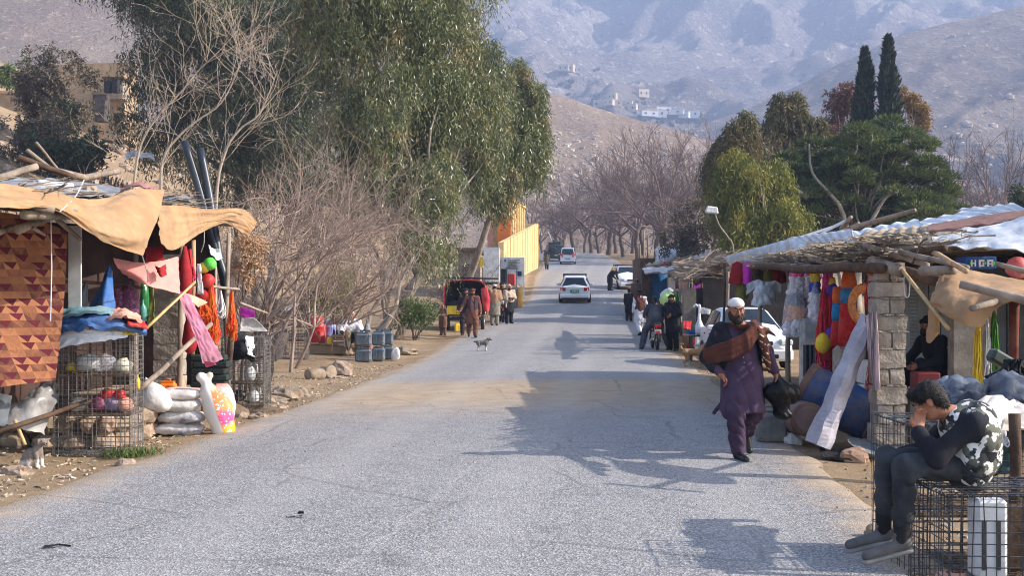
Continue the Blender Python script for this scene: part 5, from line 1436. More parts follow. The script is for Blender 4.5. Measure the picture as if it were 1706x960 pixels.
rock("low pale rock on the verge behind the jerrycans", G(672, 36), (.42, .3, .16), 40)
# scattered litter: straw, chips
rng = random.Random(9); mb = MB()
for i in range(1500):
 y = 9 + 22 * rng.random() ** 1.5; x = ledge(y) - rng.uniform(.05, 2.2) ** 1.0
 p = on(x, y, .012); a = rng.uniform(0, 3.14); l = rng.uniform(.015, .09); w = rng.uniform(.006, .025)
 mb.box(p, (l, w, rng.uniform(.004, .02)), (rng.uniform(-.3, .3), rng.uniform(-.3, .3), a))
tag(mb.build("litter_and_chips", mat("litter", (92, 74, 58), (206, 190, 164), 40, island=.5), None), kind="stuff")
mb = MB()
for i in range(700):
 y = 8.5 + 26 * rng.random() ** 1.4; x = redge(y) + rng.uniform(-.1, 1.6); p = on(x, y, .01); s_ = rng.uniform(.01, .035)
 mb.box(p, (s_, s_ * .8, s_ * .6), (rng.uniform(-.4, .4), 0, rng.uniform(0, 3)))
 if i % 3 == 0:
  x = rng.uniform(ledge(y) + .1, redge(y) - .1); s_ *= .55; mb.box((x, y, road_z(y) + .07), (s_, s_ * .8, s_ * .5), (0, 0, rng.uniform(0, 3)))
tag(mb.build("pebbles", mat("pebble", (120, 104, 90), (180, 164, 148), 30, island=.4), None), kind="stuff")
# grass tuft at the cage foot
Pt = np.array([on(-4.15 + NR.normal() * .16, 13.1 + NR.normal() * .1) for _ in range(420)]); Dr = NR.normal(size=(420, 3)) * .6 + np.array([0, 0, 1.0])
t = empty("grass_tuft", on(-4.15, 13.1), label="green grass tuft at the right foot of the tall wire cage", cat="grass"); tag(leaf_mesh("blades", Pt, Dr, .12, .01, m_bush, t), kind="stuff")
# ---------------------------------------------------------------- slope, mud houses, yellow wall on the left
t = empty("mud_house", P(30, 200, 85) - Vector((0, 0, 2.2)), label="flat tan mud house at the far left edge of the slope", cat="house")
mb = MB(); c = P(10, 180, 86); mb.box(c + Vector((0, 1.5, -.6)), (5.0, 4, 3.2), taper=.97, jit=.08); mb.build("wall", m_mud, t)
mb = MB(); mb.box(c + Vector((0, 1.5, 1.06)), (5.1, 4.1, .18), jit=.06); mb.build("roof", m_mud, t)
t = empty("mud_house", P(165, 200, 92) - Vector((0, 0, 1)), label="grey-fronted mud house with two dark openings, high on the left slope", cat="house")
c = P(150, 170, 93); mb = MB(); mb.box(c + Vector((-.5, 2.0, -.3)), (6.2, 3.6, 5.2), taper=.96, jit=.1); mb.build("wall", m_mud, t)
mb = MB(); mb.box(P(186, 145, 91.2) + Vector((0, 1.2, 0)), (1.35, 1.4, 1.6)); fo = mb.build("front", m_block, t)
for px in (179, 192): mb = MB(); mb.box(P(px, 143, 90.6) + Vector((0, .1, 0)), (.42, .5, 1.0)); mb.build("window", m_black, t)
mb = MB(); mb.box(P(186, 128, 91) + Vector((0, 1.2, 0)), (1.7, 1.9, .14)); mb.build("roof", m_dwood, t)
mb = MB(); mb.box(P(163, 178, 90.4) + Vector((0, .8, 0)), (.9, 1.2, 2.0)); mb.build("side_wall", m_gdark, t)
t = empty("mud_wall", P(130, 160, 105), label="long tan mud wall behind the grey-fronted house on the slope", cat="wall")
mb = MB(); mb.box(P(150, 120, 108) + Vector((0, 1, -1.2)), (7.5, 1.2, 4.2), jit=.2); mb.build("wall", m_mud, t)
t = empty("terrace_wall", on(-20, 58), label="rough dry-stone terrace wall across the left slope", cat="wall")
for k, (px0, px1, py, D, h) in enumerate([(130, 215, 262, 58, .8), (140, 230, 238, 64, .7), (150, 230, 216, 70, .7), (120, 300, 290, 50, .9)]):
 n = 14
 for i in range(n):
  p = P(px0 + (px1 - px0) * (i + .5) / n, py, D)
  mb = MB(); mb.ball((p.x, p.y, gz(p.x, p.y) + h * .35), ((px1 - px0) / n * D / F * .62, .5, h * .6), 5, .4, 1.6, i + k * 20); mb.build("stone", m_stone, t)
mb = MB(); rng = random.Random(77)
for i in range(900):
 D = rng.uniform(26, 100); x = ledge(D) - rng.uniform(9, 34); s_ = rng.uniform(.06, .28) * (1 + D / 120)
 mb.ball(on(x, D, s_ * .1), (s_, s_ * .8, s_ * .6), 3, .4, 2, i)
tag(mb.build("slope_stones", mat("slope_stone", (124, 106, 90), (180, 160, 140), 3, rough=1, island=.25), None), kind="stuff")
cloth("pale plastic sheet caught on the slope behind the bare shrubs", [[P(208, 256, 45), P(230, 252, 45), P(256, 258, 45)], [P(208, 266, 44.5), P(232, 262, 44.5), P(258, 268, 44.5)]], m_silver, 6, 10, .1, 5, 1, name="plastic_sheet")
pole("bleached trunk lying on the slope behind the stall roof", P(120, 300, 30), P(200, 285, 31), .09, m_wood, .03, "log", "log")
m_ywall = mat("cream_yellow_paint", (196, 170, 116), (216, 190, 138), .5, rough=.85, c3=(206, 180, 126), stretch=(1, 1, .4))
m_yhouse = mat("ochre_lit_paint", (204, 156, 84), (220, 172, 100), .5, rough=.85, stretch=(1, 1, .4))  # sunlit tone of the road-side face, put into the colour
m_ohouse = mat("orange_shaded_paint", (214, 104, 20), (230, 122, 34), .7, rough=.85)  # shaded tone of the same house's front, put into the colour
t = empty("compound_wall", on(-.2, 76), label="cream yellow compound wall with raised ribs, running up the road", cat="wall")
A, Bq = P(838, 462, 76), P(896, 436, 112)
tA, tB = P(838, 404, 76), P(896, 373, 112)
n = 13
for i in range(n):
 a, b = A.lerp(Bq, i / n), A.lerp(Bq, (i + 1) / n); ta, tb = tA.lerp(tB, i / n), tA.lerp(tB, (i + 1) / n)
 q = Vector((-.3, 0, 0)); mb = MB()
 mb.add([a - Vector((0, 0, .6)), b - Vector((0, 0, .6)), tb, ta, a + q - Vector((0, 0, .6)), b + q - Vector((0, 0, .6)), tb + q, ta + q], [(0, 1, 2, 3), (7, 6, 5, 4), (3, 2, 6, 7), (0, 4, 5, 1), (0, 3, 7, 4), (1, 5, 6, 2)])
 mb.build("wall_panel", m_ywall, t)
 mb = MB(); d = (b - a).normalized() * .3; z = Vector((.045, 0, 0)); lowa, topa = a - Vector((0, 0, .5)), ta + Vector((0, 0, .05))
 mb.add([lowa, lowa + d, topa + d, topa, lowa + z, lowa + d + z, topa + d + z, topa + z], [(3, 2, 1, 0), (4, 5, 6, 7), (0, 1, 5, 4), (1, 2, 6, 5), (2, 3, 7, 6), (3, 0, 4, 7)])
 mb.build("rib", m_ywall, t)
mb = MB(); e = Bq; mb.box((e.x - 1.6, e.y + .1, (Bq.z + tB.z) / 2 - .2), (3.4, .3, tB.z - Bq.z + .4)); mb.build("end_wall", m_ywall, t)
t = empty("orange_house", P(850, 440, 96), label="ribbed house, shaded face coloured orange and lit face ochre, rising behind the cream wall", cat="house")
def pxbox(px0, px1, py0, py1, D, dep, m, name, t, dz=0.0):
 a, b = P(px0, py1, D), P(px1, py0, D); mb = MB()
 mb.box(((a.x + b.x) / 2, D + dep / 2, (a.z + b.z) / 2), (b.x - a.x, dep, b.z - a.z)); return mb.build(name, m, t)
A, Bq, C = P(829, 0, 92), P(851, 0, 92), P(874, 0, 99); zt_ = 8.9
def prism(pts, z0, z1, m, name):
 mb = MB(); n = len(pts); mb.add([(p[0], p[1], z0) for p in pts] + [(p[0], p[1], z1) for p in pts], [tuple(reversed(range(n))), tuple(range(n, 2 * n))] + [(i, (i + 1) % n, n + (i + 1) % n, n + i) for i in range(n)]); return mb.build(name, m, t)
prism([(A.x, 92), (Bq.x, 92), (Bq.x + .02, 92.3), (A.x, 92.3)], 2, zt_, m_ohouse, "orange_shaded_wall")
prism([(Bq.x, 92.02), (C.x, C.y), (C.x - 3, C.y), (A.x, 92.32)], 2, zt_ + .25, m_yhouse, "ochre_lit_wall")
prism([(A.x - .05, 91.9), (Bq.x + .1, 91.9), (C.x + .12, C.y + .1), (C.x - 3, C.y + .1)], zt_ + .25, zt_ + .4, m_yhouse, "cornice")
for k in range(6):
 f = (k + .3) / 6; x, y = Bq.x + (C.x - Bq.x) * f, 92 + (C.y - 92) * f; prism([(x, y - .1), (x + .12, y - .1), (x + .16, y + .35), (x, y + .35)], 2, zt_ + .2, m_ywall, "rib")
pxbox(812, 829, 360, 446, 93, 4, m_rose, "side_house", t); pxbox(823, 829.5, 356, 446, 92.8, 4.4, m_ywall, "pilaster", t)
t = empty("whitewashed_house", on(-7.5, 72), label="low whitewashed house half hidden behind the red three-wheeler", cat="house")
pxbox(760, 800, 418, 500, 66, 4, m_block, "wall", t); pxbox(758, 803, 413, 420, 65.7, 5, m_dwood, "roof", t); pxbox(772, 782, 440, 495, 65.9, .3, m_black, "door", t)
pxbox(805, 832, 412, 470, 72, 4, m_white, "wall", t)
# sign board by the road
t = empty("sign_board", on(-.35, 66), 0, "white information board with blue emblem and dark print at the roadside", "sign")
pxbox(833, 836, 430, 492, 65.2, .1, m_white, "post", t); pxbox(871, 874, 430, 498, 65.2, .1, m_white, "post", t)
pxbox(834, 873, 429, 474, 65.1, .08, m_white, "panel", t)
pxbox(840, 843.5, 432, 436, 65.04, .05, m_blue, "emblem", t)
for k in range(5): pxbox(846, 866 - (k % 2) * 4, 433 + k * 2.6, 434 + k * 2.6, 65.05, .04, m_grey, "text_line", t)
pxbox(834.5, 845, 448, 472, 65.0, .06, m_black, "notice", t); pxbox(862, 869, 452, 460, 65.02, .05, mat("navy_print", (30, 44, 84), (44, 60, 104), 4), "notice", t)
# fuel stand
gp = [(849, "orange fuel drum on end by the sign board, left one", m_orange), (857, "grey fuel pump body between the two orange drums", m_grey), (866, "yellow-orange fuel drum by the road, right one", mat("amber_paint", (222, 160, 60), (234, 178, 84), 4))]
for px, lb, m_ in gp:
 g = G(px, 62.5); drum(lb, g, .15, 1.05, m_, n=12)
t = empty("kiosk", G(852, 63.4), label="small open kiosk with a peaked top and red goods by the sign board", cat="kiosk")
g = G(852, 63.4)
for dx in (-.28, .28): mb = MB(); mb.box(g + Vector((dx, 0, 1)), (.05, .05, 2.0)); mb.build("post", m_grey, t)
mb = MB(); mb.add([g + Vector((-.4, -.3, 2)), g + Vector((.4, -.3, 2)), g + Vector((0, -.3, 2.3)), g + Vector((-.4, .3, 2)), g + Vector((.4, .3, 2)), g + Vector((0, .3, 2.3))], [(0, 1, 2), (5, 4, 3), (0, 3, 4, 1), (1, 4, 5, 2), (2, 5, 3, 0)]); mb.build("roof", m_grey, t)
mb = MB(); mb.bbox(g + Vector((0, 0, 1.45)), (.4, .3, .6), .05); mb.build("goods", m_red, t)
cloth("bright red and yellow flag cloth hanging by the whitewashed house", [[P(798, 425, 63), P(805, 430, 63)], [P(797, 445, 63), P(806, 446, 63)]], m_yel, 6, 6, .05, 5, 1)
cloth("red cloth hanging above the three-wheeler, behind the shrub", [[P(786, 430, 63.5), P(797, 432, 63.5)], [P(785, 444, 63.5), P(798, 444, 63.5)]], m_red, 6, 6, .05, 5, 1)
pole("leaning pale post at the left of the three-wheeler", P(752, 405, 50), on(P(742, 500, 50).x, 50), .06, m_wood, .01, "post", "post")
bp = empty("brick_pier", on(-4.6, 52), label="pale block pier at the left behind the three-wheeler", cat="pier")
for i in range(9):
 mb = MB(); mb.bbox(P(746 - i * .2, 505 - i * 10.5, 51), (.4, .4, .25), .02); mb.build("block", m_block, bp)
# ---------------------------------------------------------------- right-hand stalls
rs = empty("market_stall", on(5.6, 16), label="right-hand stall with block pillar, brushwood eave and patched tin roof", cat="stall")
mb = MB(); c = P(1481, 600, 13.1); mb.box((c.x, 13.17, 1.0), (.29, .26, 2.02)); mb.build("mortar_core", m_mortar, rs)
zt = gz(4.1, 13.1); hb = (P(1481, 448, 13.0).z - zt) / 10.6
hs_ = [RN.uniform(.82, 1.18) for _ in range(11)]; hk = 11 * hb / sum(hs_); zc_ = zt
for i in range(11):
 hb_ = hs_[i] * hk; z = zc_ + hb_ / 2; zc_ += hb_; w = .335 + RN.uniform(-.02, .012); hh = hb_ - .016; cx = c.x + RN.uniform(-.014, .014)
 if i % 2 == 0:
  k = RN.uniform(.42, .58)
  for (x0, ww) in ((cx - w / 2 + w * k / 2, w * k - .014), (cx + w / 2 - w * (1 - k) / 2, w * (1 - k) - .014)):
   mb = MB(); mb.rbox((x0, 13.17 + RN.uniform(-.01, .01), z), (ww, .32, hh), .016, 3, i + x0); mb.build("block", m_block, rs)
 else:
  mb = MB(); mb.rbox((cx, 13.17 + RN.uniform(-.01, .01), z), (w, .32, hh), .016, 3, i); mb.build("block", m_block, rs)
 mb = MB(); mb.ball((cx + RN.uniform(-.1, .1), 13.03, z - hb / 2), (.06, .03, .02), 4, .5, 2, i)
 for q in range(3): mb.ball((cx + RN.uniform(-.15, .15), 13.02, z - hb / 2), (.05, .025, .013), 4, .5, 2, i + q)
 tag(mb.build("mortar_squeeze", m_mortar, rs), kind="stuff")
for i, (x, y, h) in enumerate([(4.55, 17.4, 2.25), (4.75, 20.6, 2.35), (4.95, 24.0, 2.4), (7.5, 13.5, 2.3), (7.8, 20, 2.36), (7.8, 26.5, 2.38)]):
 stick(rs, on(x, y, -.1), on(x, y, h), .05, m_wood, "post", .02, 8)
stick(rs, P(1432, 440, 13.4) + Vector((-.2, 4.6, .1)), P(1470, 447, 12.8), .05, m_dwood, "beam", .03, 9, r2=.06)
stick(rs, P(1455, 440, 13.4), P(1570, 470, 12.2), .07, m_dwood, "beam", .03, 9, r2=.06)
stick(rs, (4.2, 13, 2.2), (4.9, 26.5, 2.5), .06, m_wood, "beam", .01, 8)
stick(rs, (7.6, 13, 2.34), (7.9, 26.5, 2.4), .06, m_wood, "beam", .01, 8)
for i in range(16):
 y = 13.2 + .82 * i; stick(rs, (4.0 + .055 * i, y, 2.24 + .008 * i), (7.9, y + RN.uniform(-.2, .3), 2.42), RN.uniform(.025, .045), m_wood, "rafter", .03)
mb = MB(); rng = random.Random(12)
for i in range(1150):        # brushwood eave
 s_ = rng.random(); y = 13.0 + 8.5 * s_; x = 3.92 + .5 * s_ + rng.uniform(-.02, 1.2) * (1 if i % 2 else .3); a = rng.gauss(1.2, .5)
 l = rng.uniform(.3, 1.0); z = 2.26 + .07 * (x - 4) + rng.uniform(-.12, .14) + .004 * (y - 13)
 limb(mb, (x - math.cos(a) * l / 2, y - math.sin(a) * l / 2, z), (x + math.cos(a) * l / 2, y + math.sin(a) * l / 2, z + rng.uniform(-.06, .06)), rng.uniform(.005, .014), .004, .1, 4, 3, seed=i)
tag(mb.build("brushwood", m_wood, rs), kind="stuff")
mb = MB(); mb.sheet([[(4.15, 13.2, 2.28), (6, 13.2, 2.36), (8.2, 13.2, 2.46)], [(4.9, 27, 2.42), (6.5, 27, 2.5), (8.4, 27, 2.58)]], 14, 10, .04, 5, 2, .03); mb.build("roof_mat", m_soil, rs, True)
for (a, b, D0, D1, r, m_) in [((1452, 437), (1500, 452), 13.2, 12.7, .075, m_wood), ((1440, 408), (1545, 442), 13.6, 12.3, .035, m_wood), ((1500, 420), (1612, 446), 12.8, 11.3, .03, m_wood), ((1550, 418), (1610, 452), 12.5, 11, .03, m_lwood), ((1315, 420), (1450, 450), 18, 13.4, .03, m_bamboo), ((1325, 440), (1395, 452), 17.5, 15, .04, m_wood), ((1395, 440), (1440, 428), 15, 14, .03, m_wood), ((1350, 432), (1420, 446), 16.5, 14.4, .035, m_wood), ((1535, 452), (1590, 450), 12, 11.6, .05, m_wood), ((1520, 420), (1576, 413), 12.6, 12.2, .04, m_dwood)]:
 stick(rs, P(*a, D0), P(*b, D1), r, m_, "stick", .02, 8, r2=r * .9)
def tin(pts, label=None, m=m_tin, waves=8, amp=.018, name="corrugated_sheet", parent=None, thick=.006, wob=.02):
 """corrugated sheet between four corners; the ribs run from the first edge to the second"""
 a, b, c_, d = [Vector(p) for p in pts]       # a-b one edge, d-c the opposite
 nu, nv = 5, waves * 4; n = (b - a).cross(d - a).normalized(); mb = MB(); rows = []
 for i in range(nu):
  row = []
  for j in range(nv + 1):
   u_, v_ = i / (nu - 1), j / nv
   p = a.lerp(b, v_).lerp(d.lerp(c_, v_), u_)
   row.append(p + n * (amp * math.sin(v_ * waves * 2 * math.pi) + wob * mnoise.noise(p * 1.3)))
  rows.append(row)
 mb.v = [p for r in rows for p in r] + [p - n * thick for r in rows for p in r]; K = nu * (nv + 1)
 for i in range(nu - 1):
  for j in range(nv):
   q = i * (nv + 1) + j; mb.f.append((q, q + 1, q + nv + 2, q + nv + 1)); mb.f.append((q + K, q + K + nv + 1, q + K + nv + 2, q + K + 1))
 for j in range(nv):
  for q in (j, (nu - 1) * (nv + 1) + j): mb.f.append((q, q + K, q + K + 1, q + 1))
 for i in range(nu - 1):
  for q in (i * (nv + 1), i * (nv + 1) + nv): mb.f.append((q, q + nv + 1, q + nv + 1 + K, q + K))
 return mb.build(name, m, parent, True) if parent is not None else mb.thing(name, m, label, "roof sheet", None, True)
m_wtin = mat("whitened_tin", (196, 200, 206), (224, 226, 230), 1.2, rough=.5, metal=.15, c3=(208, 212, 216))
tin([P(1207, 428, 27), P(1318, 397, 22), P(1318, 424, 21), P(1228, 462, 26)], parent=rs, m=m_tin, waves=9)
tin([P(1256, 420, 25), P(1340, 393, 21.5), P(1325, 420, 20.5), P(1275, 444, 24)], parent=rs, m=m_tin, waves=6)
tin([P(1312, 396, 21), P(1420, 382, 17), P(1425, 402, 16), P(1345, 416, 19.5)], parent=rs, m=m_wtin, waves=8)
tin([P(1312, 398, 20.6), P(1350, 398, 19.5), P(1338, 430, 19), P(1318, 436, 20)], parent=rs, m=m_wtin, waves=3)
tin([P(1380, 392, 20), P(1530, 366, 17), P(1540, 384, 16), P(1400, 404, 18)], parent=rs, m=m_wtin, waves=6)
tin([P(1500, 374, 18), P(1640, 348, 16.5), P(1706, 352, 15.5), P(1530, 380, 16.5)], parent=rs, m=m_wtin, waves=5)
tin([P(1415, 396, 16.5), P(1552, 392, 14.3), P(1556, 412, 13.2), P(1425, 416, 15)], parent=rs, m=m_rust, waves=9)
tin([P(1445, 385, 18), P(1545, 377, 15.6), P(1550, 393, 14.5), P(1420, 400, 16.6)], parent=rs, m=m_rust, waves=6)
tin([P(1590, 350, 17.5), P(1690, 340, 16.5), P(1720, 352, 15.5), P(1640, 358, 16)], parent=rs, m=m_tin, waves=5)
for (a, b, D) in [((1396, 392), (1430, 372), 21), ((1418, 380), (1525, 350), 20), ((1402, 382), (1418, 362), 21)]: stick(rs, P(*a, D), P(*b, D - 1), .05, m_wood, "plank", .01, 5)
for i, (a, b) in enumerate([((1330, 396), (1395, 376)), ((1345, 398), (1412, 368)), ((1360, 398), (1420, 380))]):
 mb = MB(); A, Bq = P(*a, 20.5), P(*b, 20.2); d = (Bq - A); mb.box((A + Bq) / 2, (d.length, .2, .03), Euler((0, -math.atan2(d.z, d.x), .1)).to_matrix()); mb.thing("plank", m_tin, ["grey board lying on the tin roof, nearest the road", "grey board on the tin roof with its end raised", "grey board on the tin roof, farthest right of three"][i], "board")
cloth("rust-brown carpet strip laid along the right-hand roof", [[P(1525, 380, 16.3), P(1600, 366, 15.8), P(1660, 356, 15.3), P(1725, 350, 14.8)], [P(1535, 388, 15), P(1600, 380, 14.6), P(1660, 372, 14.2), P(1725, 356, 14)]], mat("rust_brown_carpet", (122, 84, 76), (150, 110, 98), 6, rough=.95), 10, 24, .02, 8, 2, .02, name="carpet", cat="carpet")
cloth("white tarpaulin stretched over the right-hand roof edge", [[P(1548, 390, 15), P(1610, 381, 14.5), P(1665, 372, 14), P(1735, 352, 13.4)], [P(1548, 400, 14), P(1610, 396, 13.5), P(1665, 392, 13), P(1735, 390, 12.6)], [P(1552, 412, 13.4), P(1610, 413, 12.8), P(1665, 417, 12.3), P(1735, 424, 12)]], m_white, 14, 26, .035, 5, 2, .01, name="tarpaulin", cat="tarpaulin", crease=.03)
mb = MB(); mb.tube(catmull([P(1441, 404, 14.8), P(1470, 408, 14.3), P(1505, 424, 13.2)], 8), [.085, .09, .09, .09, .09, .085, .07, .05], 14); mb.thing("roll", m_rubber, "rolled black rubber mat lying on the brushwood eave", "roll", None, True)
for i, (pts, lb) in enumerate([([(1520, 440), (1535, 405), (1545, 398)], "bent wire sticking up from the brushwood, left one"), ([(1530, 408), (1552, 420), (1555, 436), (1545, 440)], "looped rusty wire on the brushwood, right one")]):
 mb = MB(); mb.tube(catmull([P(x, y, 12.4) for x, y in pts], 12), .012, 5); mb.thing("wire", m_dwood, lb, "wire")
# dark back and interior of the stall
cloth("dark hanging cloth at the back of the right-hand stall", [[(7.2, 13.6, 2.3), (7.6, 18, 2.36), (7.8, 26.5, 2.4)], [(7.2, 13.6, 1.2), (7.6, 18, 1.2), (7.8, 26.5, 1.2)], [(7.2, 13.6, 0), (7.6, 18, 0), (7.8, 26.5, 0)]], mat("dark_stall_cloth", (30, 28, 28), (54, 48, 44), 2), 10, 18, .05, 5, 2, fdir='v')  # back cloth in a near-black base colour
cloth("dark partition cloth across the far end of the right-hand stall", [[(5.6, 35.2, 2.6), (8.6, 35.2, 2.7)], [(5.6, 35.2, 0.2), (8.6, 35.2, 0.2)]], MATS["dark_stall_cloth"], 8, 10, .04, 5, 4, fdir='v')
# clothes hanging deep in the stall
for i, (px, m_, w, lb) in enumerate([(1228, m_dred, 14, "deep red garment hanging under the tin eave, leftmost"), (1246, m_mag, 12, "magenta garment hanging under the tin eave"), (1262, m_dwood, 14, "brown garment hanging under the tin eave"), (1280, mat("olive_cloth", (96, 92, 36), (128, 120, 52), 5), 13, "olive garment hanging under the tin eave"), (1296, m_dred, 14, "dark red garment hanging under the tin eave, by the clear bags"), (1236, mat("olive_cloth"  , (96, 92, 36)), 12, "olive garment hanging low behind the first red one")]):
 y0 = 440 if i < 5 else 466
 cloth(lb, [[P(px - w * .6, y0, 24), P(px, y0 - 4, 24), P(px + w * .6, y0, 24)], [P(px - w, y0 + 32, 24), P(px, y0 + 34, 23.9), P(px + w, y0 + 30, 24)]], m_, 8, 8, .03, 5, i, .02, name="garment", cat="garment", group="garments hanging under the tin eave", fdir='v')
pole("thin post carrying the garments under the tin eave", P(1207, 438, 25), on(P(1207, 438, 25).x, 25), .03, m_dwood, .02, "post", "post")
# white shirt on a line
mb = MB()
mb.sheet([[P(1254, 468, 23), P(1266, 466, 23), P(1276, 470, 23), P(1292, 467, 23)], [P(1256, 486, 23), P(1266, 485, 22.9), P(1278, 486, 22.9), P(1291, 484, 23)], [P(1252, 508, 23), P(1264, 511, 22.92), P(1280, 507, 22.9), P(1294, 510, 23)]], 14, 16, .05, 6, 2, .008, crease=.04)
mb.sheet([[P(1255, 468, 23), P(1244, 474, 23)], [P(1256, 482, 23), P(1243, 492, 23.05)]], 6, 6, .03, 5, 4, .008); mb.sheet([[P(1291, 467, 23), P(1302, 474, 23)], [P(1290, 480, 23), P(1301, 488, 23.05)]], 6, 6, .03, 5, 7, .008)
mb.thing("t_shirt", mat("printed_white", (206, 210, 218), (110, 150, 190), 3.2, lo=.6, hi=.75, rough=.8), "white T-shirt with faint blue print hung above the parked white car", "shirt", None, True)
# net bags of balls
def ball_bag(label, px, py0, py1, D, wpx, bands, seed):
 t = empty("ball_bag", P(px, py1, D), label=label, cat="bag", group="clear bags of coloured balls hanging from the eave")
 rng = random.Random(seed); z0, z1 = P(px, py1, D).z, P(px, py0, D).z; W = wpx * D / F / 2; X = P(px, 500, D).x
 for (f0, f1, m_) in bands:
  mb = MB()
  for k in range(int(80 * (f1 - f0) / .25)):
   f = rng.uniform(f0, f1); w = W * (.2 + .8 * (1 - f) ** .7) * .85; a = rng.uniform(0, 6.28)
   mb.ball((X + math.cos(a) * w * rng.uniform(.3, 1), D + math.sin(a) * w * .7, z0 + (z1 - z0) * f), .042, 4)
  mb.build("balls", m_, t, True)
 mb = MB(); mb.lathe([(W * .9, 0), (W * 1.02, (z1 - z0) * .12), (W * .85, (z1 - z0) * .45), (W * .45, (z1 - z0) * .8), (W * .12, (z1 - z0) * .97), (W * .2, (z1 - z0) * 1.03)], (X, D, z0), n=20, sq=.8)
 for i in range(len(mb.v)): mb.v[i] += Vector((mnoise.noise(mb.v[i] * 9 + Vector((seed, 0, 0))), mnoise.noise(mb.v[i] * 9), 0)) * .035
 mb.build("clear_bag", m_clear, t, False)
m_pk = mat("pink_balls", (226, 60, 140), (240, 100, 170), 9); m_gr = mat("slate_balls", (84, 86, 108), (110, 112, 130), 9); m_or = mat("orange_balls", (228, 140, 60), (238, 160, 84), 9); m_wb = mat("white_balls", (216, 212, 226), (236, 232, 240), 9)
ball_bag("large clear bag of balls in pink, white, grey and orange bands, left one", 1326, 432, 562, 17.2, 50, [(.78, .93, m_pk), (.55, .76, m_wb), (.4, .54, m_gr), (.22, .39, m_or), (.03, .2, m_wb)], 1)
ball_bag("clear bag of pale balls with orange ones, behind the large one", 1350, 432, 566, 17.6, 44, [(.8, .95, m_pk), (.6, .78, m_wb), (.42, .58, m_gr), (.2, .4, m_or), (.03, .2, m_wb)], 2)
ball_bag("clear bag with yellow, blue and white balls, nearest the red rope", 1358, 440, 540, 17.0, 26, [(.72, .95, m_yel), (.52, .7, mat("blue_balls", (40, 60, 160), (60, 84, 190), 9)), (.05, .5, m_wb)], 3)
mb = MB(); c = P(1349, 640, 17); mb.bbox((c.x, 17, c.z + .35), (.28, .2, 1.15), .05); mb.thing("clear_sack", mat("cloudy_film", (150, 152, 152), (190, 190, 188), 9, rough=.3, alpha=.75), "cloudy plastic sack standing under the bags of balls", "sack")
for i, px in enumerate((1342, 1350, 1357)): mb = MB(); mb.tube([P(px, 575, 16.85), P(px, 628, 16.85)], .035, 7); mb.thing("bar", m_bpipe, ["left", "middle", "right"][i] + " dark bar in front of the cloudy sack", "bar", "dark bars in front of the cloudy sack")
hank("long bunch of red rope hanging from the eave", P(1377, 432, 16.4), 1.55, .26, m_rrope, 60, .009, kink=.012)
hank("short pink rope tied at the top of the red bunch", P(1378, 420, 16.3), .5, .12, m_pk, 24, .01, kink=.02)
for i, (px, py, m_, r) in enumerate([(1372, 572, m_yel, .11), (1386, 560, mat("violet_plastic", (70, 40, 140), (90, 60, 160), 5), .1), (1379, 590, m_dred, .08), (1386, 482, mat("violet_plastic", (70, 40, 140)), .08), (1385, 470, m_yel, .06)]):
 mb = MB(); mb.ball(P(px, py, 16.3), (r, r, r * 1.3), 8, .15, 2, i); mb.thing("ball", m_, ["yellow ball hanging low behind the red rope", "violet ball low between the red rope and the red sack", "dark red ball lowest under the red rope", "small violet ball beside the top of the red rope", "small yellow ball beside the top of the red rope"][i], "ball", None, True)
def band_bag(label, px, pys, wpxs, D, mats):
 t = empty("banded_sack", P(px, pys[-1], D), label=label, cat="sack", group="banded sacks of wool on the eave")
 for i, m_ in enumerate(mats):
  z1, z0 = P(px, pys[i], D).z, P(px, pys[i + 1], D).z; r1, r0 = wpxs[i] * D / F / 2, wpxs[i + 1] * D / F / 2; X = P(px, 500, D).x
  mb = MB(); n = 22
  for (rr, z) in [(r0, z0), (r0 * .6 + r1 * .4 + .012, z0 + (z1 - z0) * .4), (r1, z1)]:
   for k in range(n):
    a = 2 * math.pi * k / n; q = 1 + .1 * mnoise.noise(Vector((math.cos(a) * 3, math.sin(a) * 3, z * 4 + px)))
    mb.v.append(Vector((X + math.cos(a) * rr * q, D + math.sin(a) * rr * q * .8, z)))
  for r_ in range(2):
   for k in range(n): mb.f.append((r_ * n + k, r_ * n + (k + 1) % n, (r_ + 1) * n + (k + 1) % n, (r_ + 1) * n + k))
  mb.f.append(tuple(reversed(range(n)))); mb.f.append(tuple(2 * n + k for k in range(n)))
  mb.build("wool_band", m_, t, True)
m_ow = mat("orange_wool", (228, 88, 24), (240, 118, 50), 12, bump=.5); m_bw = mat("blue_wool", (20, 110, 158), (40, 136, 182), 12, bump=.5); m_rw = mat("red_wool", (168, 22, 24), (192, 40, 38), 12, bump=.5)
band_bag("tall sack of orange, blue and red wool hanging by the wreath", 1414, [452, 480, 505, 577], [18, 26, 27, 34], 15.6, [m_ow, m_bw, m_rw])
band_bag("narrower banded sack behind, with blue below orange", 1395, [478, 505, 535, 577], [14, 16, 18, 22], 16, [m_ow, m_bw, m_rw])
mb = MB(); mb.bbox(P(1408, 615, 15.8), (.3, .25, .62), .06); mb.thing("grey_block", m_block, "grey cement block standing under the wool sacks", "block")
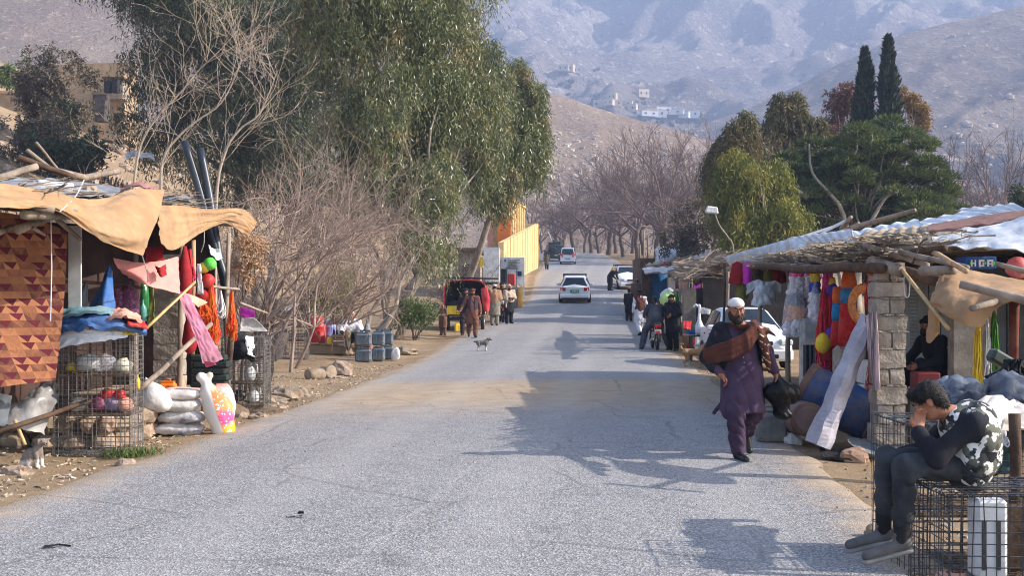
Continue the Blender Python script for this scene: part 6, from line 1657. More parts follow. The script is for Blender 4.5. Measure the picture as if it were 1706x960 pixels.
# wreath of orange cord
mb = MB(); c = P(1440, 508, 14.4)
for s_ in range(7):
 pts = []
 for k in range(41):
  a = 2 * math.pi * k / 40; b = a * 5 + s_ * .9; rr = .175 + .042 * math.cos(b)
  pts.append(c + Vector((math.cos(a) * rr * .85, .042 * math.sin(b), math.sin(a) * rr * 1.15)))
 mb.tube(pts, .017, 5)
mb.thing("wreath", mat("amber_cord", (206, 120, 60), (226, 150, 90), 20), "ring of amber cord hanging against the block pillar", "wreath", None, True)
hank("red cords knotted at the left of the pillar top", P(1450, 452, 13.6), .45, .1, m_rrope, 24, .009, kink=.02)
hank("orange rope end tied over the pillar", P(1460, 436, 13.2), .16, .14, m_orope, 26, .009, kink=.03)
cloth("striped grey and pink cloth hanging down the left side of the pillar", [[P(1441, 528, 13.2), P(1450, 522, 13.05), P(1460, 520, 12.95)], [P(1446, 590, 13.2), P(1455, 590, 13.0), P(1464, 590, 12.95)], [P(1452, 650, 13.2), P(1458, 652, 13.0), P(1466, 648, 12.95)]], mat("striped_cloth", (92, 88, 92), (206, 176, 176), 26, stretch=(1, 1, .03), lo=.42, hi=.58), 14, 10, .025, 5, 2, .012, fdir='v')
hank("tangle of thin red thread below the striped cloth", P(1452, 590, 13.3), .45, .1, m_rrope, 16, .004, kink=.02)
# white wrapped plank
mb = MB(); A, Bq = P(1362, 742, 13.0), P(1447, 528, 13.3); n = 34
for i in range(n + 1):
 f = i / n; p = A.lerp(Bq, f); w = .19 - .06 * f; d_ = .12 - .03 * f; ww = 1 + .12 * mnoise.noise(Vector((f * 5, 1, 0)))
 ax = Vector((math.cos(.37), 0, -math.sin(.37)))
 for (u_, v_) in ((-1, 0), (-.35, -1), (.35, -1), (1, -.1), (.6, 1), (-.6, 1)):
  mb.v.append(p + ax * w * u_ * ww * .75 + Vector((0, v_ * d_, 0)) + Vector((mnoise.noise(Vector((f * 9, u_, v_))), mnoise.noise(Vector((u_, f * 9, v_))), 0)) * .02 + Vector((mnoise.noise(Vector((f * 9, u_ * 2, v_))), mnoise.noise(Vector((u_ * 2, f * 11, v_))), 0)) * .01)
for i in range(n):
 for k in range(6): mb.f.append((i * 6 + k, i * 6 + (k + 1) % 6, (i + 1) * 6 + (k + 1) % 6, (i + 1) * 6 + k))
mb.f.append(tuple(reversed(range(6)))); mb.f.append(tuple(n * 6 + k for k in range(6)))
mb.thing("wrapped_plank", mat("lilac_white_wrap", (150, 146, 158), (186, 182, 192), 4, rough=.6, bump=.6, bscale=9), "long white-wrapped plank leaning on the block pillar", "plank")
# barrels and cans
def lying_barrel(label, a, b, r, m, ring, mouth=None):
 A, Bq = Vector(a), Vector(b); ax = (Bq - A); L_ = ax.length
 t = empty("barrel", (A + Bq) / 2 - Vector((0, 0, r)), label=label, cat="barrel")
 mb = MB(); mb.lathe([(r * .8, .04), (r * .84, 0), (r * .9, .0), (r * .93, L_ * .1), (r * 1.0, L_ * .3), (r * 1.03, L_ * .5), (r, L_ * .7), (r * .93, L_ * .93), (r * .85, L_), (r * .7, L_ * 1.0)], A, ax, 24); mb.build("body", m, t, True)
 mb = MB(); mb.lathe([(r * .95, -.005), (r * .97, 0), (r * .97, L_ * .09), (r * .94, L_ * .095)], A, ax, 24); mb.build("rim", ring, t, True)
 if mouth: mb = MB(); mb.lathe([(r * .6, -.012), (r * .78, -.01), (r * .78, .02)], A, ax, 20); mb.build("lid", mouth, t, True)
 return t
m_bbar = mat("scuffed_blue_barrel", (18, 54, 104), (36, 80, 136), 2, rough=.5, bump=.1, dirt=.42)
m_brw = mat("rusty_brown_paint", (92, 66, 58), (124, 92, 80), 4, rough=.8, bump=.3)
lying_barrel("big blue barrel lying tilted behind the white-wrapped plank", P(1338, 640, 14.3), P(1452, 700, 14.0), .29, m_bbar, m_brw)
lying_barrel("brown barrel lying with its end toward the road, under the blue barrel", P(1348, 700, 13.75), P(1308, 690, 14.8), .205, mat("mauve_brown_barrel", (112, 90, 88), (142, 116, 110), 3, rough=.7), MATS["rusty_brown_paint"], mat("lid_brown", (98, 78, 76), (126, 102, 96), 4, rough=.7))
jerrycan("dirty grey jerrycan at the road edge behind the walking man's bag", G(1285, 14.2), .34, .24, .44, mat("dirty_grey_can", (96, 98, 96), (132, 130, 124), 4, rough=.7), .08)
rock("reddish rock in front of the white-wrapped plank", G(1424, 12.8), (.18, .12, .1), 3, None, m=mat("reddish_rock", (136, 106, 88), (176, 144, 122), 6, rough=1, bump=.5))
rock("small white stone between jerrycan and brown barrel", G(1321, 14.1), (.1, .08, .08), 5, None, "stone", m_white)
rock("pale round stone by the road edge near the boy's shoes", G(1455, 8.55), (.07, .07, .06), 6, None, "stone")
mb = MB(); mb.lathe([(.02, 0), (.14, .0), (.2, .05), (.21, .055), (.15, .02)], G(1440, 13.0) + Vector((0, 0, .1)), (.3, -.3, 1), 18); mb.thing("basin", m_grey, "shallow metal basin tipped behind the reddish rock", "basin", None, True)
mb = MB(); mb.sheet([[G(1365, 13.1) + Vector((0, 0, .09)), G(1430, 13.1) + Vector((0, 0, .08))], [G(1370, 12.75) + Vector((0, 0, .03)), G(1420, 12.7) + Vector((0, 0, .03))]], 6, 10, .02, 5, 1, .02); mb.thing("rubber_sheet", m_rubber, "flat black rubber sheet at the foot of the wrapped plank", "sheet")
for i, (px0, px1, py0, py1, D, m_, lb) in enumerate([(1438, 1462, 601, 640, 15, m_wsack, "white cardboard box behind the striped cloth, upper one"), (1438, 1463, 643, 684, 14.8, m_white, "white cardboard box with a black bar, lower one"), (1366, 1384, 607, 650, 16.5, m_lwood, "cream box behind the wrapped plank")]):
 mb = MB(); a, b = P(px0, py1, D), P(px1, py0, D); mb.bbox(((a.x + b.x) / 2, D + .15, (a.z + b.z) / 2), (b.x - a.x, .3, b.z - a.z), .01)
 mb.thing("box", m_, lb, "box")
mb = MB(); a = P(1450, 640, 15); mb.box((a.x, 15.1, gz(5, 15) + .22), (.4, .4, .44)); mb.thing("box", m_gdark, "dark wooden chest carrying the white boxes", "chest")
stick(rs, P(1386, 470, 16.6), on(P(1386, 600, 16.6).x, 16.6), .04, m_dwood, "post", .02, 8)
# shop shutters behind
t = empty("shop_front", on(6.2, 18.4), label="pale blue shop front with louvred shutter and white door boards", cat="shop front")
for (x0, x1, y0, y1, m_, nm) in [(1504, 1516, 455, 640, m_white, "frame"), (1528, 1546, 455, 640, m_white, "door_board"), (1548, 1566, 460, 640, m_white, "door_board"), (1568, 1590, 470, 640, m_wtin, "door_board"), (1660, 1676, 480, 640, m_wtin, "door_board"), (1680, 1706, 480, 640, m_white, "door_board"), (1710, 1760, 470, 640, m_white, "door_board")]:
 pxbox(x0, x1, y0, y1, 17.5, .05, m_, nm, t)
for k in range(24): pxbox(1516.5, 1527.5, 470 + k * 6, 474.4 + k * 6, 17.48, .06, m_wtin, "louvre", t)
pxbox(1500, 1780, 445, 700, 17.8, .1, mat("pale_blue_paint", (150, 166, 190), (172, 186, 206), 3), "wall", t)
pole("yellow bamboo pole leaning from the pillar top down into the stall", P(1500, 446, 12.8), P(1580, 548, 11.0), .022, m_bamboo, .0)
mb = MB(); mb.tube(catmull([P(1508, 448, 12.7), P(1506, 470, 12.7), P(1508, 492, 12.7), P(1514, 494, 12.7), P(1516, 470, 12.7)], 14), .006, 5); mb.thing("cord", m_white, "loop of white cord hanging beside the pillar", "cord")
def PN(px, py, D): return P(px, py, D * 1.27)
# the nearest right stall: tan sheet, logs, straps
ns = empty("market_stall", on(3.9, 9.5), label="nearest right-hand stall of logs under a tan canvas flap", cat="stall")
for (a, b, D0, D1, r, m_) in [((1600, 474), (1730, 506), 8.3, 8.0, .036, m_wood), ((1620, 514), (1760, 478), 8.2, 9.6, .032, m_wood), ((1660, 440), (1760, 466), 9.4, 9.0, .026, m_wood), ((1580, 445), (1640, 472), 10.5, 9.2, .03, m_lwood), ((1720, 505), (1735, 720), 8.8, 8.8, .06, m_dwood)]:
 stick(ns, PN(*a, D0), PN(*b, D1), r, m_, "log", .015, 8, r2=r * 1.05)
stick(ns, PN(1690, 500, 8.9), on(PN(1690, 500, 8.9).x, 11.3), .05, mat("red_brown_post", (92, 44, 34), (120, 62, 48), 6), "post", .01, 8)
mb = MB(); mb.box((PN(1602, 560, 11).x, PN(1602,560,11).y, .85), (.25, .2, 1.8)); mb.build("post", m_block, ns)
mb = MB(); mb.box((PN(1640, 560, 11.4).x, PN(1602,560,11.5).y, .85), (.38, .06, 1.75)); mb.build("board", m_stone, ns)
cloth("tan canvas flap drooping from the nearest right-hand stall", [
 [PN(1566, 462, 9.4), PN(1590, 448, 9.5), PN(1630, 452, 9.4), PN(1680, 462, 9.2), PN(1770, 478, 8.8)], [PN(1556, 484, 9.1), PN(1585, 474, 9.0), PN(1628, 478, 8.9), PN(1680, 482, 8.7), PN(1770, 500, 8.4)],
 [PN(1550, 502, 9.0), PN(1575, 505, 8.75), PN(1606, 505, 8.65), PN(1650, 494, 8.6), PN(1710, 496, 8.4)], [PN(1552, 508, 9.0), PN(1580, 528, 8.7), PN(1612, 543, 8.6), PN(1636, 542, 8.6), PN(1650, 515, 8.6)]], m_tan, 28, 40, .02, 6, 5, .005, name="awning", cat="awning", crease=.01)
cloth("narrow tan canvas strip hanging down left of the flap", [[PN(1549, 508, 9.2), PN(1556, 512, 9.1), PN(1562, 520, 9.1)], [PN(1546, 540, 9.2), PN(1556, 542, 9.1), PN(1566, 545, 9.1)], [PN(1543, 568, 9.2), PN(1550, 572, 9.1), PN(1564, 555, 9.1)]], m_tan, 10, 8, .015, 4, 5, .01)
# blue box with white picture marks
t = empty("printed_box", PN(1634, 447, 10.2), label="blue box printed with white and green marks on the log", cat="box")
a, b = PN(1608, 448, 10.2), PN(1661, 427, 10.2); mb = MB(); mb.bbox(((a.x + b.x) / 2, a.y + .15, (a.z + b.z) / 2), (b.x - a.x, .28, b.z - a.z), .01); mb.build("box_body", mat("royal_blue_print", (22, 70, 140), (36, 90, 160), 3, rough=.4), t)
def px_quad(px0, px1, py0, py1, D, m_, nm): pxbox(px0, px1, py0, py1, D, .012, m_, nm, t)
for (x0, parts) in [(1618, [(0, 2.2, 0, 11), (6, 8.2, 0, 11), (2.2, 6, 4.5, 6.8)]), (1631, [(0, 9, 0, 3), (0, 3, 3, 12), (3, 9, 8.5, 11), (6, 9, 4, 8)]), (1645, [(0, 10, 0, 3), (0, 3, 3, 11), (7, 10, 3, 11), (3, 7, 5.5, 7.5)])]:
 for (u0, u1, v0, v1) in parts: px_quad(x0 + u0, x0 + u1, 433 + v0, 433 + v1, 10.19 * 1.27, m_white, "printed_mark")
for x0 in (1616.2, 1641.2, 1656): px_quad(x0, x0 + 1.6, 436, 441, 10.185 * 1.27, m_lgreen, "printed_mark")
mb = MB(); c = PN(1690, 440, 9.8); mb.lathe([(.02, 0), (.1, .01), (.12, .06), (.11, .13), (.08, .17), (.02, .2)], (c.x, c.y, c.z - .11), (.2, -.6, 1), 18); mb.thing("bowl", mat("pink_plastic_bowl", (206, 120, 120), (226, 170, 166), 5, rough=.4, c3=(214, 90, 96)), "pinkish plastic bowl on the log next to the blue box", "bowl", None, True)
# straps
for i, (px, m_, w, ln_, lb) in enumerate([(1630, m_yel, .05, 1.0, "yellow straps hanging beside the concrete post"), (1642, m_wsack, .06, 1.15, "white and grey straps hanging in the middle"), (1655, mat("green_strap", (50, 110, 30), (80, 140, 50), 6), .05, .95, "green straps hanging at the right")]):
 hank(lb, PN(px, 512 if i else 520, 8.9), ln_ * .78, w * 2, m_, 18, .008, cat="straps", name="straps", loop=False, kink=.006)
mb = MB(); mb.bbox(PN(1541, 636, 10.6), (.27, .25, .22), .02); t2 = mb.thing("box", mat("maroon_box", (92, 26, 30), (116, 40, 42), 5, rough=.5), "maroon box behind the boy's head, by the pillar", "box")
mb = MB(); mb.box((PN(1541, 636, 10.6).x, PN(1541, 636, 10.6).y, .36), (.5, .5, .66)); mb.thing("counter", m_gdark, "dark low counter under the maroon box", "counter")
# dark sheets on the second cage
m_slate = mat("slate_tarp", (42, 46, 56), (84, 90, 102), 3, rough=.55, spec=.4)
m_dsl = mat("black_tarp", (22, 23, 28), (48, 50, 58), 3, rough=.5, spec=.4)
for i, (c0, m_, lb) in enumerate([
 ([[(1560, 640, 8.8), (1590, 630, 8.9), (1625, 640, 8.9)], [(1565, 665, 8.3), (1600, 652, 8.3), (1640, 660, 8.4)], [(1575, 680, 8.0), (1610, 675, 8.0), (1650, 680, 8.1)]], m_slate, "slate grey tarpaulin heap behind the boy's head"),
 ([[(1600, 650, 8.5), (1630, 642, 8.5), (1665, 655, 8.5)], [(1590, 668, 8.1), (1625, 655, 8.0), (1660, 668, 8.1)], [(1600, 685, 7.9), (1640, 680, 7.8), (1670, 684, 7.9)]], m_dsl, "black rubbery sheet folded in the middle of the heap"),
 ([[(1645, 640, 8.7), (1672, 620, 8.7), (1730, 640, 8.6)], [(1645, 660, 8.2), (1680, 632, 8.1), (1740, 655, 8.1)], [(1650, 680, 7.9), (1690, 670, 7.8), (1740, 680, 7.8)]], m_slate, "slate grey tarpaulin peaked at the right of the heap")]):
 cloth(lb, [[P(*q) for q in r] for r in c0], m_, 14, 16, .045, 5, i * 3 + 1, .03, name="tarpaulin", cat="tarpaulin", crease=.04)
cloth("beige cloth draped from the heap over the rear cage", [[P(1618, 676, 7.7), P(1660, 662, 7.8), P(1700, 672, 7.8), P(1740, 670, 7.8)], [P(1606, 700, 7.4), P(1640, 690, 7.35), P(1690, 690, 7.4), P(1740, 690, 7.4)], [P(1612, 740, 7.3), P(1640, 722, 7.25), P(1668, 718, 7.3), P(1720, 716, 7.3)]], mat("beige_cloth", (206, 192, 180), (226, 214, 204), 4, rough=.9), 16, 22, .035, 5, 6, .012, crease=.03)
cloth("pale ragged cloth end hanging below the beige cloth", [[P(1652, 718, 7.3), P(1675, 716, 7.3)], [P(1660, 745, 7.25), P(1680, 740, 7.25)]], m_wsack, 8, 8, .03, 6, 2, .012)
cage("rear wire cage under the tarpaulin heap, behind the boy", on(3.05, 7.35), 1.2, .8, .95, .075, .0032, m_dwire, (.4,), rim=True)
cage("front wire cage that the boy sits on, at the right corner of the road", on(2.88, 6.05), 1.36, .62, .73, .062, .0036, m_dwire, (.2,), rim=True)
stick(ns, P(1690, 690, 7.2), on(P(1690, 690, 7.2).x, 7.2), .038, m_dwood, "post", .02, 8)
cg = gz(3, 6.3)
mb = MB(); a = P(1646, 835, 6.35); mb.bbox((a.x, 6.36, cg + .47), (.17, .14, .42), .02); mb.thing("container", m_white, "white plastic container standing inside the front wire cage", "container")
for dx in (-.045, .03): mb = MB(); mb.box((a.x + dx, 6.286, cg + .44), (.022, .008, .26)); mb.thing("slot_strip", m_gdark, ["left", "right"][dx > 0] + " dark strip down the front of the white container", "strip")
mb = MB(); mb.bbox((a.x, 6.36, cg + .24), (.2, .17, .05), .01); mb.thing("tray", m_grey, "grey tray under the white container in the front cage", "tray")
rock("pinkish bread-like lump inside the front wire cage", (P(1590, 880, 6.35).x, 6.4, cg + .2), (.09, .07, .05), 4, None, "lump", m_rose)
mb = MB(); mb.bbox((2.75, 6.5, cg + .44), (.38, .06, .36), .02); mb.thing("board", m_dwood, "brown board at the back of the front wire cage", "board")
mb = MB(); mb.bbox((3.25, 6.5, cg + .44), (.4, .06, .38), .02); mb.thing("board", m_gdark, "dark grey board at the back of the front wire cage, on the right", "board")
cloth("crumpled dark plastic in the rear cage", [[P(1620, 740, 7.7), P(1690, 740, 7.7)], [P(1620, 790, 7.6), P(1690, 790, 7.6)]], mat("dark_teal_film", (26, 48, 50), (52, 78, 78), 5, rough=.4), 8, 12, .06, 5, 1, .02)
mb = MB(); mb.tube(catmull([P(1672, 700, 7.2), P(1668, 722, 7.2), P(1678, 745, 7.2), P(1688, 728, 7.2)], 14), .006, 5); mb.thing("cord", m_white, "white cord looped on the rear cage", "cord")
hank("dark tangle of cables and metal at the right edge above the tarpaulins", P(1690, 600, 8.6), .2, .26, m_black, 40, .012, kink=.05, cat="cables", name="cables")
mb = MB(); mb.bbox(P(1676, 605, 8.9), (.3, .1, .1), .02, (0, .5, .2)); mb.thing("fender", mat("dark_green_metal", (40, 48, 44), (64, 74, 66), 5, rough=.4), "dark green metal panel tilted above the tarpaulins", "panel")
# chewed verge on the right: sandy sheet edge
# ---------------------------------------------------------------- far right-hand stalls
fs = empty("market_stall", on(6.8, 41), label="far right-hand stall of brush roof and mud block wall behind the tan dog", cat="stall")
pxbox(1140, 1160, 480, 565, 40, 2.4, m_block, "wall", fs); pxbox(1160, 1205, 480, 565, 43, .2, MATS["dark_stall_cloth"], "back_cloth", fs); pxbox(1190, 1222, 460, 560, 36, .15, m_brush if False else m_dwood, "side_panel", fs)
for (a, b, D0, D1, r) in [((1133, 462), (1135, 560), 38, 38, .05), ((1183, 455), (1186, 556), 36, 36, .06), ((1212, 448), (1212, 552), 33, 33, .05), ((1160, 470), (1205, 442), 37, 34, .12), ((1135, 452), (1205, 430), 40, 36, .06), ((1150, 438), (1210, 420), 42, 38, .05), ((1120, 455), (1190, 448), 44, 40, .07), ((1165, 445), (1215, 433), 38, 35, .05), ((1205, 452), (1222, 446), 33, 32, .06)]:
 stick(fs, P(*a, D0), P(*b, D1), r, m_wood if r < .1 else m_dwood, "pole", .02, 7, r2=r)
mb = MB(); rng = random.Random(31)
for i in range(420):
 px, py, D = rng.uniform(1118, 1222), rng.uniform(436, 470), rng.uniform(34, 44); l = rng.uniform(.5, 1.5); a = rng.gauss(.2, .5)
 p = P(px, py - (px - 1118) * .12, D); limb(mb, p, p + Vector((math.cos(a) * l, rng.uniform(-.5, .5), math.sin(a) * .4)), rng.uniform(.012, .03), .006, .1, 4, 3, seed=i)
tag(mb.build("brush_roof", m_wood, fs), kind="stuff")
mb = MB(); mb.sheet([[P(1112, 452, 46), P(1170, 440, 42), P(1225, 428, 36)], [P(1120, 462, 41), P(1170, 452, 37), P(1222, 440, 32)]], 8, 12, .1, 5, 2, .08); mb.build("roof_mat", m_soil, fs)
t = empty("blue_kiosk", on(8.2, 55), label="kiosk closed with a bright blue cloth in the far stall row", cat="kiosk")
pxbox(1076, 1116, 445, 520, 56, 3, m_gdark, "wall", t)
mb = MB(); mb.sheet([[P(1083, 453, 55), P(1098, 452, 54.9), P(1112, 455, 55)], [P(1084, 512, 55), P(1098, 515, 54.8), P(1111, 510, 55)]], 10, 10, .06, 5, 2, .02, 'v'); mb.build("cloth_door", mat("strong_blue_cloth", (16, 96, 156), (32, 120, 178), 3, rough=.8), t, True)
pxbox(1113, 1125, 462, 486, 54.5, 1.2, m_wsack, "white_panel", t); pxbox(1070, 1084, 450, 520, 54.6, .4, m_dwood, "door_post", t)
mb = MB(); mb.sheet([[P(1070, 448, 56), P(1130, 445, 54)], [P(1075, 456, 53), P(1128, 456, 51)]], 5, 8, .1, 5, 1, .06); mb.build("roof", m_silver, t)
t = empty("far_stall", on(9.5, 66), label="farthest right-hand stall with jumbled tin and plastic roof", cat="stall")
pxbox(1066, 1170, 430, 500, 66, 4, m_dwood, "wall", t)
for i, (q, m_) in enumerate([([(1094, 425, 66), (1130, 408, 66), (1135, 425, 63), (1098, 440, 63)], m_tin), ([(1110, 432, 65), (1160, 410, 66), (1170, 424, 63), (1120, 442, 62)], m_wtin), ([(1075, 440, 64), (1140, 430, 62), (1142, 440, 60), (1080, 450, 61)], m_rust), ([(1130, 436, 62), (1185, 418, 60), (1190, 430, 58), (1140, 446, 59)], m_tin), ([(1090, 416, 68), (1118, 408, 68), (1120, 426, 66), (1094, 430, 66)], m_wtin)]):
 tin([P(*p) for p in q], parent=t, m=m_, waves=7, amp=.05)
for i in range(16):
 px = RN.uniform(1062, 1180); py = 446 - (px - 1062) * .12; stick(t, P(px, py, RN.uniform(58, 66)), P(px + RN.uniform(20, 50), py + RN.uniform(-12, 6), RN.uniform(56, 64)), RN.uniform(.04, .08), m_wood, "stick", .03)
mb = MB(); mb.sheet([[P(1096, 440, 60), P(1135, 432, 60)], [P(1100, 448, 59), P(1140, 440, 59)]], 6, 8, .08, 5, 1, .03); mb.build("red_sheet", m_dred, t)
cloth("white rag flying from a stick on the far stall roofs", [[P(1094, 410, 60), P(1098, 412, 60)], [P(1091, 444, 60), P(1097, 436, 60)]], m_white, 8, 6, .06, 5, 1)
for i, (px, y0, y1, D) in enumerate([(1079, 392, 440, 68), (1066, 408, 446, 70), (1073, 385, 430, 72)]):
 pole(["pale pole standing above the far stalls, right one", "short pole standing above the far stalls, left one", "lamp pole above the far stalls"][i], P(px, y0, D), P(px, y1 + 30, D), .05, m_wood, .01)
# curved pole with a white lamp
t = empty("street_lamp", on(9.6, 50), label="thin curved pole with a white lamp head over the brush roofs", cat="lamp")
mb = MB(); p0 = on(P(1224, 430, 50).x, 50); mb.tube(catmull([p0, P(1222, 420, 50), P(1212, 395, 50), P(1198, 375, 50), P(1190, 352, 50)], 14), [.05, .025], 7); mb.build("pole", m_wood, t, True)
mb = MB(); c = P(1186, 350, 50); mb.bbox(c, (.56, .2, .3), .05, (0, .12, 0), .8); mb.build("lamp_head", m_white, t)
# goods at the far stall
def table(label, base, w, d, h, m):
 t = empty("table", base, 0, label, "table")
 mb = MB(); mb.box((0, 0, h - .02), (w, d, .04)); mb.build("table_top", m, t, local=True)
 for sx in (-1, 1):
  for sy in (-1, 1): mb = MB(); mb.box((sx * w * .45, sy * d * .43, h / 2 - .02), (.05, .05, h - .04)); mb.build("leg", m, t, local=True)
 return t
table("dark stand behind the tan dog carrying white jugs", G(1162, 33), .42, .4, .72, m_gdark)
for i, (px, dz, h, lb) in enumerate([(1165, .72, .85, "tall white long-necked ewer on the dark stand"), (1166, .05, .4, "white plastic can under the dark stand")]):
 t = empty("ewer", G(px, 33) + Vector((0, 0, dz)), 0, lb, "ewer"); mb = MB()
 mb.lathe([(.05, 0), (.11, h * .08), (.12, h * .3), (.05, h * .48), (.032, h * .8), (.045, h * .95), (.02, h)], (0, 0, 0), n=12); mb.build("body", m_white, t, True, True)
 mb = MB(); mb.tube(catmull([(-.03, 0, h * .92), (-.1, 0, h * .98), (-.17, 0, h * .9)], 8), [.04, .02], 6); mb.build("spout", m_white, t, True, True)
cloth("red and white rag lying by the dark stand", [[P(1138, 535, 33.5), P(1152, 536, 33.5)], [P(1139, 548, 33.2), P(1150, 550, 33.2)]], m_red, 6, 8, .04, 5, 1, .02)
mb = MB(); mb.ball(P(1112, 500, 40), .26, 8, .2, 2, 1); mb.thing("sack", mat("lime_net", (178, 214, 120), (206, 232, 160), 6), "lime green round bundle behind the motorcyclist", "bundle", None, True)
cloth("white canopy cloth over the goods behind the standing dark man", [[P(1100, 490, 42), P(1115, 480, 42), P(1130, 490, 42)], [P(1100, 498, 41), P(1115, 486, 41), P(1132, 494, 41)]], m_white, 6, 10, .04, 5, 1, .02)
cloth("white bag tied on the parked car's wing by the jugs", [[P(1168, 512, 30), P(1185, 516, 30)], [P(1166, 522, 30), P(1182, 524, 30)]], m_wsack, 6, 8, .05, 5, 3, .03)
for i, (px, py, m_) in enumerate([(1128, 500, m_green), (1133, 498, m_lgreen), (1122, 505, m_white)]):
 bottle(["green bottle on the counter behind the standing man", "bright green bottle on the counter behind the standing man", "white bottle on the counter behind the standing man"][i], P(px, py + 10, 41), .5, .08, m_)
table("low counter behind the standing dark man", G(1122, 41.3), 1.1, .5, .95, m_gdark)
for i in range(26):
 D = 35 + i * 1.05 + RN.uniform(-.3, .3); x = redge(D) + RN.uniform(.5, 1.5); m_ = [m_wsack, m_dred, m_gdark, m_lwood, m_blue, m_grey, m_dwood, m_rose][i % 8]
 w = RN.uniform(.3, .6); h = RN.uniform(.3, .9); mb = MB()
 wd = ["white", "dark red", "dark grey", "pale wooden", "blue", "grey", "brown", "pinkish"][i % 8]
 if i % 3 == 0: mb.rbox(on(x, D, h / 2), (w, w, h), .05, 3, i); nm = "crate"
 else: mb.ball(on(x, D, h * .45), (w * .55, w * .5, h * .5), 7, .3, 2, i, .85); nm = "sack"
 mb.thing(nm, m_, wd + " " + nm + " among the goods heaped in front of the far right-hand stalls", nm, "goods heaped before the far right-hand stalls", nm == "sack")
for i in range(9):
 D = 36 + i * 2.6; x = redge(D) + RN.uniform(1.3, 1.9); stick(fs, on(x, D, -.1), on(x, D, 2.3), .05, m_wood, "post", .03, 6)
for i in range(10):
 D = 37 + i * 2.2; x = redge(D) + 1.7; m_ = [m_dred, m_dwood, m_gdark, m_teal, m_kh_ if False else m_dwood, m_mag, m_black, m_rose, m_gdark, m_dred][i]
 cloth(["deep red", "brown", "dark grey", "faded teal", "dark brown", "magenta", "black", "dull pink", "charcoal", "wine red"][i] + " cloth hanging in the far right-hand stall row", [[(x, D, gz(x, D) + 2.3), (x + .9, D, gz(x, D) + 2.3)], [(x, D, gz(x, D) + 1.1), (x + .9, D, gz(x, D) + 1.0)]], m_, 8, 8, .06, 5, i, .02, name="hanging_cloth", group="cloths hanging in the far right-hand stalls", fdir='v')
cloth("long dark cloth backing the far right-hand stalls", [[(8.2, 36, 2.6), (9.0, 48, 3.0), (9.8, 60, 3.6)], [(8.2, 36, .2), (9.0, 48, .4), (9.8, 60, 1.0)]], MATS["dark_stall_cloth"], 6, 16, .06, 5, 2)
# ---------------------------------------------------------------- villages far up the valley
rng = random.Random(8); k = 0
m_vil = mat("village_plaster", (176, 156, 132), (206, 190, 168), .4, rough=1, objrand=.15)
for (px, py) in [(1000, 182), (1012, 178), (1026, 183), (1040, 180), (1052, 176), (1060, 186), (1070, 172), (1078, 160), (1088, 158), (1072, 165), (1064, 178), (1095, 152), (1048, 190), (1082, 196), (1095, 199), (1076, 200), (1133, 202), (1146, 203), (1152, 199), (1120, 200), (1105, 196), (938, 120), (955, 123), (945, 122), (922, 152), (1018, 170), (1035, 166)]:
 p = on_slope("far_mountain", px, py); s_ = p.y / 1000
 t = empty("village_house", p + Vector((0, -6, .5)), rng.uniform(-.4, .4), "small flat-roofed house of the distant village below the mountain", "house", "flat-roofed houses of the distant village")
 w, d, h = rng.uniform(6, 13) * s_, rng.uniform(5, 8) * s_, rng.uniform(4, 6.5) * s_
 if py > 195: w *= 1.5
 mb = MB(); mb.box((0, d / 2, h / 2), (w, d, h)); mb.build("wall", m_white if py > 194 else m_vil, t, local=True)
 mb = MB(); mb.box((0, d / 2, h + .25), (w * 1.04, d * 1.04, .5)); mb.build("roof", m_vil, t, local=True)
 for q in (-.28, .22): mb = MB(); mb.box((w * q, 0, h * .55), (w * .13, .4, h * .3)); mb.build("window", m_black, t, local=True)
for i in range(70):
 px, py = rng.choice([(rng.uniform(985, 1010), rng.uniform(168, 186)), (rng.uniform(1000, 1120), rng.uniform(170, 205)), (rng.uniform(1060, 1180), rng.uniform(195, 210)), (rng.uniform(900, 1000), rng.uniform(118, 170))])
 p = on_slope("far_mountain", px, py); s_ = rng.uniform(2.2, 4.2)
 mb = MB(); mb.tube([p - Vector((0, 0, .5)), p + Vector((0, 0, s_ * .5))], .4, 5)
 for q in range(5): mb.ball(p + Vector((rng.uniform(-.5, .5) * s_, 0, s_ * rng.uniform(.5, .95))), (s_ * .45, s_ * .45, s_ * .45), 4, .5, 2, i + q)
 mb.thing("village_tree", m_cyp, "small dark tree among the houses of the distant village", "tree", "dark trees of the distant village")
mb = MB()     # scattered boulders on the near and far slopes
for i in range(5200):
 nm = "near_hill" if i % 2 else "rocky_hill"
 pt = SLOPES[nm][0]; px = rng.uniform(880, 1800) if i % 2 == 0 else rng.uniform(820, 1250)
 p = pt(px, rng.uniform(.25, .98))
 if mnoise.noise(p * (.018 if i % 2 else .009)) < (rng.uniform(-.6, .1) if i % 2 else rng.uniform(-.1, .4)): continue
 s_ = rng.choice((.5, .7, 1, 1.5)) * rng.uniform(.3, 1.0) * (1 if i % 2 else 2.2)
 mb.ball(p, (s_, s_, s_ * .7), 3, .4, 2, i)
tag(mb.build("slope_boulders", mat("boulder", (134, 118, 104), (186, 170, 152), .3, rough=1, island=.3), None), kind="stuff")
